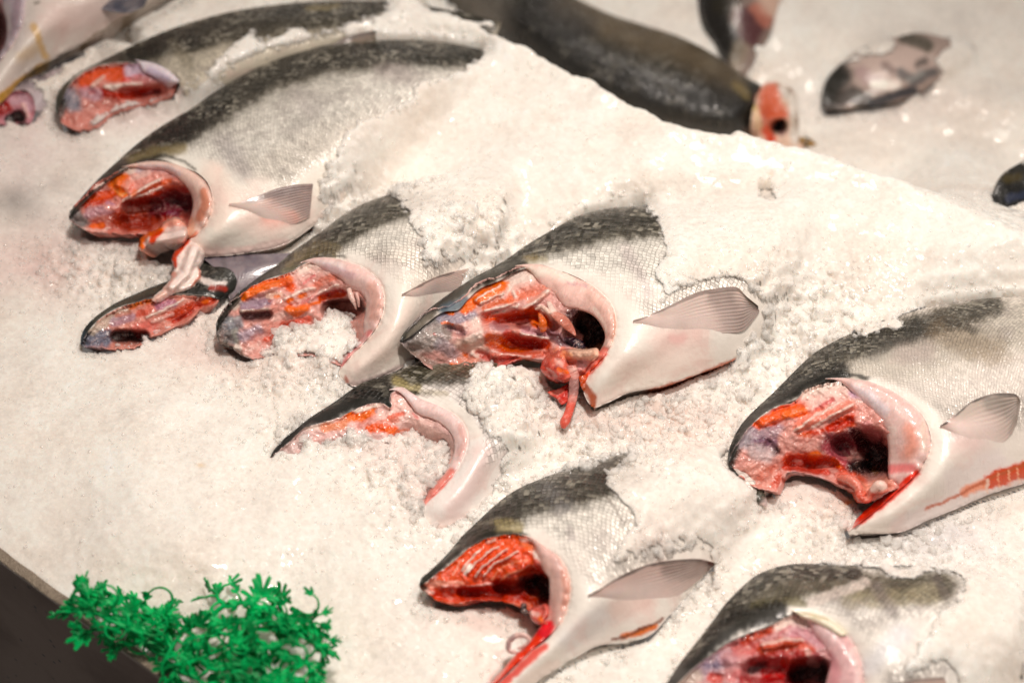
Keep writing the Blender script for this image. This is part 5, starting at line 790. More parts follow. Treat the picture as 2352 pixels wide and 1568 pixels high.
s.fin(f, [(1390, 853, 1395, 868, .4), (1420, 835, 1450, 900, .7), (1490, 780, 1540, 950, 1.0), (1570, 715, 1640, 970, 1.4), (1680, 672, 1740, 965, 1.7), (1770, 664, 1810, 900, 1.8), (1840, 675, 1850, 800, 1.7), (1858, 700, 1860, 740, 1.6)],
 (196, 180, 168), [((70, 66, 62), [(1390, 850), (1450, 815), (1560, 715), (1700, 668), (1840, 672)], 14, .9), ((230, 196, 186), [(1420, 880), (1600, 960)], 90, .85), ((140, 132, 124), [(1700, 720), (1840, 780)], 60, .7), (BRN, [(1850, 690), (1845, 800), (1800, 900)], 12, .6), ((240, 200, 196), [(1560, 980), (1700, 970)], 40, .6), (BLK, [(1390, 852), (1425, 838)], 10, .9)], rays=11, curl=.6)
s.see(f, [(60, 1250), (60, 900), (300, 680), (600, 430), (700, 390), (850, 318), (880, 350), (960, 370), (990, 410), (1000, 345), (1060, 310), (1120, 325), (1200, 270), (1190, 232), (1290, 190), (1320, 130), (1500, 105), (1600, 80), (3000, 60), (3000, 1700), (200, 1700)])

# ------------------------------------------------------------------ bottom right fish
f = 'ZH'
s = Fish('salmon cut off by the bottom right edge, its lilac and red throat turned up', (1850, 1500))
s.body(f, [
 (-60, 1250, -50, 1260, 3.0, 2.8, 0, 1), (60, 1120, 110, 1150, 3.2, 3.4, .2, 1), (170, 985, 230, 1000, 3.2, 3.8, .4, 1), (240, 880, 330, 900, 3.1, 4.1, .6, 1), (320, 780, 440, 815, 3.0, 4.4, .8, 1), (400, 680, 560, 735, 2.9, 4.7, 1.0, 1), (470, 590, 680, 685, 2.8, 5.0, 1.1, 1), (540, 500, 800, 640, 2.7, 5.3, 1.2, 1), (620, 420, 870, 600, 2.7, 5.6, 1.3, 1),
 (700, 350, 950, 570, 2.6, 5.9, 1.4, 1), (800, 300, 1090, 590, 2.6, 6.1, 1.5, 1), (920, 270, 1220, 665, 2.5, 6.2, 1.7, 1), (1040, 265, 1310, 765, 2.5, 6.1, 2.0, 1), (1160, 270, 1360, 880, 2.4, 5.8, 2.5, 1), (1280, 275, 1372, 1000, 2.4, 5.2, 3.1, 1), (1400, 280, 1350, 1130, 2.3, 4.4, 3.8, 1), (1520, 280, 1250, 1280, 2.3, 3.2, 4.4, 1), (1640, 280, 1100, 1420, 2.2, 2.2, 4.8, 1),
 (1760, 285, 1250, 1500, 2.2, 1.4, 5.0, 0), (1880, 300, 1500, 1450, 2.1, 1.2, 5.0, 0), (2000, 320, 1750, 1350, 2.0, 1.0, 4.6, 0), (2150, 360, 2050, 1200, 1.6, .8, 4.0, 0), (2350, 440, 2350, 950, 1.0, .5, 2.5, 0)],
 (244, 238, 230), [
 ((100, 93, 70), [(600, 560), (800, 430), (1050, 380), (1300, 400), (1600, 420), (1850, 400)], 96, .92, .6), ((180, 170, 140), [(1300, 480), (1600, 470), (1800, 450)], 60, .6), ((150, 140, 138), [(1450, 420), (1550, 560)], 40, .6, .7), ((120, 110, 104), [(1820, 360), (1870, 450)], 30, .7), (OLV, [(300, 860), (460, 650), (620, 460), (760, 340), (1000, 290), (1300, 310)], 60, .85), ((236, 222, 212), [(1050, 500), (1250, 430), (1380, 380)], 30, .8), ((120, 112, 70), [(700, 520), (900, 500), (1000, 510)], 30, .7),
 (DK, [(-50, 1250), (170, 1010), (400, 760), (600, 620), (840, 560)], 70, .9), ((90, 84, 70), [(300, 800), (420, 640), (520, 520)], 34, .6), (WH, [(940, 575), (1100, 610), (1230, 700)], 40, .95), ((214, 208, 190), [(1200, 640), (1250, 700)], 26, .6), (WH, [(1400, 700), (1450, 900), (1450, 1100)], 90, .7), ((220, 224, 236), [(1400, 900), (1600, 700)], 60, .4, .8)],
 [(0, [(-50, 1250), (170, 1010), (560, 700), (840, 590)], 70), (0, [(940, 580), (1230, 690), (1390, 900), (1400, 1150)], 90), (.25, [(1500, 800), (1700, 700)], 120)], size=5.8)
s.addctrl(f, [(100, 1250, 2.0), (400, 1200, 1.5), (700, 1250, 1.5), (1000, 1300, 1.8)])
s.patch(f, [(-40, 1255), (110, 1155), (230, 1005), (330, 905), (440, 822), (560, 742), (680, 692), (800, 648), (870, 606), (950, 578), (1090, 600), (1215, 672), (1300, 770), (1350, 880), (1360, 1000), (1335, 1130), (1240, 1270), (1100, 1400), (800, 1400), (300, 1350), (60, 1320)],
 (206, 150, 150), [
 ((150, 134, 150), [(300, 960), (420, 880), (540, 850)], 60, .8), ((196, 176, 160), [(200, 1050), (330, 960)], 50, .8), ((110, 100, 130), [(410, 890), (470, 880), (530, 850)], 18, .7), (RED, [(440, 960), (480, 970)], 30, .8), ((206, 76, 40), [(640, 740), (760, 680), (820, 650)], 26, .85), (RED, [(600, 790), (700, 770)], 40, .6), ((226, 160, 160), [(540, 850), (640, 860), (560, 940)], 50, .6), (FAT, [(860, 640), (960, 610), (1060, 640)], 44, .8), ((190, 90, 100), [(860, 690), (920, 650)], 12, .8), ((214, 160, 170), [(960, 700), (1120, 720)], 60, .8),
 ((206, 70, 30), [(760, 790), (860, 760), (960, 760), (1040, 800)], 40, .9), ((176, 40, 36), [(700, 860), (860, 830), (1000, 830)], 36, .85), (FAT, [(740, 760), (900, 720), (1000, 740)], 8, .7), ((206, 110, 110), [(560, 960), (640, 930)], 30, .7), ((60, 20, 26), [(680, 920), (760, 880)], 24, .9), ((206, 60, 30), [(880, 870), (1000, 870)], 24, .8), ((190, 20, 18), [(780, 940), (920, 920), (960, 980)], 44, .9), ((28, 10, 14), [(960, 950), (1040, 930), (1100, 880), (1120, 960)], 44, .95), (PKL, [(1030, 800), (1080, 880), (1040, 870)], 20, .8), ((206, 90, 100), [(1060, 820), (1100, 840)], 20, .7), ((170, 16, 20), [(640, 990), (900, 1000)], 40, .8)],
 pits=[(5.5, [(980, 950), (1080, 940), (1100, 1020)], 80, .5), (2.0, [(700, 920), (860, 920)], 60)], bumps=[(.5, [(760, 770), (960, 740)], 20), (.4, [(540, 850), (640, 850)], 30)], rough=.14)
s.strip(f, [(940, 572, 960, 640), (1090, 590, 1060, 700), (1220, 662, 1130, 780), (1310, 765, 1165, 870), (1362, 880, 1150, 950), (1374, 1000, 1130, 1030), (1350, 1130, 1130, 1120), (1250, 1280, 1100, 1220), (1100, 1420, 1000, 1330)],
 (224, 184, 184), [((236, 206, 206), [(1000, 620), (1100, 640), (1180, 720)], 36, .7), ((206, 140, 146), [(1160, 830), (1200, 930), (1190, 1010)], 34, .7), ((240, 214, 210), [(1300, 800), (1340, 900), (1345, 1020)], 24, .8)], H=.6, drop=.5)
s.strip(f, [(935, 560, 950, 590), (1040, 570, 1040, 615), (1140, 600, 1130, 655), (1225, 660, 1205, 700), (1262, 700, 1245, 725)], (236, 228, 206), [((200, 186, 150), [(1000, 572), (1150, 605)], 10, .6)], H=.5, drop=.1, off=.5, name='torn_skin', mat='collar')
s.fin(f, [(1540, 1000, 1545, 1020, .3), (1640, 985, 1680, 1060, .7), (1760, 965, 1800, 1080, .9), (1865, 958, 1900, 1060, .8)], (214, 190, 178), [((110, 98, 92), [(1540, 1000), (1760, 966), (1865, 960)], 12, .8)], rays=10)
s.see(f, [(-100, 1500), (-100, 1100), (300, 600), (600, 350), (700, 340), (780, 290), (880, 280), (920, 255), (985, 262), (1080, 280), (1180, 290), (1300, 300), (1380, 350), (1440, 330), (1480, 380), (1570, 390), (1680, 385), (1740, 370), (1790, 335), (1870, 330), (1950, 360), (1900, 420), (1885, 470), (1810, 470), (1780, 560), (1740, 640), (1700, 700), (1640, 760), (1590, 860), (1540, 960), (1530, 1010), (1700, 975), (1880, 955), (1900, 1010), (1700, 1100), (1500, 1200), (1500, 1500)])
# ------------------------------------------------------------------ small half-buried fish at the left
f = 'ZL'
s = Fish('small black-skinned salmon half sunk in ice under the dangling flap of the longest one', (300, 730))
s.body(f, [
 (527, 1375, 530, 1382, .8, .7, 0, 1), (530, 1325, 552, 1330, 1.1, 1.2, .1, 1), (560, 1262, 600, 1262, 1.2, 1.5, .1, 1), (620, 1200, 690, 1182, 1.3, 1.7, .2, 1), (700, 1142, 790, 1130, 1.3, 1.8, .3, 1), (790, 1090, 890, 1102, 1.3, 1.9, .5, 1), (880, 1050, 980, 1072, 1.2, 2.0, .6, 1), (960, 1015, 1100, 1058, 1.2, 2.0, .8, 1),
 (1040, 985, 1240, 1056, 1.2, 2.0, 1.0, 1), (1120, 955, 1370, 1066, 1.2, 1.8, 1.1, 1), (1200, 915, 1440, 1085, 1.2, 1.4, 1.2, 1), (1280, 870, 1470, 1060, 1.1, 1.0, 1.2, .3), (1380, 820, 1540, 1030, .9, .6, 1.0, 0), (1500, 760, 1640, 960, .5, .2, .6, 0)],
 (54, 56, 50), [((96, 94, 78), [(620, 1220), (800, 1110), (960, 1040), (1100, 990)], 20, .7), (BLK, [(1100, 1000), (1300, 960), (1440, 1070)], 60, .6), (DK, [(1200, 1000), (1400, 1060)], 40, .8), ((60, 76, 92), [(528, 1370), (540, 1310)], 26, .7), ((228, 216, 210), [(1290, 955), (1380, 975), (1470, 980)], 18, .95, .4), ((190, 50, 24), [(1380, 1005), (1470, 1020)], 18, .9, .4), ((170, 160, 150), [(1060, 1052), (1240, 1050), (1400, 1072)], 5, .8)],
 [(0, [(527, 1375), (700, 1150), (960, 1040), (1440, 1080)], 60)], size=5.0, scl_base=.3)
s.addctrl(f, [(560, 1390, .6), (700, 1385, .5), (860, 1375, .4), (1000, 1310, .4), (1150, 1240, .4), (1300, 1150, .6)])
s.patch(f, [(528, 1378), (550, 1330), (600, 1265), (690, 1188), (790, 1134), (890, 1105), (980, 1078), (1100, 1060), (1240, 1060), (1370, 1070), (1438, 1086), (1400, 1115), (1290, 1165), (1230, 1230), (1150, 1260), (1050, 1310), (960, 1340), (900, 1390), (750, 1410), (640, 1400), (560, 1395)],
 (222, 150, 136), [((104, 112, 130), [(570, 1350), (680, 1330)], 60, .95), ((60, 66, 72), [(535, 1370), (560, 1310), (620, 1250)], 20, .9), ((196, 180, 164), [(600, 1290), (720, 1210), (820, 1160)], 30, .85), ((60, 34, 36), [(750, 1320), (850, 1320), (940, 1330)], 40, .97), ((150, 30, 30), [(900, 1320), (940, 1310)], 14, .7), ((160, 130, 150), [(740, 1230), (860, 1200)], 30, .7), ((226, 120, 60), [(850, 1130), (940, 1100), (1000, 1090)], 20, .85), ((206, 120, 100), [(760, 1190), (840, 1170)], 16, .6),
  ((200, 70, 50), [(900, 1180), (960, 1170)], 20, .7), ((226, 110, 90), [(980, 1140), (1100, 1100)], 26, .6), ((170, 120, 150), [(1040, 1130), (1130, 1110)], 30, .75), (FAT, [(960, 1200), (1080, 1150), (1200, 1080)], 8, .8), ((206, 60, 20), [(1100, 1200), (1240, 1130), (1380, 1095)], 26, .9), (OR, [(1330, 1105), (1360, 1100)], 14, .9), ((240, 140, 130), [(900, 1270), (1000, 1260)], 40, .8), (RED, [(1140, 1230), (1260, 1160)], 12, .8), (PKL, [(1000, 1230), (1130, 1180)], 14, .6)],
 pits=[(2.0, [(770, 1330), (930, 1330)], 36)], rough=.12)
s.fin('ZB', [(1180, 985, 1900, 960, .1), (1290, 1080, 1830, 1030, .1), (1360, 1180, 1720, 1110, .1), (1390, 1260, 1600, 1200, .1), (1412, 1345, 1450, 1330, .1)][::1], (104, 94, 106), [((74, 68, 78), [(1360, 1000), (1420, 1340)], 20, .8), ((88, 80, 92), [(1500, 1000), (1700, 1000)], 60, .5)], rays=14, name='pectoral_fin', blend=False, zfun=lambda P: 0.004 + 0.010 * sstep(690, 590, P[:, 1]), curl=0)  # fin colour darkened to carry the shade it lies in
s.see(f, [(450, 1450), (450, 1300), (700, 1080), (1000, 930), (1150, 880), (1300, 790), (1800, 760), (1900, 900), (1560, 1100), (1450, 1110), (1300, 1165), (1190, 1240), (1100, 1260), (960, 1330), (930, 1360), (850, 1380), (740, 1360), (700, 1400)])

# ------------------------------------------------------------------ fish behind the longest one
f = 'ZA'
s = Fish('dark-backed salmon just behind the longest one, patches of ice over its back', (250, 190))
s.body(f, [
 (10, 515, 22, 540, 1.8, 1.6, 0, 1), (14, 455, 45, 450, 2.0, 2.2, .1, 1), (45, 398, 90, 372, 2.0, 2.5, .2, 1), (110, 345, 150, 328, 2.0, 2.8, .3, 1), (190, 300, 240, 298, 2.0, 3.0, .5, 1), (280, 255, 340, 288, 2.0, 3.3, .8, 1), (370, 210, 440, 298, 2.0, 3.5, 1.0, 1), (460, 170, 530, 330, 2.0, 3.4, 1.4, 1), (560, 130, 580, 380, 1.9, 3.0, 2.0, 1),
 (660, 98, 620, 450, 1.9, 1.8, 2.8, .4), (760, 70, 720, 450, 1.8, 1.2, 3.2, 0), (880, 45, 860, 400, 1.8, 1.0, 3.4, 0), (1020, 25, 1010, 340, 1.8, 1.0, 3.4, 0), (1160, 12, 1160, 290, 1.8, 1.0, 3.2, 0), (1300, 6, 1300, 250, 1.7, .9, 3.0, 0), (1450, 6, 1440, 210, 1.6, .8, 2.7, 0), (1600, 14, 1590, 180, 1.5, .8, 2.4, 0), (1760, 34, 1740, 160, 1.4, .7, 2.0, 0), (1920, 66, 1900, 150, 1.2, .6, 1.4, 0), (2080, 105, 2060, 160, 1.0, .5, .9, 0)],
 (226, 216, 196), [((78, 72, 56), [(200, 310), (400, 240), (600, 190), (850, 130), (1100, 80), (1500, 60), (2000, 110)], 81, .92, .6), (DK, [(300, 260), (500, 190), (650, 160)], 50, .85, .6), (OLV, [(700, 120), (1000, 60), (1300, 30), (1600, 40), (2000, 100)], 46, .7, .7), (OLV, [(10, 520), (60, 385), (200, 300), (380, 240)], 46, .95), (DK, [(440, 290), (500, 310), (580, 370)], 10, .6),
  ((214, 204, 184), [(560, 300), (700, 300), (800, 250)], 50, .6), ((150, 140, 118), [(560, 200), (620, 300)], 26, .5), ((190, 170, 110), [(1180, 45), (1320, 30)], 14, .5)],
 [(0, [(10, 520), (100, 360), (300, 280)], 40)], size=5.6)
s.addctrl(f, [(60, 590, 1.2), (150, 580, 1.0), (250, 520, 1.0), (400, 470, 1.0), (500, 440, 1.2), (570, 410, 1.8)])
s.patch(f, [(20, 535), (48, 452), (90, 376), (150, 332), (240, 302), (340, 292), (440, 302), (525, 334), (575, 385), (560, 430), (480, 470), (380, 500), (280, 530), (200, 590), (90, 600), (40, 570)],
 (214, 140, 128), [((130, 130, 142), [(60, 440), (90, 480)], 44, .95), ((50, 54, 50), [(24, 540), (40, 470)], 22, .9), ((236, 84, 24), [(150, 380), (220, 340), (320, 345)], 34, .97), (FAT, [(180, 400), (230, 360)], 10, .6), ((206, 190, 210), [(360, 330), (450, 330), (530, 360)], 34, .85), ((206, 130, 130), [(360, 390), (440, 370)], 26, .7), ((216, 90, 90), [(330, 370), (400, 350)], 12, .6), (FAT, [(250, 410), (340, 400), (400, 400)], 14, .85), (PK, [(300, 430), (400, 410)], 16, .7), ((196, 46, 20), [(230, 430), (300, 450), (440, 430)], 18, .95), ((180, 150, 170), [(150, 430), (200, 440)], 30, .6), ((120, 16, 24), [(420, 440), (490, 425)], 10, .8), ((170, 40, 40), [(170, 430), (190, 430)], 8, .6)],
 pits=[(1.0, [(330, 430), (470, 430)], 24)], rough=.12)
s.strip(f, [(380, 285, 390, 320), (450, 292, 440, 345), (530, 325, 500, 380), (588, 378, 550, 420)], (226, 214, 220), [((206, 190, 214), [(450, 330), (520, 370)], 20, .7)], H=.4, drop=.3)
s.see(f, [(-60, 560), (-60, 350), (300, 180), (600, 60), (850, -20), (1540, -40), (1532, 20), (1500, 70), (1400, 85), (1330, 120), (1200, 125), (1130, 105), (1060, 140), (1000, 170), (940, 120), (895, 115), (860, 175), (780, 230), (720, 290), (640, 340), (590, 345), (540, 380), (500, 430), (450, 445), (400, 462), (300, 480), (260, 520), (200, 510), (130, 590), (60, 600)],
 [(1690, 10), (1800, 20), (1900, 50), (1980, 80), (1900, 90), (1760, 60)])

# ------------------------------------------------------------------ fish cut by the top left corner
f = 'ZT'
s = Fish('large salmon cut off by the top left corner, yellow stains on its white belly', (150, 60))
s.body(f, [
 (-200, -500, 230, -330, 5, 6.5, .3, 1), (-50, -560, 225, -150, 5, 6.6, .5, 1), (100, -600, 212, 20, 5, 6.4, 1.0, 1), (250, -620, 185, 200, 5, 5.8, 1.6, 1), (400, -640, 120, 350, 5, 5.0, 2.2, 1), (550, -660, 20, 490, 5, 4.2, 2.8, 1), (700, -680, -120, 640, 5, 3.2, 3.4, 1), (850, -680, -300, 820, 5, 2.2, 3.8, .7), (950, -680, -160, 960, 4.8, 1.6, 4.2, 0),
 (1050, -680, 0, 868, 4.8, 1.6, 4.4, 0), (1150, -680, 250, 610, 4.8, 1.6, 4.4, 0), (1250, -680, 500, 470, 4.8, 1.6, 4.4, 0), (1400, -680, 800, 310, 4.6, 1.6, 4.4, 0), (1600, -680, 1080, 130, 4.4, 1.6, 4.2, 0), (1800, -680, 1350, -40, 4.2, 1.5, 4.0, 0), (2000, -680, 1650, -220, 4, 1.4, 3.6, 0)],
 (248, 236, 226), [((244, 214, 206), [(500, 150), (800, 100)], 160, .7, .8), ((236, 190, 110), [(285, 220), (330, 350), (380, 470)], 30, .8, .5), ((240, 206, 150), [(180, 480), (300, 420)], 50, .5, .8), ((214, 160, 40), [(0, 830), (150, 700), (330, 590), (420, 540)], 36, .95, .35), ((190, 160, 150), [(450, 510), (650, 400), (900, 270)], 12, .6, .6), ((150, 124, 90), [(700, 360), (950, 200), (1080, 130), (1270, 30)], 9, .8, .5), ((110, 96, 60), [(0, 815), (200, 660), (330, 570)], 5, .5), (BRN, [(300, 30), (330, 10)], 14, .6), ((240, 226, 220), [(200, 100), (150, 400)], 40, .7)],
 [(0, [(600, -200), (600, 300)], 900)], size=5, scl_base=0)
s.addctrl(f, [(-300, 0, 1), (-300, 500, 1)])
s.patch(f, [(224, -300), (215, -100), (205, 50), (180, 200), (115, 345), (15, 485), (-120, 620), (-300, 700), (-400, 300), (-300, -100), (-100, -300)], (196, 150, 150),
 [((70, 26, 20), [(-100, 100), (0, 180), (10, 300), (-60, 380)], 60, .97, .3), ((30, 26, 34), [(-60, 420), (0, 450)], 40, .9)], pits=[(5, [(-100, 100), (-60, 250), (-100, 400)], 90, .5)], rough=.1)
s.strip(f, [(226, -280, 90, -250), (224, -130, 60, -120), (210, 30, 20, 20), (180, 200, 55, 190), (118, 345, 50, 330), (18, 488, 5, 430), (-120, 630, -120, 560)], (206, 190, 196), [((170, 146, 156), [(150, -100), (140, 100), (110, 260)], 34, .7), ((226, 214, 210), [(60, 60), (70, 240)], 24, .6)], H=.6, drop=.5)
s.fin(f, [(300, 30, 310, 50, .2), (450, -60, 520, 60, .4), (650, -110, 760, 60, .6), (850, -120, 920, 95, .6), (1050, -80, 1080, 105, .5), (1250, -20, 1200, 60, .4)], (150, 146, 156), [((60, 66, 84), [(900, 20), (1050, 50), (1180, 30)], 60, .9), ((226, 206, 200), [(350, 40), (600, 60)], 60, .8), (BRN, [(300, 28), (420, -40)], 12, .8)], rays=12, blend=False, zfun=lambda P: np.full(len(P), .048))
s.see(f, [(-900, -900), (2400, -900), (1500, -120), (1290, 20), (1080, 150), (800, 330), (500, 500), (250, 640), (0, 900), (-600, 1300)])

f = 'ZT'
s = Fish('pink throat of one buried salmon at the left edge below the yellow-stained one', (30, 240))
s.body(f, [(-250, 950, -240, 960, .5, .5, 0, 1), (-120, 820, -60, 850, .9, 1.2, .2, 1), (60, 740, 100, 770, 1.1, 1.5, .3, 1), (200, 680, 230, 765, 1.1, 1.6, .5, 1), (330, 620, 285, 830, 1.0, 1.4, .8, 1), (430, 560, 300, 930, .9, .8, 1.2, .6), (540, 505, 400, 900, .9, .3, 1.3, 0), (660, 455, 560, 800, .8, .3, 1.2, 0), (850, 380, 800, 640, .5, 0, .8, 0)],
 (196, 180, 184), [((62, 62, 70), [(330, 620), (430, 560), (540, 510), (670, 460)], 40, .95, .4), ((150, 140, 150), [(200, 700), (330, 680)], 50, .7)], [(0, [(0, 800), (300, 800)], 90)], size=5)
s.addctrl(f, [(0, 1030, .4), (150, 1020, .4), (280, 1000, .5)])
s.patch(f, [(-200, 930), (-60, 855), (60, 790), (150, 765), (230, 772), (280, 830), (290, 930), (270, 1010), (150, 1040), (0, 1045), (-150, 1040)], (214, 150, 160), [((170, 40, 34), [(-60, 930), (20, 920), (60, 900)], 50, .9), ((210, 176, 190), [(120, 850), (200, 820), (250, 900)], 44, .7), ((40, 10, 14), [(80, 1010), (150, 960), (180, 1010)], 34, .97, .3), (PKL, [(200, 880), (230, 980)], 16, .6)], pits=[(2, [(90, 1010), (160, 980)], 40)], rough=.1)
s.see(f, [(-400, 1100), (-400, 800), (100, 700), (200, 730), (290, 790), (300, 900), (290, 990), (240, 1000), (200, 1000), (180, 1020), (80, 1015), (0, 1040)], [(360, 640), (430, 570), (560, 500), (660, 450), (670, 480), (560, 530), (450, 600)])

# ------------------------------------------------------------------ the lower bed behind the ridge
f = 'P'; ZB_ = -0.19
def low(label, loc, group='salmon on the lower ice behind the ridge', z0=ZB_): return Fish(label, loc, group=group, z0=z0)
s = low('long dark salmon behind the ice ridge, cut end red with a black hole', (1500, 150))
s.body(f, [
 (1748, 196, 1722, 330, 4.4, 1.0, 3.0, 1), (1700, 168, 1665, 335, 4.2, .8, 3.4, 0), (1640, 125, 1590, 330, 4.0, .6, 3.8, 0), (1560, 84, 1500, 310, 3.8, .6, 4.2, 0), (1480, 58, 1410, 280, 3.8, .6, 4.2, 0), (1400, 32, 1320, 235, 3.6, .6, 4.0, 0), (1310, -12, 1220, 170, 3.4, .6, 3.6, 0), (1220, -70, 1130, 90, 3.0, .6, 3.2, 0), (1110, -150, 1020, 0, 2.6, .5, 2.6, 0), (980, -230, 900, -110, 2, .5, 2, 0)],
 (74, 68, 54), [((130, 112, 84), [(1300, 10), (1450, 80), (1560, 110), (1680, 190)], 36, .75, .8), ((26, 26, 26), [(1180, 60), (1300, 130), (1450, 200), (1600, 240), (1720, 270)], 60, .85, .7), ((130, 124, 116), [(1090, -20), (1130, 30)], 40, .7, .8), ((60, 60, 62), [(1240, 0), (1340, 60)], 30, .6, .8), ((150, 130, 80), [(1690, 195), (1720, 220)], 10, .7), (DK, [(1740, 200), (1735, 330)], 16, .8)],
 [(0.3, [(1720, 200), (1720, 330)], 40)], scl_base=.35, size=4.5, nt=50, step=6)
s.ctrl = None; s.addctrl(f, [(1748, 196, 4.4), (1722, 330, 1.0), (1726, 260, 5.2), (1800, 195, 4.6), (1830, 230, 3.6), (1835, 330, .8), (1780, 340, .8)])
s.patch(f, [(1746, 200), (1775, 188), (1805, 196), (1828, 214), (1834, 260), (1836, 310), (1845, 345), (1800, 345), (1760, 338), (1724, 330), (1722, 300), (1730, 250)], (226, 196, 176), [((214, 110, 84), [(1770, 215), (1765, 250), (1785, 262)], 24, .95), ((214, 70, 40), [(1760, 300), (1770, 318)], 13, .9), ((206, 100, 76), [(1762, 262), (1762, 290)], 14, .8), ((26, 14, 16), [(1786, 292), (1792, 284)], 13, .98, .3), ((120, 70, 80), [(1796, 306), (1800, 300)], 8, .7), ((236, 206, 170), [(1735, 250), (1742, 290)], 9, .8), ((220, 216, 208), [(1800, 205), (1825, 230), (1828, 320)], 13, .9), ((190, 170, 90), [(1728, 238), (1732, 250)], 5, .7)],
 pits=[(2.0, [(1786, 290), (1793, 290)], 13)], rough=.1, off=.3)
s.cord(f, [(1835, 322, 10, .6), (1850, 326, 13, .5), (1868, 334, 9, .3), (1882, 342, 3, .1)], (150, 116, 60), [(DK, [(1848, 318), (1856, 322)], 6, .8)], zabs=True, name='belly_flap', mat='collar')
s.see(f, [(800, -400), (2000, -400), (1900, 100), (1900, 420), (900, 420)])

s = low('dark salmon sunk in ice at the top edge with a wet red patch', (1700, 60))
s.body(f, [(1690, 172, 1712, 176, 1.5, 1.3, .2, 0), (1668, 130, 1728, 150, 1.9, 1.5, 1.0, 0), (1640, 85, 1755, 118, 2.2, 1.6, 1.6, 0), (1618, 40, 1775, 70, 2.4, 1.6, 2.2, 0), (1610, -10, 1795, 20, 2.4, 1.6, 2.4, 0), (1600, -80, 1810, -50, 2.4, 1.6, 2.4, 0), (1590, -160, 1830, -130, 2.2, 1.5, 2.2, 0)],
 (150, 130, 120), [((26, 24, 18), [(1630, -60), (1640, 10), (1650, 60), (1672, 110)], 34, .97, .3), ((50, 44, 26), [(1660, 10), (1690, -20)], 24, .8), ((110, 62, 66), [(1715, 40), (1735, 60), (1722, 78)], 26, .95), ((196, 120, 100), [(1740, 20), (1760, 50)], 16, .8), ((226, 190, 170), [(1760, -30), (1780, 10)], 30, .8), ((150, 134, 110), [(1700, 110), (1690, 150)], 18, .7)],
 [(0, [(1700, -60), (1700, 150)], 200)], size=5, scl_base=0, nt=40, step=5)
s.see(f, [(1560, -200), (1612, 0), (1620, 60), (1655, 90), (1665, 140), (1700, 160), (1720, 130), (1712, 100), (1745, 90), (1770, 50), (1790, 0), (1810, -200)])

s = low('half-buried salmon lying alone at the upper right, silver glints on its dark side', (2020, 170))
s.body(f, [(1888, 235, 1892, 250, 1.2, 1.0, .1, 0), (1896, 190, 1935, 248, 1.8, 1.4, .9, 0), (1930, 148, 1985, 245, 2.1, 1.5, 1.6, 0), (1985, 112, 2040, 238, 2.3, 1.5, 2.0, 0), (2050, 88, 2095, 222, 2.4, 1.5, 2.1, 0), (2115, 76, 2140, 195, 2.2, 1.4, 1.8, 0), (2180, 90, 2180, 170, 1.8, 1.2, 1.2, 0), (2240, 110, 2235, 140, 1.0, .8, .5, 0)],
 (170, 150, 140), [((36, 36, 26), [(1895, 225), (1920, 185), (1960, 150)], 24, .97), ((60, 56, 50), [(1910, 235), (1960, 215), (1985, 235)], 20, .8), ((206, 184, 174), [(1990, 150), (2060, 150), (2110, 130)], 40, .85), ((96, 92, 80), [(1990, 118), (2040, 108)], 12, .8), ((120, 96, 92), [(2030, 150), (2050, 165)], 9, .6), ((90, 84, 80), [(2110, 150), (2125, 140)], 9, .7), ((236, 228, 218), [(2085, 185), (2120, 170)], 7, .8), ((170, 140, 140), [(1980, 170), (2010, 190)], 16, .7), ((250, 246, 236), [(2005, 195), (2060, 195)], 11, .97), ((60, 66, 76), [(2000, 240), (2050, 222), (2100, 210)], 11, .85), ((90, 96, 100), [(2070, 170), (2100, 185), (2140, 165)], 13, .7), ((80, 78, 60), [(2080, 85), (2130, 105)], 16, .8)],  # palest strokes are painted glints, not skin colour
 [(0, [(1900, 200), (2150, 150)], 200)], size=5, scl_base=0, nt=40, step=5)
s.see(f, [(1870, 260), (1885, 215), (1905, 175), (1950, 140), (1975, 150), (2000, 130), (2060, 130), (2075, 110), (2060, 80), (2080, 70), (2110, 95), (2150, 92), (2160, 110), (2130, 130), (2150, 160), (2140, 180), (2130, 195), (2080, 215), (2030, 250), (1990, 262), (1960, 240), (1920, 270)])

s = low('black-skinned salmon at the right edge, barely showing through the ice', (2330, 430), z0=-0.05)
s.body(f, [(2278, 450, 2280, 480, 1.6, 1.2, .1, 0), (2300, 405, 2330, 500, 2.0, 1.4, 1.2, 0), (2350, 370, 2390, 520, 2.2, 1.5, 2.0, 0), (2420, 330, 2460, 520, 2.3, 1.5, 2.2, 0), (2500, 290, 2530, 500, 2.3, 1.5, 2.2, 0), (2600, 260, 2620, 440, 2.0, 1.2, 1.5, 0)],
 (52, 50, 42), [((20, 20, 18), [(2290, 450), (2340, 440), (2400, 430)], 30, .8), ((90, 76, 30), [(2310, 410), (2340, 405)], 10, .7), ((60, 70, 100), [(2320, 455), (2345, 450)], 10, .7)], [(0, [(2290, 440), (2500, 440)], 200)], size=5, scl_base=0, nt=40, step=5)
s.see(f, [(2270, 440), (2290, 405), (2300, 410), (2330, 385), (2400, 365), (2700, 300), (2700, 460), (2400, 450), (2352, 455), (2320, 462), (2310, 485), (2285, 490), (2290, 465)], [(2335, 505), (2352, 485), (2420, 480), (2420, 520), (2350, 520)])
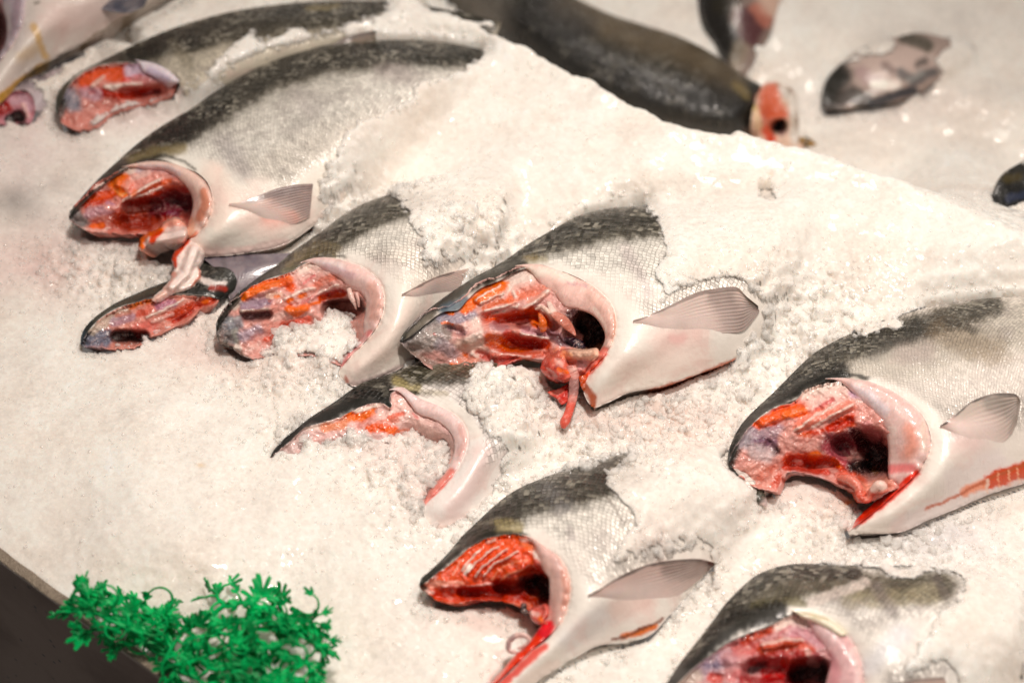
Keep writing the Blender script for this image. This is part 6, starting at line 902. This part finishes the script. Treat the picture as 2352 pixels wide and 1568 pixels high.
# ------------------------------------------------------------------ crushed ice bed (height field round the fish, real relief)
PAN0 = at([(-220, 1110)], 0.0)[0]; PAN1 = at([(560, 1678)], 0.0)[0]
pdir = (PAN1 - PAN0)[:2] / np.linalg.norm((PAN1 - PAN0)[:2]); pnor = np.array([-pdir[1], pdir[0]])  # towards the ice
if pnor @ (np.array([0, 0]) - PAN0[:2]) < 0: pnor = -pnor
RIDGE = at(T('P', [(700, -330), (900, -120), (1000, -10), (1130, 62), (1200, 92), (1245, 118), (1290, 150), (1345, 168), (1400, 200), (1470, 242), (1520, 275), (1570, 292), (1640, 305), (1700, 300), (1760, 318), (1850, 340), (1960, 390), (2100, 455), (2352, 560), (2700, 690)]), 0.045)[:, :2]
def axis_(lo, hi, st, ext, g=1.12):
    a = np.arange(lo, hi, st); l = []; x = lo; d = st
    while x > lo - ext: d *= g; x -= d; l.append(x)
    r = []; x = a[-1]; d = st
    while x < hi + ext: d *= g; x += d; r.append(x)
    return np.array(l[::-1] + a.tolist() + r)
gx = axis_(-0.62, 0.66, 0.0019, 0.5); gy = axis_(-0.47, 0.62, 0.0019, 1.0)
nx, ny = len(gx), len(gy); GX, GY = np.meshgrid(gx, gy, indexing='ij'); XY = np.stack([GX.ravel(), GY.ravel()], 1)
def blur(A, n, k=1):
    for _ in range(k):
        for ax in (0, 1):
            c = np.cumsum(np.concatenate([np.repeat(np.take(A, [0], ax), n + 1, ax), A, np.repeat(np.take(A, [-1], ax), n, ax)], ax), ax)
            A = (np.take(c, range(2 * n + 1, c.shape[ax]), ax) - np.take(c, range(0, c.shape[ax] - 2 * n - 1), ax)) / (2 * n + 1)
    return A
# side of the ridge
rd = segdist(XY, RIDGE); RP = np.vstack([RIDGE, [[3, RIDGE[-1, 1]], [3, 5], [-3, 5], [-3, RIDGE[0, 1] + .3]]]); back = inside(XY, RP)
rds = np.where(back, rd, -rd) + 0.006 * fbm(XY[:, 0] * 45, XY[:, 1] * 45, 3)
wdt = 0.055 + 0.30 * sstep(0.33, 0.56, XY[:, 0]); fall = sstep(0, 1, rds / wdt)
front = 0.030 * np.exp(-(np.clip(-rds, 0, 9) / 0.11) ** 2) + 0.006 * sstep(0.03, 0, np.abs(rds))
px = proj(np.hstack([XY, np.zeros((len(XY), 1))]))
def lump(x, y, h, rx, ry=None):
    ry = ry or rx; c = at([(x, y)], 0.0)[0]
    return h * np.exp(-(((XY[:, 0] - c[0]) / rx) ** 2 + ((XY[:, 1] - c[1]) / ry) ** 2))
base = front + 0.008 * fbm(XY[:, 0] * 9, XY[:, 1] * 9, 3) + 0.0034 * fbm(XY[:, 0] * 32, XY[:, 1] * 32, 3)
for a in [(1900, 620, .020, .16, .10), (1500, 560, .022, .10, .08), (1250, 440, .020, .12, .09), (820, 940, .010, .10, .06), (250, 1100, .012, .2, .12), (1180, 960, .012, .04, .03), (620, 1250, .014, .2, .10), (2250, 1420, .02, .08, .06), (1560, 1180, .008, .08, .05), (700, 190, .008, .05, .04), (150, 650, -.004, .1, .08), (2150, 640, .02, .15, .08)]:
    base = base + lump(*a)
pd = (XY - PAN0[:2]) @ pnor
base = base * sstep(-0.01, 0.10, pd) - 0.002 + 0.004 * sstep(0.0, 0.03, pd)
lowbed = ZB_ + 0.012 + 0.022 * fbm(XY[:, 0] * 6 + 3, XY[:, 1] * 6, 3) + 0.006 * fbm(XY[:, 0] * 30, XY[:, 1] * 40, 3)
Z = base * (1 - fall) + lowbed * fall
# fish: cover them with ice outside their bare parts, keep clear of the bare parts
hitz = np.full(len(XY), np.nan); hitf = np.full(len(XY), -1)
for k, s in enumerate(FISH):
    b = s.bvh(); V = np.vstack(s.V); lo = V.min(0) - .002; hi = V.max(0) + .002
    m = np.where((XY[:, 0] > lo[0]) & (XY[:, 0] < hi[0]) & (XY[:, 1] > lo[1]) & (XY[:, 1] < hi[1]) & (XY[:, 0] > -.8) & (XY[:, 0] < .85) & (XY[:, 1] < 1.0))[0]
    for i in m:
        h = b.ray_cast(Vector((XY[i, 0], XY[i, 1], 1.0)), Vector((0, 0, -1)))
        if h[0] is not None and (np.isnan(hitz[i]) or h[0].z > hitz[i]): hitz[i] = h[0].z; hitf[i] = k
jn = fbm(XY[:, 0] * 150, XY[:, 1] * 150, 3) * 9 + fbm(XY[:, 0] * 50, XY[:, 1] * 50, 2) * 9
SD = np.full(len(XY), -1e3)
for k, s in enumerate(FISH):
    m = np.where(hitf == k)[0]
    if len(m) == 0: continue
    P = proj(np.hstack([XY[m], hitz[m][:, None]])); d = np.full(len(m), -1e4)
    for q in s.vis: d = np.maximum(d, sdpoly(P, q))
    SD[m] = d + jn[m] * (2.4 if s.z0 < 0 else 1.35)
hit = hitf >= 0; bare = hit & (SD > 0); cov = hit & ~bare
# depth inside the fishes' outline
dist = hit.reshape(nx, ny).astype(float); ero = blur(dist, 3, 1).ravel() > 0.985
Zg = Z.copy()
covz = np.where(cov, hitz + np.clip(-SD * 0.00022, 0.0004, 0.008), -9)
Z = np.where(cov, np.maximum(Z, covz), Z)
raised = np.where(cov, Z, np.where(bare, Zg, Zg)); sm = blur(raised.reshape(nx, ny), 5, 3).ravel()
Z = np.where(~bare, np.maximum(Z, np.minimum(sm, Z + 0.02)), Z)
Z = np.where(bare, np.minimum(Z, hitz - 0.006 - np.clip(SD, 0, 12) * 0.0006), Z)
zoff = np.array([s.z0 for s in FISH])[np.clip(hitf, 0, None)]
Z = np.where(bare & ero, np.minimum(Z, zoff - 0.022 * sstep(0, 40, SD)), Z)
wb = blur(bare.reshape(nx, ny).astype(float), 7, 2).ravel(); zb = blur(np.where(bare, np.nan_to_num(hitz), 0).reshape(nx, ny), 7, 2).ravel() / (wb + 1e-6)
kc = sstep(0.0, 0.22, wb) * ~bare; wb2 = blur(bare.reshape(nx, ny).astype(float), 13, 3).ravel(); zb2 = blur(np.where(bare, np.nan_to_num(hitz), 0).reshape(nx, ny), 13, 3).ravel() / (wb2 + 1e-6)
k2 = sstep(0.0, 0.20, wb2) * ~bare; Z = np.where(k2 > 0, Z * (1 - k2) + np.minimum(Z, zb2 + 0.010) * k2, Z)
Z = np.where(kc > 0, Z * (1 - kc) + np.minimum(Z, zb + 0.002) * kc, Z)
Z = np.where(cov, np.maximum(Z, hitz + 0.0006 + np.clip(-SD, 0, 36) * 0.00013), Z)
sm2 = blur(Z.reshape(nx, ny), 1, 1).ravel(); Z = np.where(bare, Z, 0.5 * Z + 0.5 * sm2)
# throats packed with ice
Z2 = Z.reshape(nx, ny)
gr = np.hypot(np.gradient(Z2, axis=0), np.gradient(Z2, axis=1)) / 0.0019; stp_ = sstep(0.8, 1.6, blur(gr, 1, 1)) * (~bare).reshape(nx, ny); Z2 = Z2 * (1 - .8 * stp_) + blur(Z2, 2, 2) * .8 * stp_
# coarse tilted crystals stamped into the surface
COARSE = [(1180, 960, 150, 90), (1560, 960, 220, 90), (1380, 1000, 240, 80), (700, 880, 200, 60), (980, 1120, 160, 120), (760, 1010, 160, 50), (1330, 1130, 130, 60), (1680, 900, 90, 70), (1500, 840, 220, 50), (2000, 1230, 220, 80), (2080, 1290, 200, 60), (1720, 800, 200, 70), (900, 720, 200, 60), (740, 520, 90, 70), (1840, 760, 160, 80), (640, 780, 160, 40), (1080, 600, 120, 60), (1560, 1350, 120, 50), (1250, 1230, 100, 60), (1420, 1110, 140, 60), (900, 480, 120, 40), (320, 620, 260, 90)]
def coarse(P):
    w = np.zeros(len(P))
    for x, y, rx, ry in COARSE: w = np.maximum(w, np.exp(-(((P[:, 0] - x) / rx) ** 2 + ((P[:, 1] - y) / ry) ** 2)))
    return w
cw = coarse(px).reshape(nx, ny); bz = (~bare).reshape(nx, ny)
i0 = np.searchsorted(gx, -0.62); i1 = np.searchsorted(gx, 0.66); j0 = np.searchsorted(gy, -0.47); j1 = np.searchsorted(gy, 0.62)
for k in range(42000):
    i = int(rng.integers(i0, i1)); j = int(rng.integers(j0, j1)); w = cw[i, j]
    r = (0.0030 + 0.0030 * rng.random() ** 2) * (1 + 2.0 * w * rng.random()); n = int(r / 0.0019) + 1
    if i - n < 0 or j - n < 0 or i + n >= nx or j + n >= ny or not bz[i, j]: continue
    sl = (slice(i - n, i + n + 1), slice(j - n, j + n + 1))
    dx = GX[sl] - gx[i]; dy = GY[sl] - gy[j]; a = rng.random() * 6.28; e = 0.55 + 0.45 * rng.random()
    u = dx * math.cos(a) + dy * math.sin(a); v = -dx * math.sin(a) + dy * math.cos(a)
    inside_ = (np.maximum(np.abs(u) / r, np.abs(v) / (r * e)) + 0.35 * (np.abs(u) / r + np.abs(v) / (r * e))) < 1.25
    h = Z2[i, j] + (0.0001 + 0.0020 * w) * rng.random() + u * rng.normal(0, .04 + .30 * w) + v * rng.normal(0, .04 + .30 * w)
    Z2[sl] = np.where(inside_ & bz[sl] & (np.abs(Z2[sl] - Z2[i, j]) < .010), Z2[sl] * 0.25 + 0.75 * h, Z2[sl])
Zs = blur(Z2, 1, 2); kq = np.clip(1 - 1.6 * cw, 0, 1) * bz * .8; Z2 = Z2 * (1 - kq) + Zs * kq
Z = Z2.ravel()
# the ice keeps a few stains: blood-pink near the fish, grey where a buried skin shows through, cool grey shading painted at the left and lower right
pz = proj(np.stack([XY[:, 0], XY[:, 1], Z], 1))
ic = np.repeat(lin((246, 240, 232))[None], len(XY), 0)
def tint(col, x, y, rx, ry, a):
    global ic
    d = np.exp(-(((pz[:, 0] - x) / rx) ** 2 + ((pz[:, 1] - y) / ry) ** 2)) * a * (0.7 + 0.5 * fbm(XY[:, 0] * 30, XY[:, 1] * 30, 3)); d = np.clip(d, 0, 1)[:, None]
    ic = ic * (1 - d) + lin(col)[None] * d
for a in [((226, 190, 184), 90, 600, 160, 90, .7), ((214, 176, 176), 60, 350, 120, 120, .5), ((96, 98, 96), 40, 465, 70, 40, .55), ((110, 104, 96), 130, 430, 60, 26, .3), ((236, 206, 198), 470, 790, 150, 50, .6), ((236, 208, 198), 620, 840, 160, 50, .6), ((240, 206, 200), 920, 1010, 150, 60, .8), ((236, 200, 192), 960, 1120, 60, 70, .5),
          ((232, 200, 192), 560, 640, 80, 90, .3), ((232, 200, 190), 1440, 950, 240, 40, .7), ((236, 208, 200), 1560, 1000, 200, 60, .4), ((240, 206, 196), 1120, 1430, 160, 40, .5), ((236, 214, 206), 1850, 1150, 160, 50, .5), ((200, 200, 210), 2150, 1240, 160, 60, .5), ((206, 204, 206), 2030, 1310, 130, 50, .4),
          ((150, 142, 132), 910, 450, 90, 26, .45), ((150, 142, 132), 780, 500, 60, 40, .3), ((190, 180, 165), 1560, 420, 150, 30, .45), ((160, 154, 148), 1440, 1090, 60, 40, .35), ((226, 196, 190), 1500, 1240, 60, 60, .3), ((200, 160, 160), 300, 260, 90, 40, .6), ((206, 190, 190), 2050, 240, 160, 50, .4), ((170, 166, 160), 2150, 80, 120, 60, .4), ((190, 186, 170), 660, 1420, 200, 60, .25), ((236, 170, 90), 1952, 1153, 14, 8, .9), ((240, 200, 140), 462, 1068, 9, 5, .6)]:
    tint(*a)
thin = np.where(cov, 1 - sstep(0.0003, 0.0045, Z - hitz), 0.0); thin = np.where(bare, 1.0, thin); thin = np.where(bare & (hitz - Z > .015), 0, thin)
V = np.stack([XY[:, 0], XY[:, 1], Z], 1)
F = gridfaces(nx, ny); F = F[:, ::-1]
keep = (pd > -0.0005)[F].all(1)
F = F[keep]
used = np.zeros(len(V), bool); used[F.ravel()] = True; remap = np.cumsum(used) - 1
ice = mesh_obj('ice_bed', V[used], remap[F], M['ice'], None, ic[used], None, dict(Thin=thin[used])); ice['kind'] = 'structure'
# loose crystals
def icos():
    t = (1 + 5 ** .5) / 2
    v = np.array([(-1, t, 0), (1, t, 0), (-1, -t, 0), (1, -t, 0), (0, -1, t), (0, 1, t), (0, -1, -t), (0, 1, -t), (t, 0, -1), (t, 0, 1), (-t, 0, -1), (-t, 0, 1)]) / 1.9
    f_ = np.array([(0, 11, 5), (0, 5, 1), (0, 1, 7), (0, 7, 10), (0, 10, 11), (1, 5, 9), (5, 11, 4), (11, 10, 2), (10, 7, 6), (7, 1, 8), (3, 9, 4), (3, 4, 2), (3, 2, 6), (3, 6, 8), (3, 8, 9), (4, 9, 5), (2, 4, 11), (6, 2, 10), (8, 6, 7), (9, 8, 1)])
    return v, f_
iv, iff = icos()
sdg = SD.reshape(nx, ny); Zf = Z.reshape(nx, ny); SV = []; SF = []; n = 0; cnt = 0
hv = hit.reshape(nx, ny); edge = np.abs(blur(bare.reshape(nx, ny).astype(float), 5, 2) - 0.45) < 0.40
while cnt < 11000:
    i = int(rng.integers(i0, i1)); j = int(rng.integers(j0, j1))
    if not bz[i, j] or pd.reshape(nx, ny)[i, j] < 0.004: continue
    w = cw[i, j]; pr = 0.05 + 0.9 * w + (0.35 if edge[i, j] else 0)
    if rng.random() > pr: continue
    r = 0.0009 + 0.0014 * rng.random() ** 1.5 + (0.0040 * rng.random() ** 2 * (w + (0.5 if edge[i, j] else 0)))
    sc = r * np.array([0.6 + 1.1 * rng.random(), 0.5 + 0.6 * rng.random(), 0.28 + 0.3 * rng.random()]); q = np.concatenate([[1.6], rng.normal(size=2) * .35, [rng.normal() * 2]]); q /= np.linalg.norm(q)
    a, b, c, d = q; R = np.array([[1 - 2 * (c * c + d * d), 2 * (b * c - a * d), 2 * (b * d + a * c)], [2 * (b * c + a * d), 1 - 2 * (b * b + d * d), 2 * (c * d - a * b)], [2 * (b * d - a * c), 2 * (c * d + a * b), 1 - 2 * (b * b + c * c)]])
    v = (iv * (1 + 0.35 * (rng.random((12, 1)) - .5)) * sc) @ R.T + np.array([gx[i], gy[j], Zf[i, j] - r * 0.02])
    SV.append(v); SF.append(iff + n); n += 12; cnt += 1
sh = mesh_obj('ice_crystals', np.vstack(SV), np.vstack(SF), M['shard'], None, smooth=False); sh['kind'] = 'stuff'

# ------------------------------------------------------------------ steel side of the display bin
pt = thing('display_bin', 'dark scratched steel side of the display bin at the bottom left, frosted top rim', 'bin', ((PAN0 + PAN1) / 2).tolist())
e3 = np.array([pdir[0], pdir[1], 0]); n3 = np.array([pnor[0], pnor[1], 0])
o0 = PAN0 - e3 * 0.5; L = np.linalg.norm((PAN1 - PAN0)) + 1.0
def boxlong(name, u0, u1, z0, z1, mat, seg, amp):
    k = seg; ss = np.linspace(0, L, k); wv = fbm(ss * 40, ss * 0 + 3, 4) * amp; wz = fbm(ss * 60, ss * 0 + 9, 4) * amp
    V = []
    for a in range(k):
        c = o0 + e3 * ss[a]
        for (u, z, q) in ((u0, z0, 0), (u0, z1 - .0008, 1), (u0 + .0008, z1, 1), (u1 - .0008, z1, 1), (u1, z1 - .0008, 1), (u1, z0, 0)):
            V.append(c + n3 * (u + (wv[a] if q else 0)) + np.array([0, 0, z + (wz[a] if q else 0)]))
    F = [[a * 6 + b, a * 6 + (b + 1) % 6, (a + 1) * 6 + (b + 1) % 6, (a + 1) * 6 + b] for a in range(k - 1) for b in range(6)]
    F += [list(range(6))[::-1], [(k - 1) * 6 + b for b in range(6)]]
    return mesh_obj(name, np.array(V), F, M[mat], pt, smooth=False)
boxlong('side_panel', -0.006, -0.001, -0.9, -0.003, 'steel', 2, 0)
boxlong('rim', -0.0066, 0.0035, -0.0025, 0.0015, 'rime', 700, 0.0012)
# ------------------------------------------------------------------ plastic parsley
def tube(pts, r0, r1, sides=7):
    c = np.array(pts, float); n = max(6, len(c) * 5)
    S = spline(c, n, w=[0, 1, 2]); tg = np.gradient(S, axis=0); tg /= np.linalg.norm(tg, axis=1)[:, None] + 1e-9
    sx = np.cross(tg, [0.1, 0.2, 1.0]); sx /= np.linalg.norm(sx, axis=1)[:, None] + 1e-9; sy = np.cross(sx, tg); a = np.linspace(0, 2 * np.pi, sides + 1)[:-1]
    r = np.linspace(r0, r1, n)
    X = S[:, None] + (sx[:, None] * np.cos(a)[None, :, None] + sy[:, None] * np.sin(a)[None, :, None]) * r[:, None, None]
    F = [[i * sides + j, i * sides + (j + 1) % sides, (i + 1) * sides + (j + 1) % sides, (i + 1) * sides + j] for i in range(n - 1) for j in range(sides)]
    F += [list(range(sides))[::-1], [(n - 1) * sides + j for j in range(sides)]]
    return X.reshape(-1, 3), F, S
def leaf(c, d, up, L, lobes, seed):
    """a lobed leaf: a hub with fingers that fork into rounded teeth, 0.9 mm thick"""
    r_ = np.random.default_rng(seed); d = d / np.linalg.norm(d); sd = np.cross(up, d); sd /= np.linalg.norm(sd) + 1e-9; up = np.cross(d, sd)
    pts = [(0, -0.05), (0.10, -0.07)]
    m = lobes; out = []
    for k in range(m):
        a = (-1 + 2 * (k + .5) / m) * 1.25 + r_.normal(0, .08); ln = (0.95 - 0.30 * abs(a)) * (0.85 + .3 * r_.random())
        w = 0.62 / m * 1.2
        a0 = (-1 + 2 * k / m) * 1.25
        out.append((0.32 * math.cos(a0), 0.32 * math.sin(a0) * .9))
        for da, q in ((-w, .72), (-w * .55, .93), (-w * .2, .86), (0.05, 1.0), (w * .25, .88), (w * .6, .95), (w, .70)):
            out.append((0.12 + ln * q * math.cos(a + da), ln * q * math.sin(a + da) * .9))
    out.append((0.34 * math.cos(1.25), 0.34 * math.sin(1.25) * .9)); out.append((0.0, 0.05))
    O = np.array(out); cen = np.array([[0.22, 0]]); bend = r_.normal(0, .35); cur = r_.normal(-.1, .25)
    def lift(p): return c + d * p[0] * L + sd * p[1] * L + up * L * (bend * p[1] ** 2 + cur * p[0] ** 2 + .03 * r_.normal())
    top = [lift(p) for p in O]; n = len(O); th = up * 0.0009
    V = top + [t - th for t in top] + [lift(cen[0]) + up * .0004, lift(cen[0]) - th]
    F = []
    for i in range(n):
        j = (i + 1) % n; F += [[i, j, 2 * n], [n + j, n + i, 2 * n + 1], [j, i, n + i, n + j]]
    return np.array(V), F
def clump(label, f, stems, extra, seed, leafL, zlo, zhi):
    r_ = np.random.default_rng(seed); c0 = at(T(f, [stems[0][0][:2]]), zlo)[0]
    root = thing('parsley_garnish', label, 'garnish', c0.tolist(), 'green plastic parsley by the bin edge')
    SVv, SFf, LV, LF = [], [], [], []; ns = 0; nl = 0
    def addS(V, F):
        nonlocal ns
        SVv.append(V); SFf.extend([[i + ns for i in q] for q in F]); ns += len(V)
    def addL(V, F):
        nonlocal nl
        LV.append(V); LF.extend([[i + nl for i in q] for q in F]); nl += len(V)
    k = seed * 1000
    camd = -FWD
    for st in stems:
        P = at(T(f, [p[:2] for p in st]), np.array([p[2] for p in st]) * .01); V, F, S = tube(P, 0.0026, 0.0013); addS(V, F)
        nb = max(4, len(S) // 3)
        for q in range(nb):
            i = int(r_.integers(len(S) // 5, len(S))); t = S[min(i + 1, len(S) - 1)] - S[i - 1]; t /= np.linalg.norm(t) + 1e-9
            dv = t + r_.normal(0, .75, 3); dv[2] *= .7; dv /= np.linalg.norm(dv); ln = leafL * (0.6 + r_.random() * .9)
            e = S[i] + dv * ln; mid = S[i] + dv * ln * .5 + np.array([0, 0, .003])
            V, F, _ = tube([S[i], mid, e], 0.0015, 0.0010, 5); addS(V, F)
            up = camd * .8 + r_.normal(0, .5, 3); k += 1; addL(*leaf(e - dv * .001, dv, up / np.linalg.norm(up), leafL * (.85 + .7 * r_.random()), int(r_.integers(3, 6)), k))
        t = S[-1] - S[-3]; up = camd + r_.normal(0, .3, 3); k += 1; addL(*leaf(S[-1] - t * .3, t, up / np.linalg.norm(up), leafL * 1.5, 4, k))
    for (x, y, z, ang, L_) in extra:
        c = at(T(f, [(x, y)]), z * .01)[0]; d = RT * math.cos(math.radians(ang)) + UP * math.sin(math.radians(ang)); k += 1
        addL(*leaf(c, d, camd + r_.normal(0, .25, 3), L_ * .00088, 4, k))
    allp = np.vstack([at(T(f, [p[:2] for p in st]), np.array([p[2] for p in st]) * .01) for st in stems])
    for q in range(int(len(stems) * 2.2)):
        a = allp[int(r_.integers(len(allp)))]; th0 = r_.random() * 6.28; R_ = 0.005 + .008 * r_.random(); sw = 2.0 + 2.0 * r_.random(); dz = r_.normal(0, .006); e1 = RT; e2 = UP * .8 + np.array([0, 0, .3])
        cpt = a - (e1 * math.cos(th0) + e2 * math.sin(th0)) * R_; pts = [cpt + (e1 * math.cos(th0 + sw * k_ / 6) + e2 * math.sin(th0 + sw * k_ / 6)) * R_ + np.array([0, 0, dz * k_ / 6 + .004]) for k_ in range(7)]
        V, F, S = tube(pts, 0.0016, 0.0008, 6); addS(V, F); t = S[-1] - S[-3]; up = camd + r_.normal(0, .4, 3); k += 1; addL(*leaf(S[-1], t, up / np.linalg.norm(up), leafL, 3, k))
    mesh_obj('stems', np.vstack(SVv), SFf, M['plastic'], root); mesh_obj('leaves', np.vstack(LV), LF, M['plastic'], root, smooth=False)
clump('small sprig of green plastic parsley drooping over the steel rim', 'ZP', [
 [(1000, 720, 1), (760, 620, 3.4), (620, 560, 4.2), (500, 510, 4.6), (380, 455, 4.6), (250, 420, 4.2), (110, 435, 3.6)],
 [(540, 530, 4.4), (500, 400, 4.6), (420, 320, 4.4), (330, 290, 4.0)],
 [(330, 440, 4.6), (280, 330, 4.6), (240, 290, 4.6), (215, 230, 4.8)],
 [(560, 560, 4.0), (440, 570, 3.8), (320, 580, 3.0), (240, 600, 2.6)],
 [(900, 720, 1), (860, 600, 2), (880, 500, 2.5), (960, 410, 2.8)],
 [(1000, 700, 1), (880, 480, 1.8), (760, 380, 2.0), (620, 310, 2.2), (480, 300, 2.2)],
 [(940, 760, 1), (780, 680, 1.8), (640, 700, 1.6), (500, 722, 1.4)],
 [(1000, 760, .8), (900, 640, 1.6), (760, 560, 2.2), (680, 440, 2.4)],
 [(960, 800, .8), (820, 740, 1.0), (700, 640, 1.6), (600, 500, 2.0)],
 [(1010, 640, 1.2), (960, 560, 1.6), (940, 520, 1.8)], [(700, 700, 1.4), (680, 600, 2), (640, 420, 2.2), (560, 330, 2.2)]],
 [(230, 235, 4.8, 85, 15), (290, 380, 4.6, 150, 22), (180, 400, 4.0, 185, 17), (300, 600, 2.6, 215, 24), (240, 560, 2.6, 170, 18), (400, 260, 4.2, 120, 12), (600, 500, 3.5, 60, 17), (520, 380, 3.6, 80, 16), (480, 440, 3.4, 110, 15), (660, 420, 3, 70, 15), (760, 500, 2.6, 40, 17), (860, 560, 2.4, 60, 16), (700, 600, 2.8, 100, 16), (420, 600, 2.4, 260, 15), (960, 400, 2.8, 60, 10)], 3, 0.0088, .5, 4)
clump('larger tangled bunch of green plastic parsley at the bottom edge', 'ZP', [
 [(900, 900, 1), (1000, 700, 2.0), (1080, 600, 2.4), (1140, 540, 2.6)],
 [(900, 860, .8), (1100, 860, 2.6), (1300, 780, 3.6), (1500, 680, 4.4), (1600, 560, 4.8)],
 [(1200, 760, 3), (1260, 660, 3.8), (1380, 610, 4.2), (1500, 640, 4.4), (1560, 700, 4.2)],
 [(1310, 480, 2), (1400, 390, 3.0), (1560, 350, 3.6), (1700, 380, 4.0), (1850, 440, 4.4), (1960, 560, 4.6)],
 [(1640, 400, 4), (1800, 400, 4.4), (1900, 460, 4.6), (2040, 600, 4.6), (2180, 690, 4.4)],
 [(1780, 520, 4.4), (1900, 590, 4.6), (2040, 620, 4.6), (2180, 700, 4.4), (2240, 720, 4.2)],
 [(1980, 400, 3.4), (2100, 470, 3.8), (2180, 580, 4.0), (2220, 700, 4.0), (2240, 820, 3.8), (2180, 980, 3.4)],
 [(1420, 360, 3.0), (1370, 320, 3.0), (1362, 270, 3.0)],
 [(1240, 850, 3), (1340, 910, 3.4), (1480, 900, 3.6), (1600, 1000, 3.6)], [(1440, 860, 3.8), (1520, 960, 4.0), (1600, 1060, 4.0)], [(1760, 720, 4), (1740, 840, 4), (1760, 980, 3.6), (1770, 1100, 3.4)],
 [(2000, 640, 4.4), (1900, 700, 4.4), (1800, 800, 4.0)], [(1000, 900, 1.4), (1140, 960, 2.4), (1300, 1040, 2.8)], [(1960, 900, 3), (1880, 960, 3.2), (1840, 1060, 3)], [(1400, 560, 3), (1520, 500, 3.6), (1700, 470, 4)], [(1860, 300, 3.4), (1900, 420, 3.8), (1960, 520, 4)], [(2100, 820, 3.6), (2140, 930, 3.6), (2120, 1060, 3.2)], [(1100, 680, 2.2), (1060, 800, 2), (1020, 960, 1.8)]],
 [(1730, 300, 4.4, 80, 26), (1700, 340, 4.2, 130, 20), (1780, 340, 4.2, 40, 20), (1890, 320, 3.6, 80, 18), (1200, 560, 2.8, 60, 22), (1150, 600, 2.6, 140, 20), (1280, 590, 2.8, 20, 18), (1600, 560, 4.6, 10, 26), (1450, 540, 3.8, 160, 22), (1850, 560, 4.2, -30, 24), (1700, 700, 3, 250, 34), (1650, 640, 3, 200, 22), (1950, 740, 3.8, 240, 24), (2080, 820, 3.6, 200, 20), (1800, 860, 3.4, 120, 20), (1680, 900, 3.4, 60, 20), (1200, 700, 3, 200, 18), (1100, 900, 2, 160, 20), (1000, 880, 1.4, 180, 20), (1400, 760, 3.4, 300, 20), (1500, 820, 3.6, 330, 20), (1900, 960, 3.0, 280, 24), (2060, 960, 3.2, 260, 20), (1600, 460, 3.8, 10, 22), (1380, 280, 3, 110, 8), (1350, 500, 2.6, 120, 16), (1980, 460, 4, 0, 16), (1300, 940, 2.6, 300, 20), (1480, 960, 3.2, 280, 20), (1700, 1000, 3, 200, 20)], 5, 0.0100, .5, 4.5)
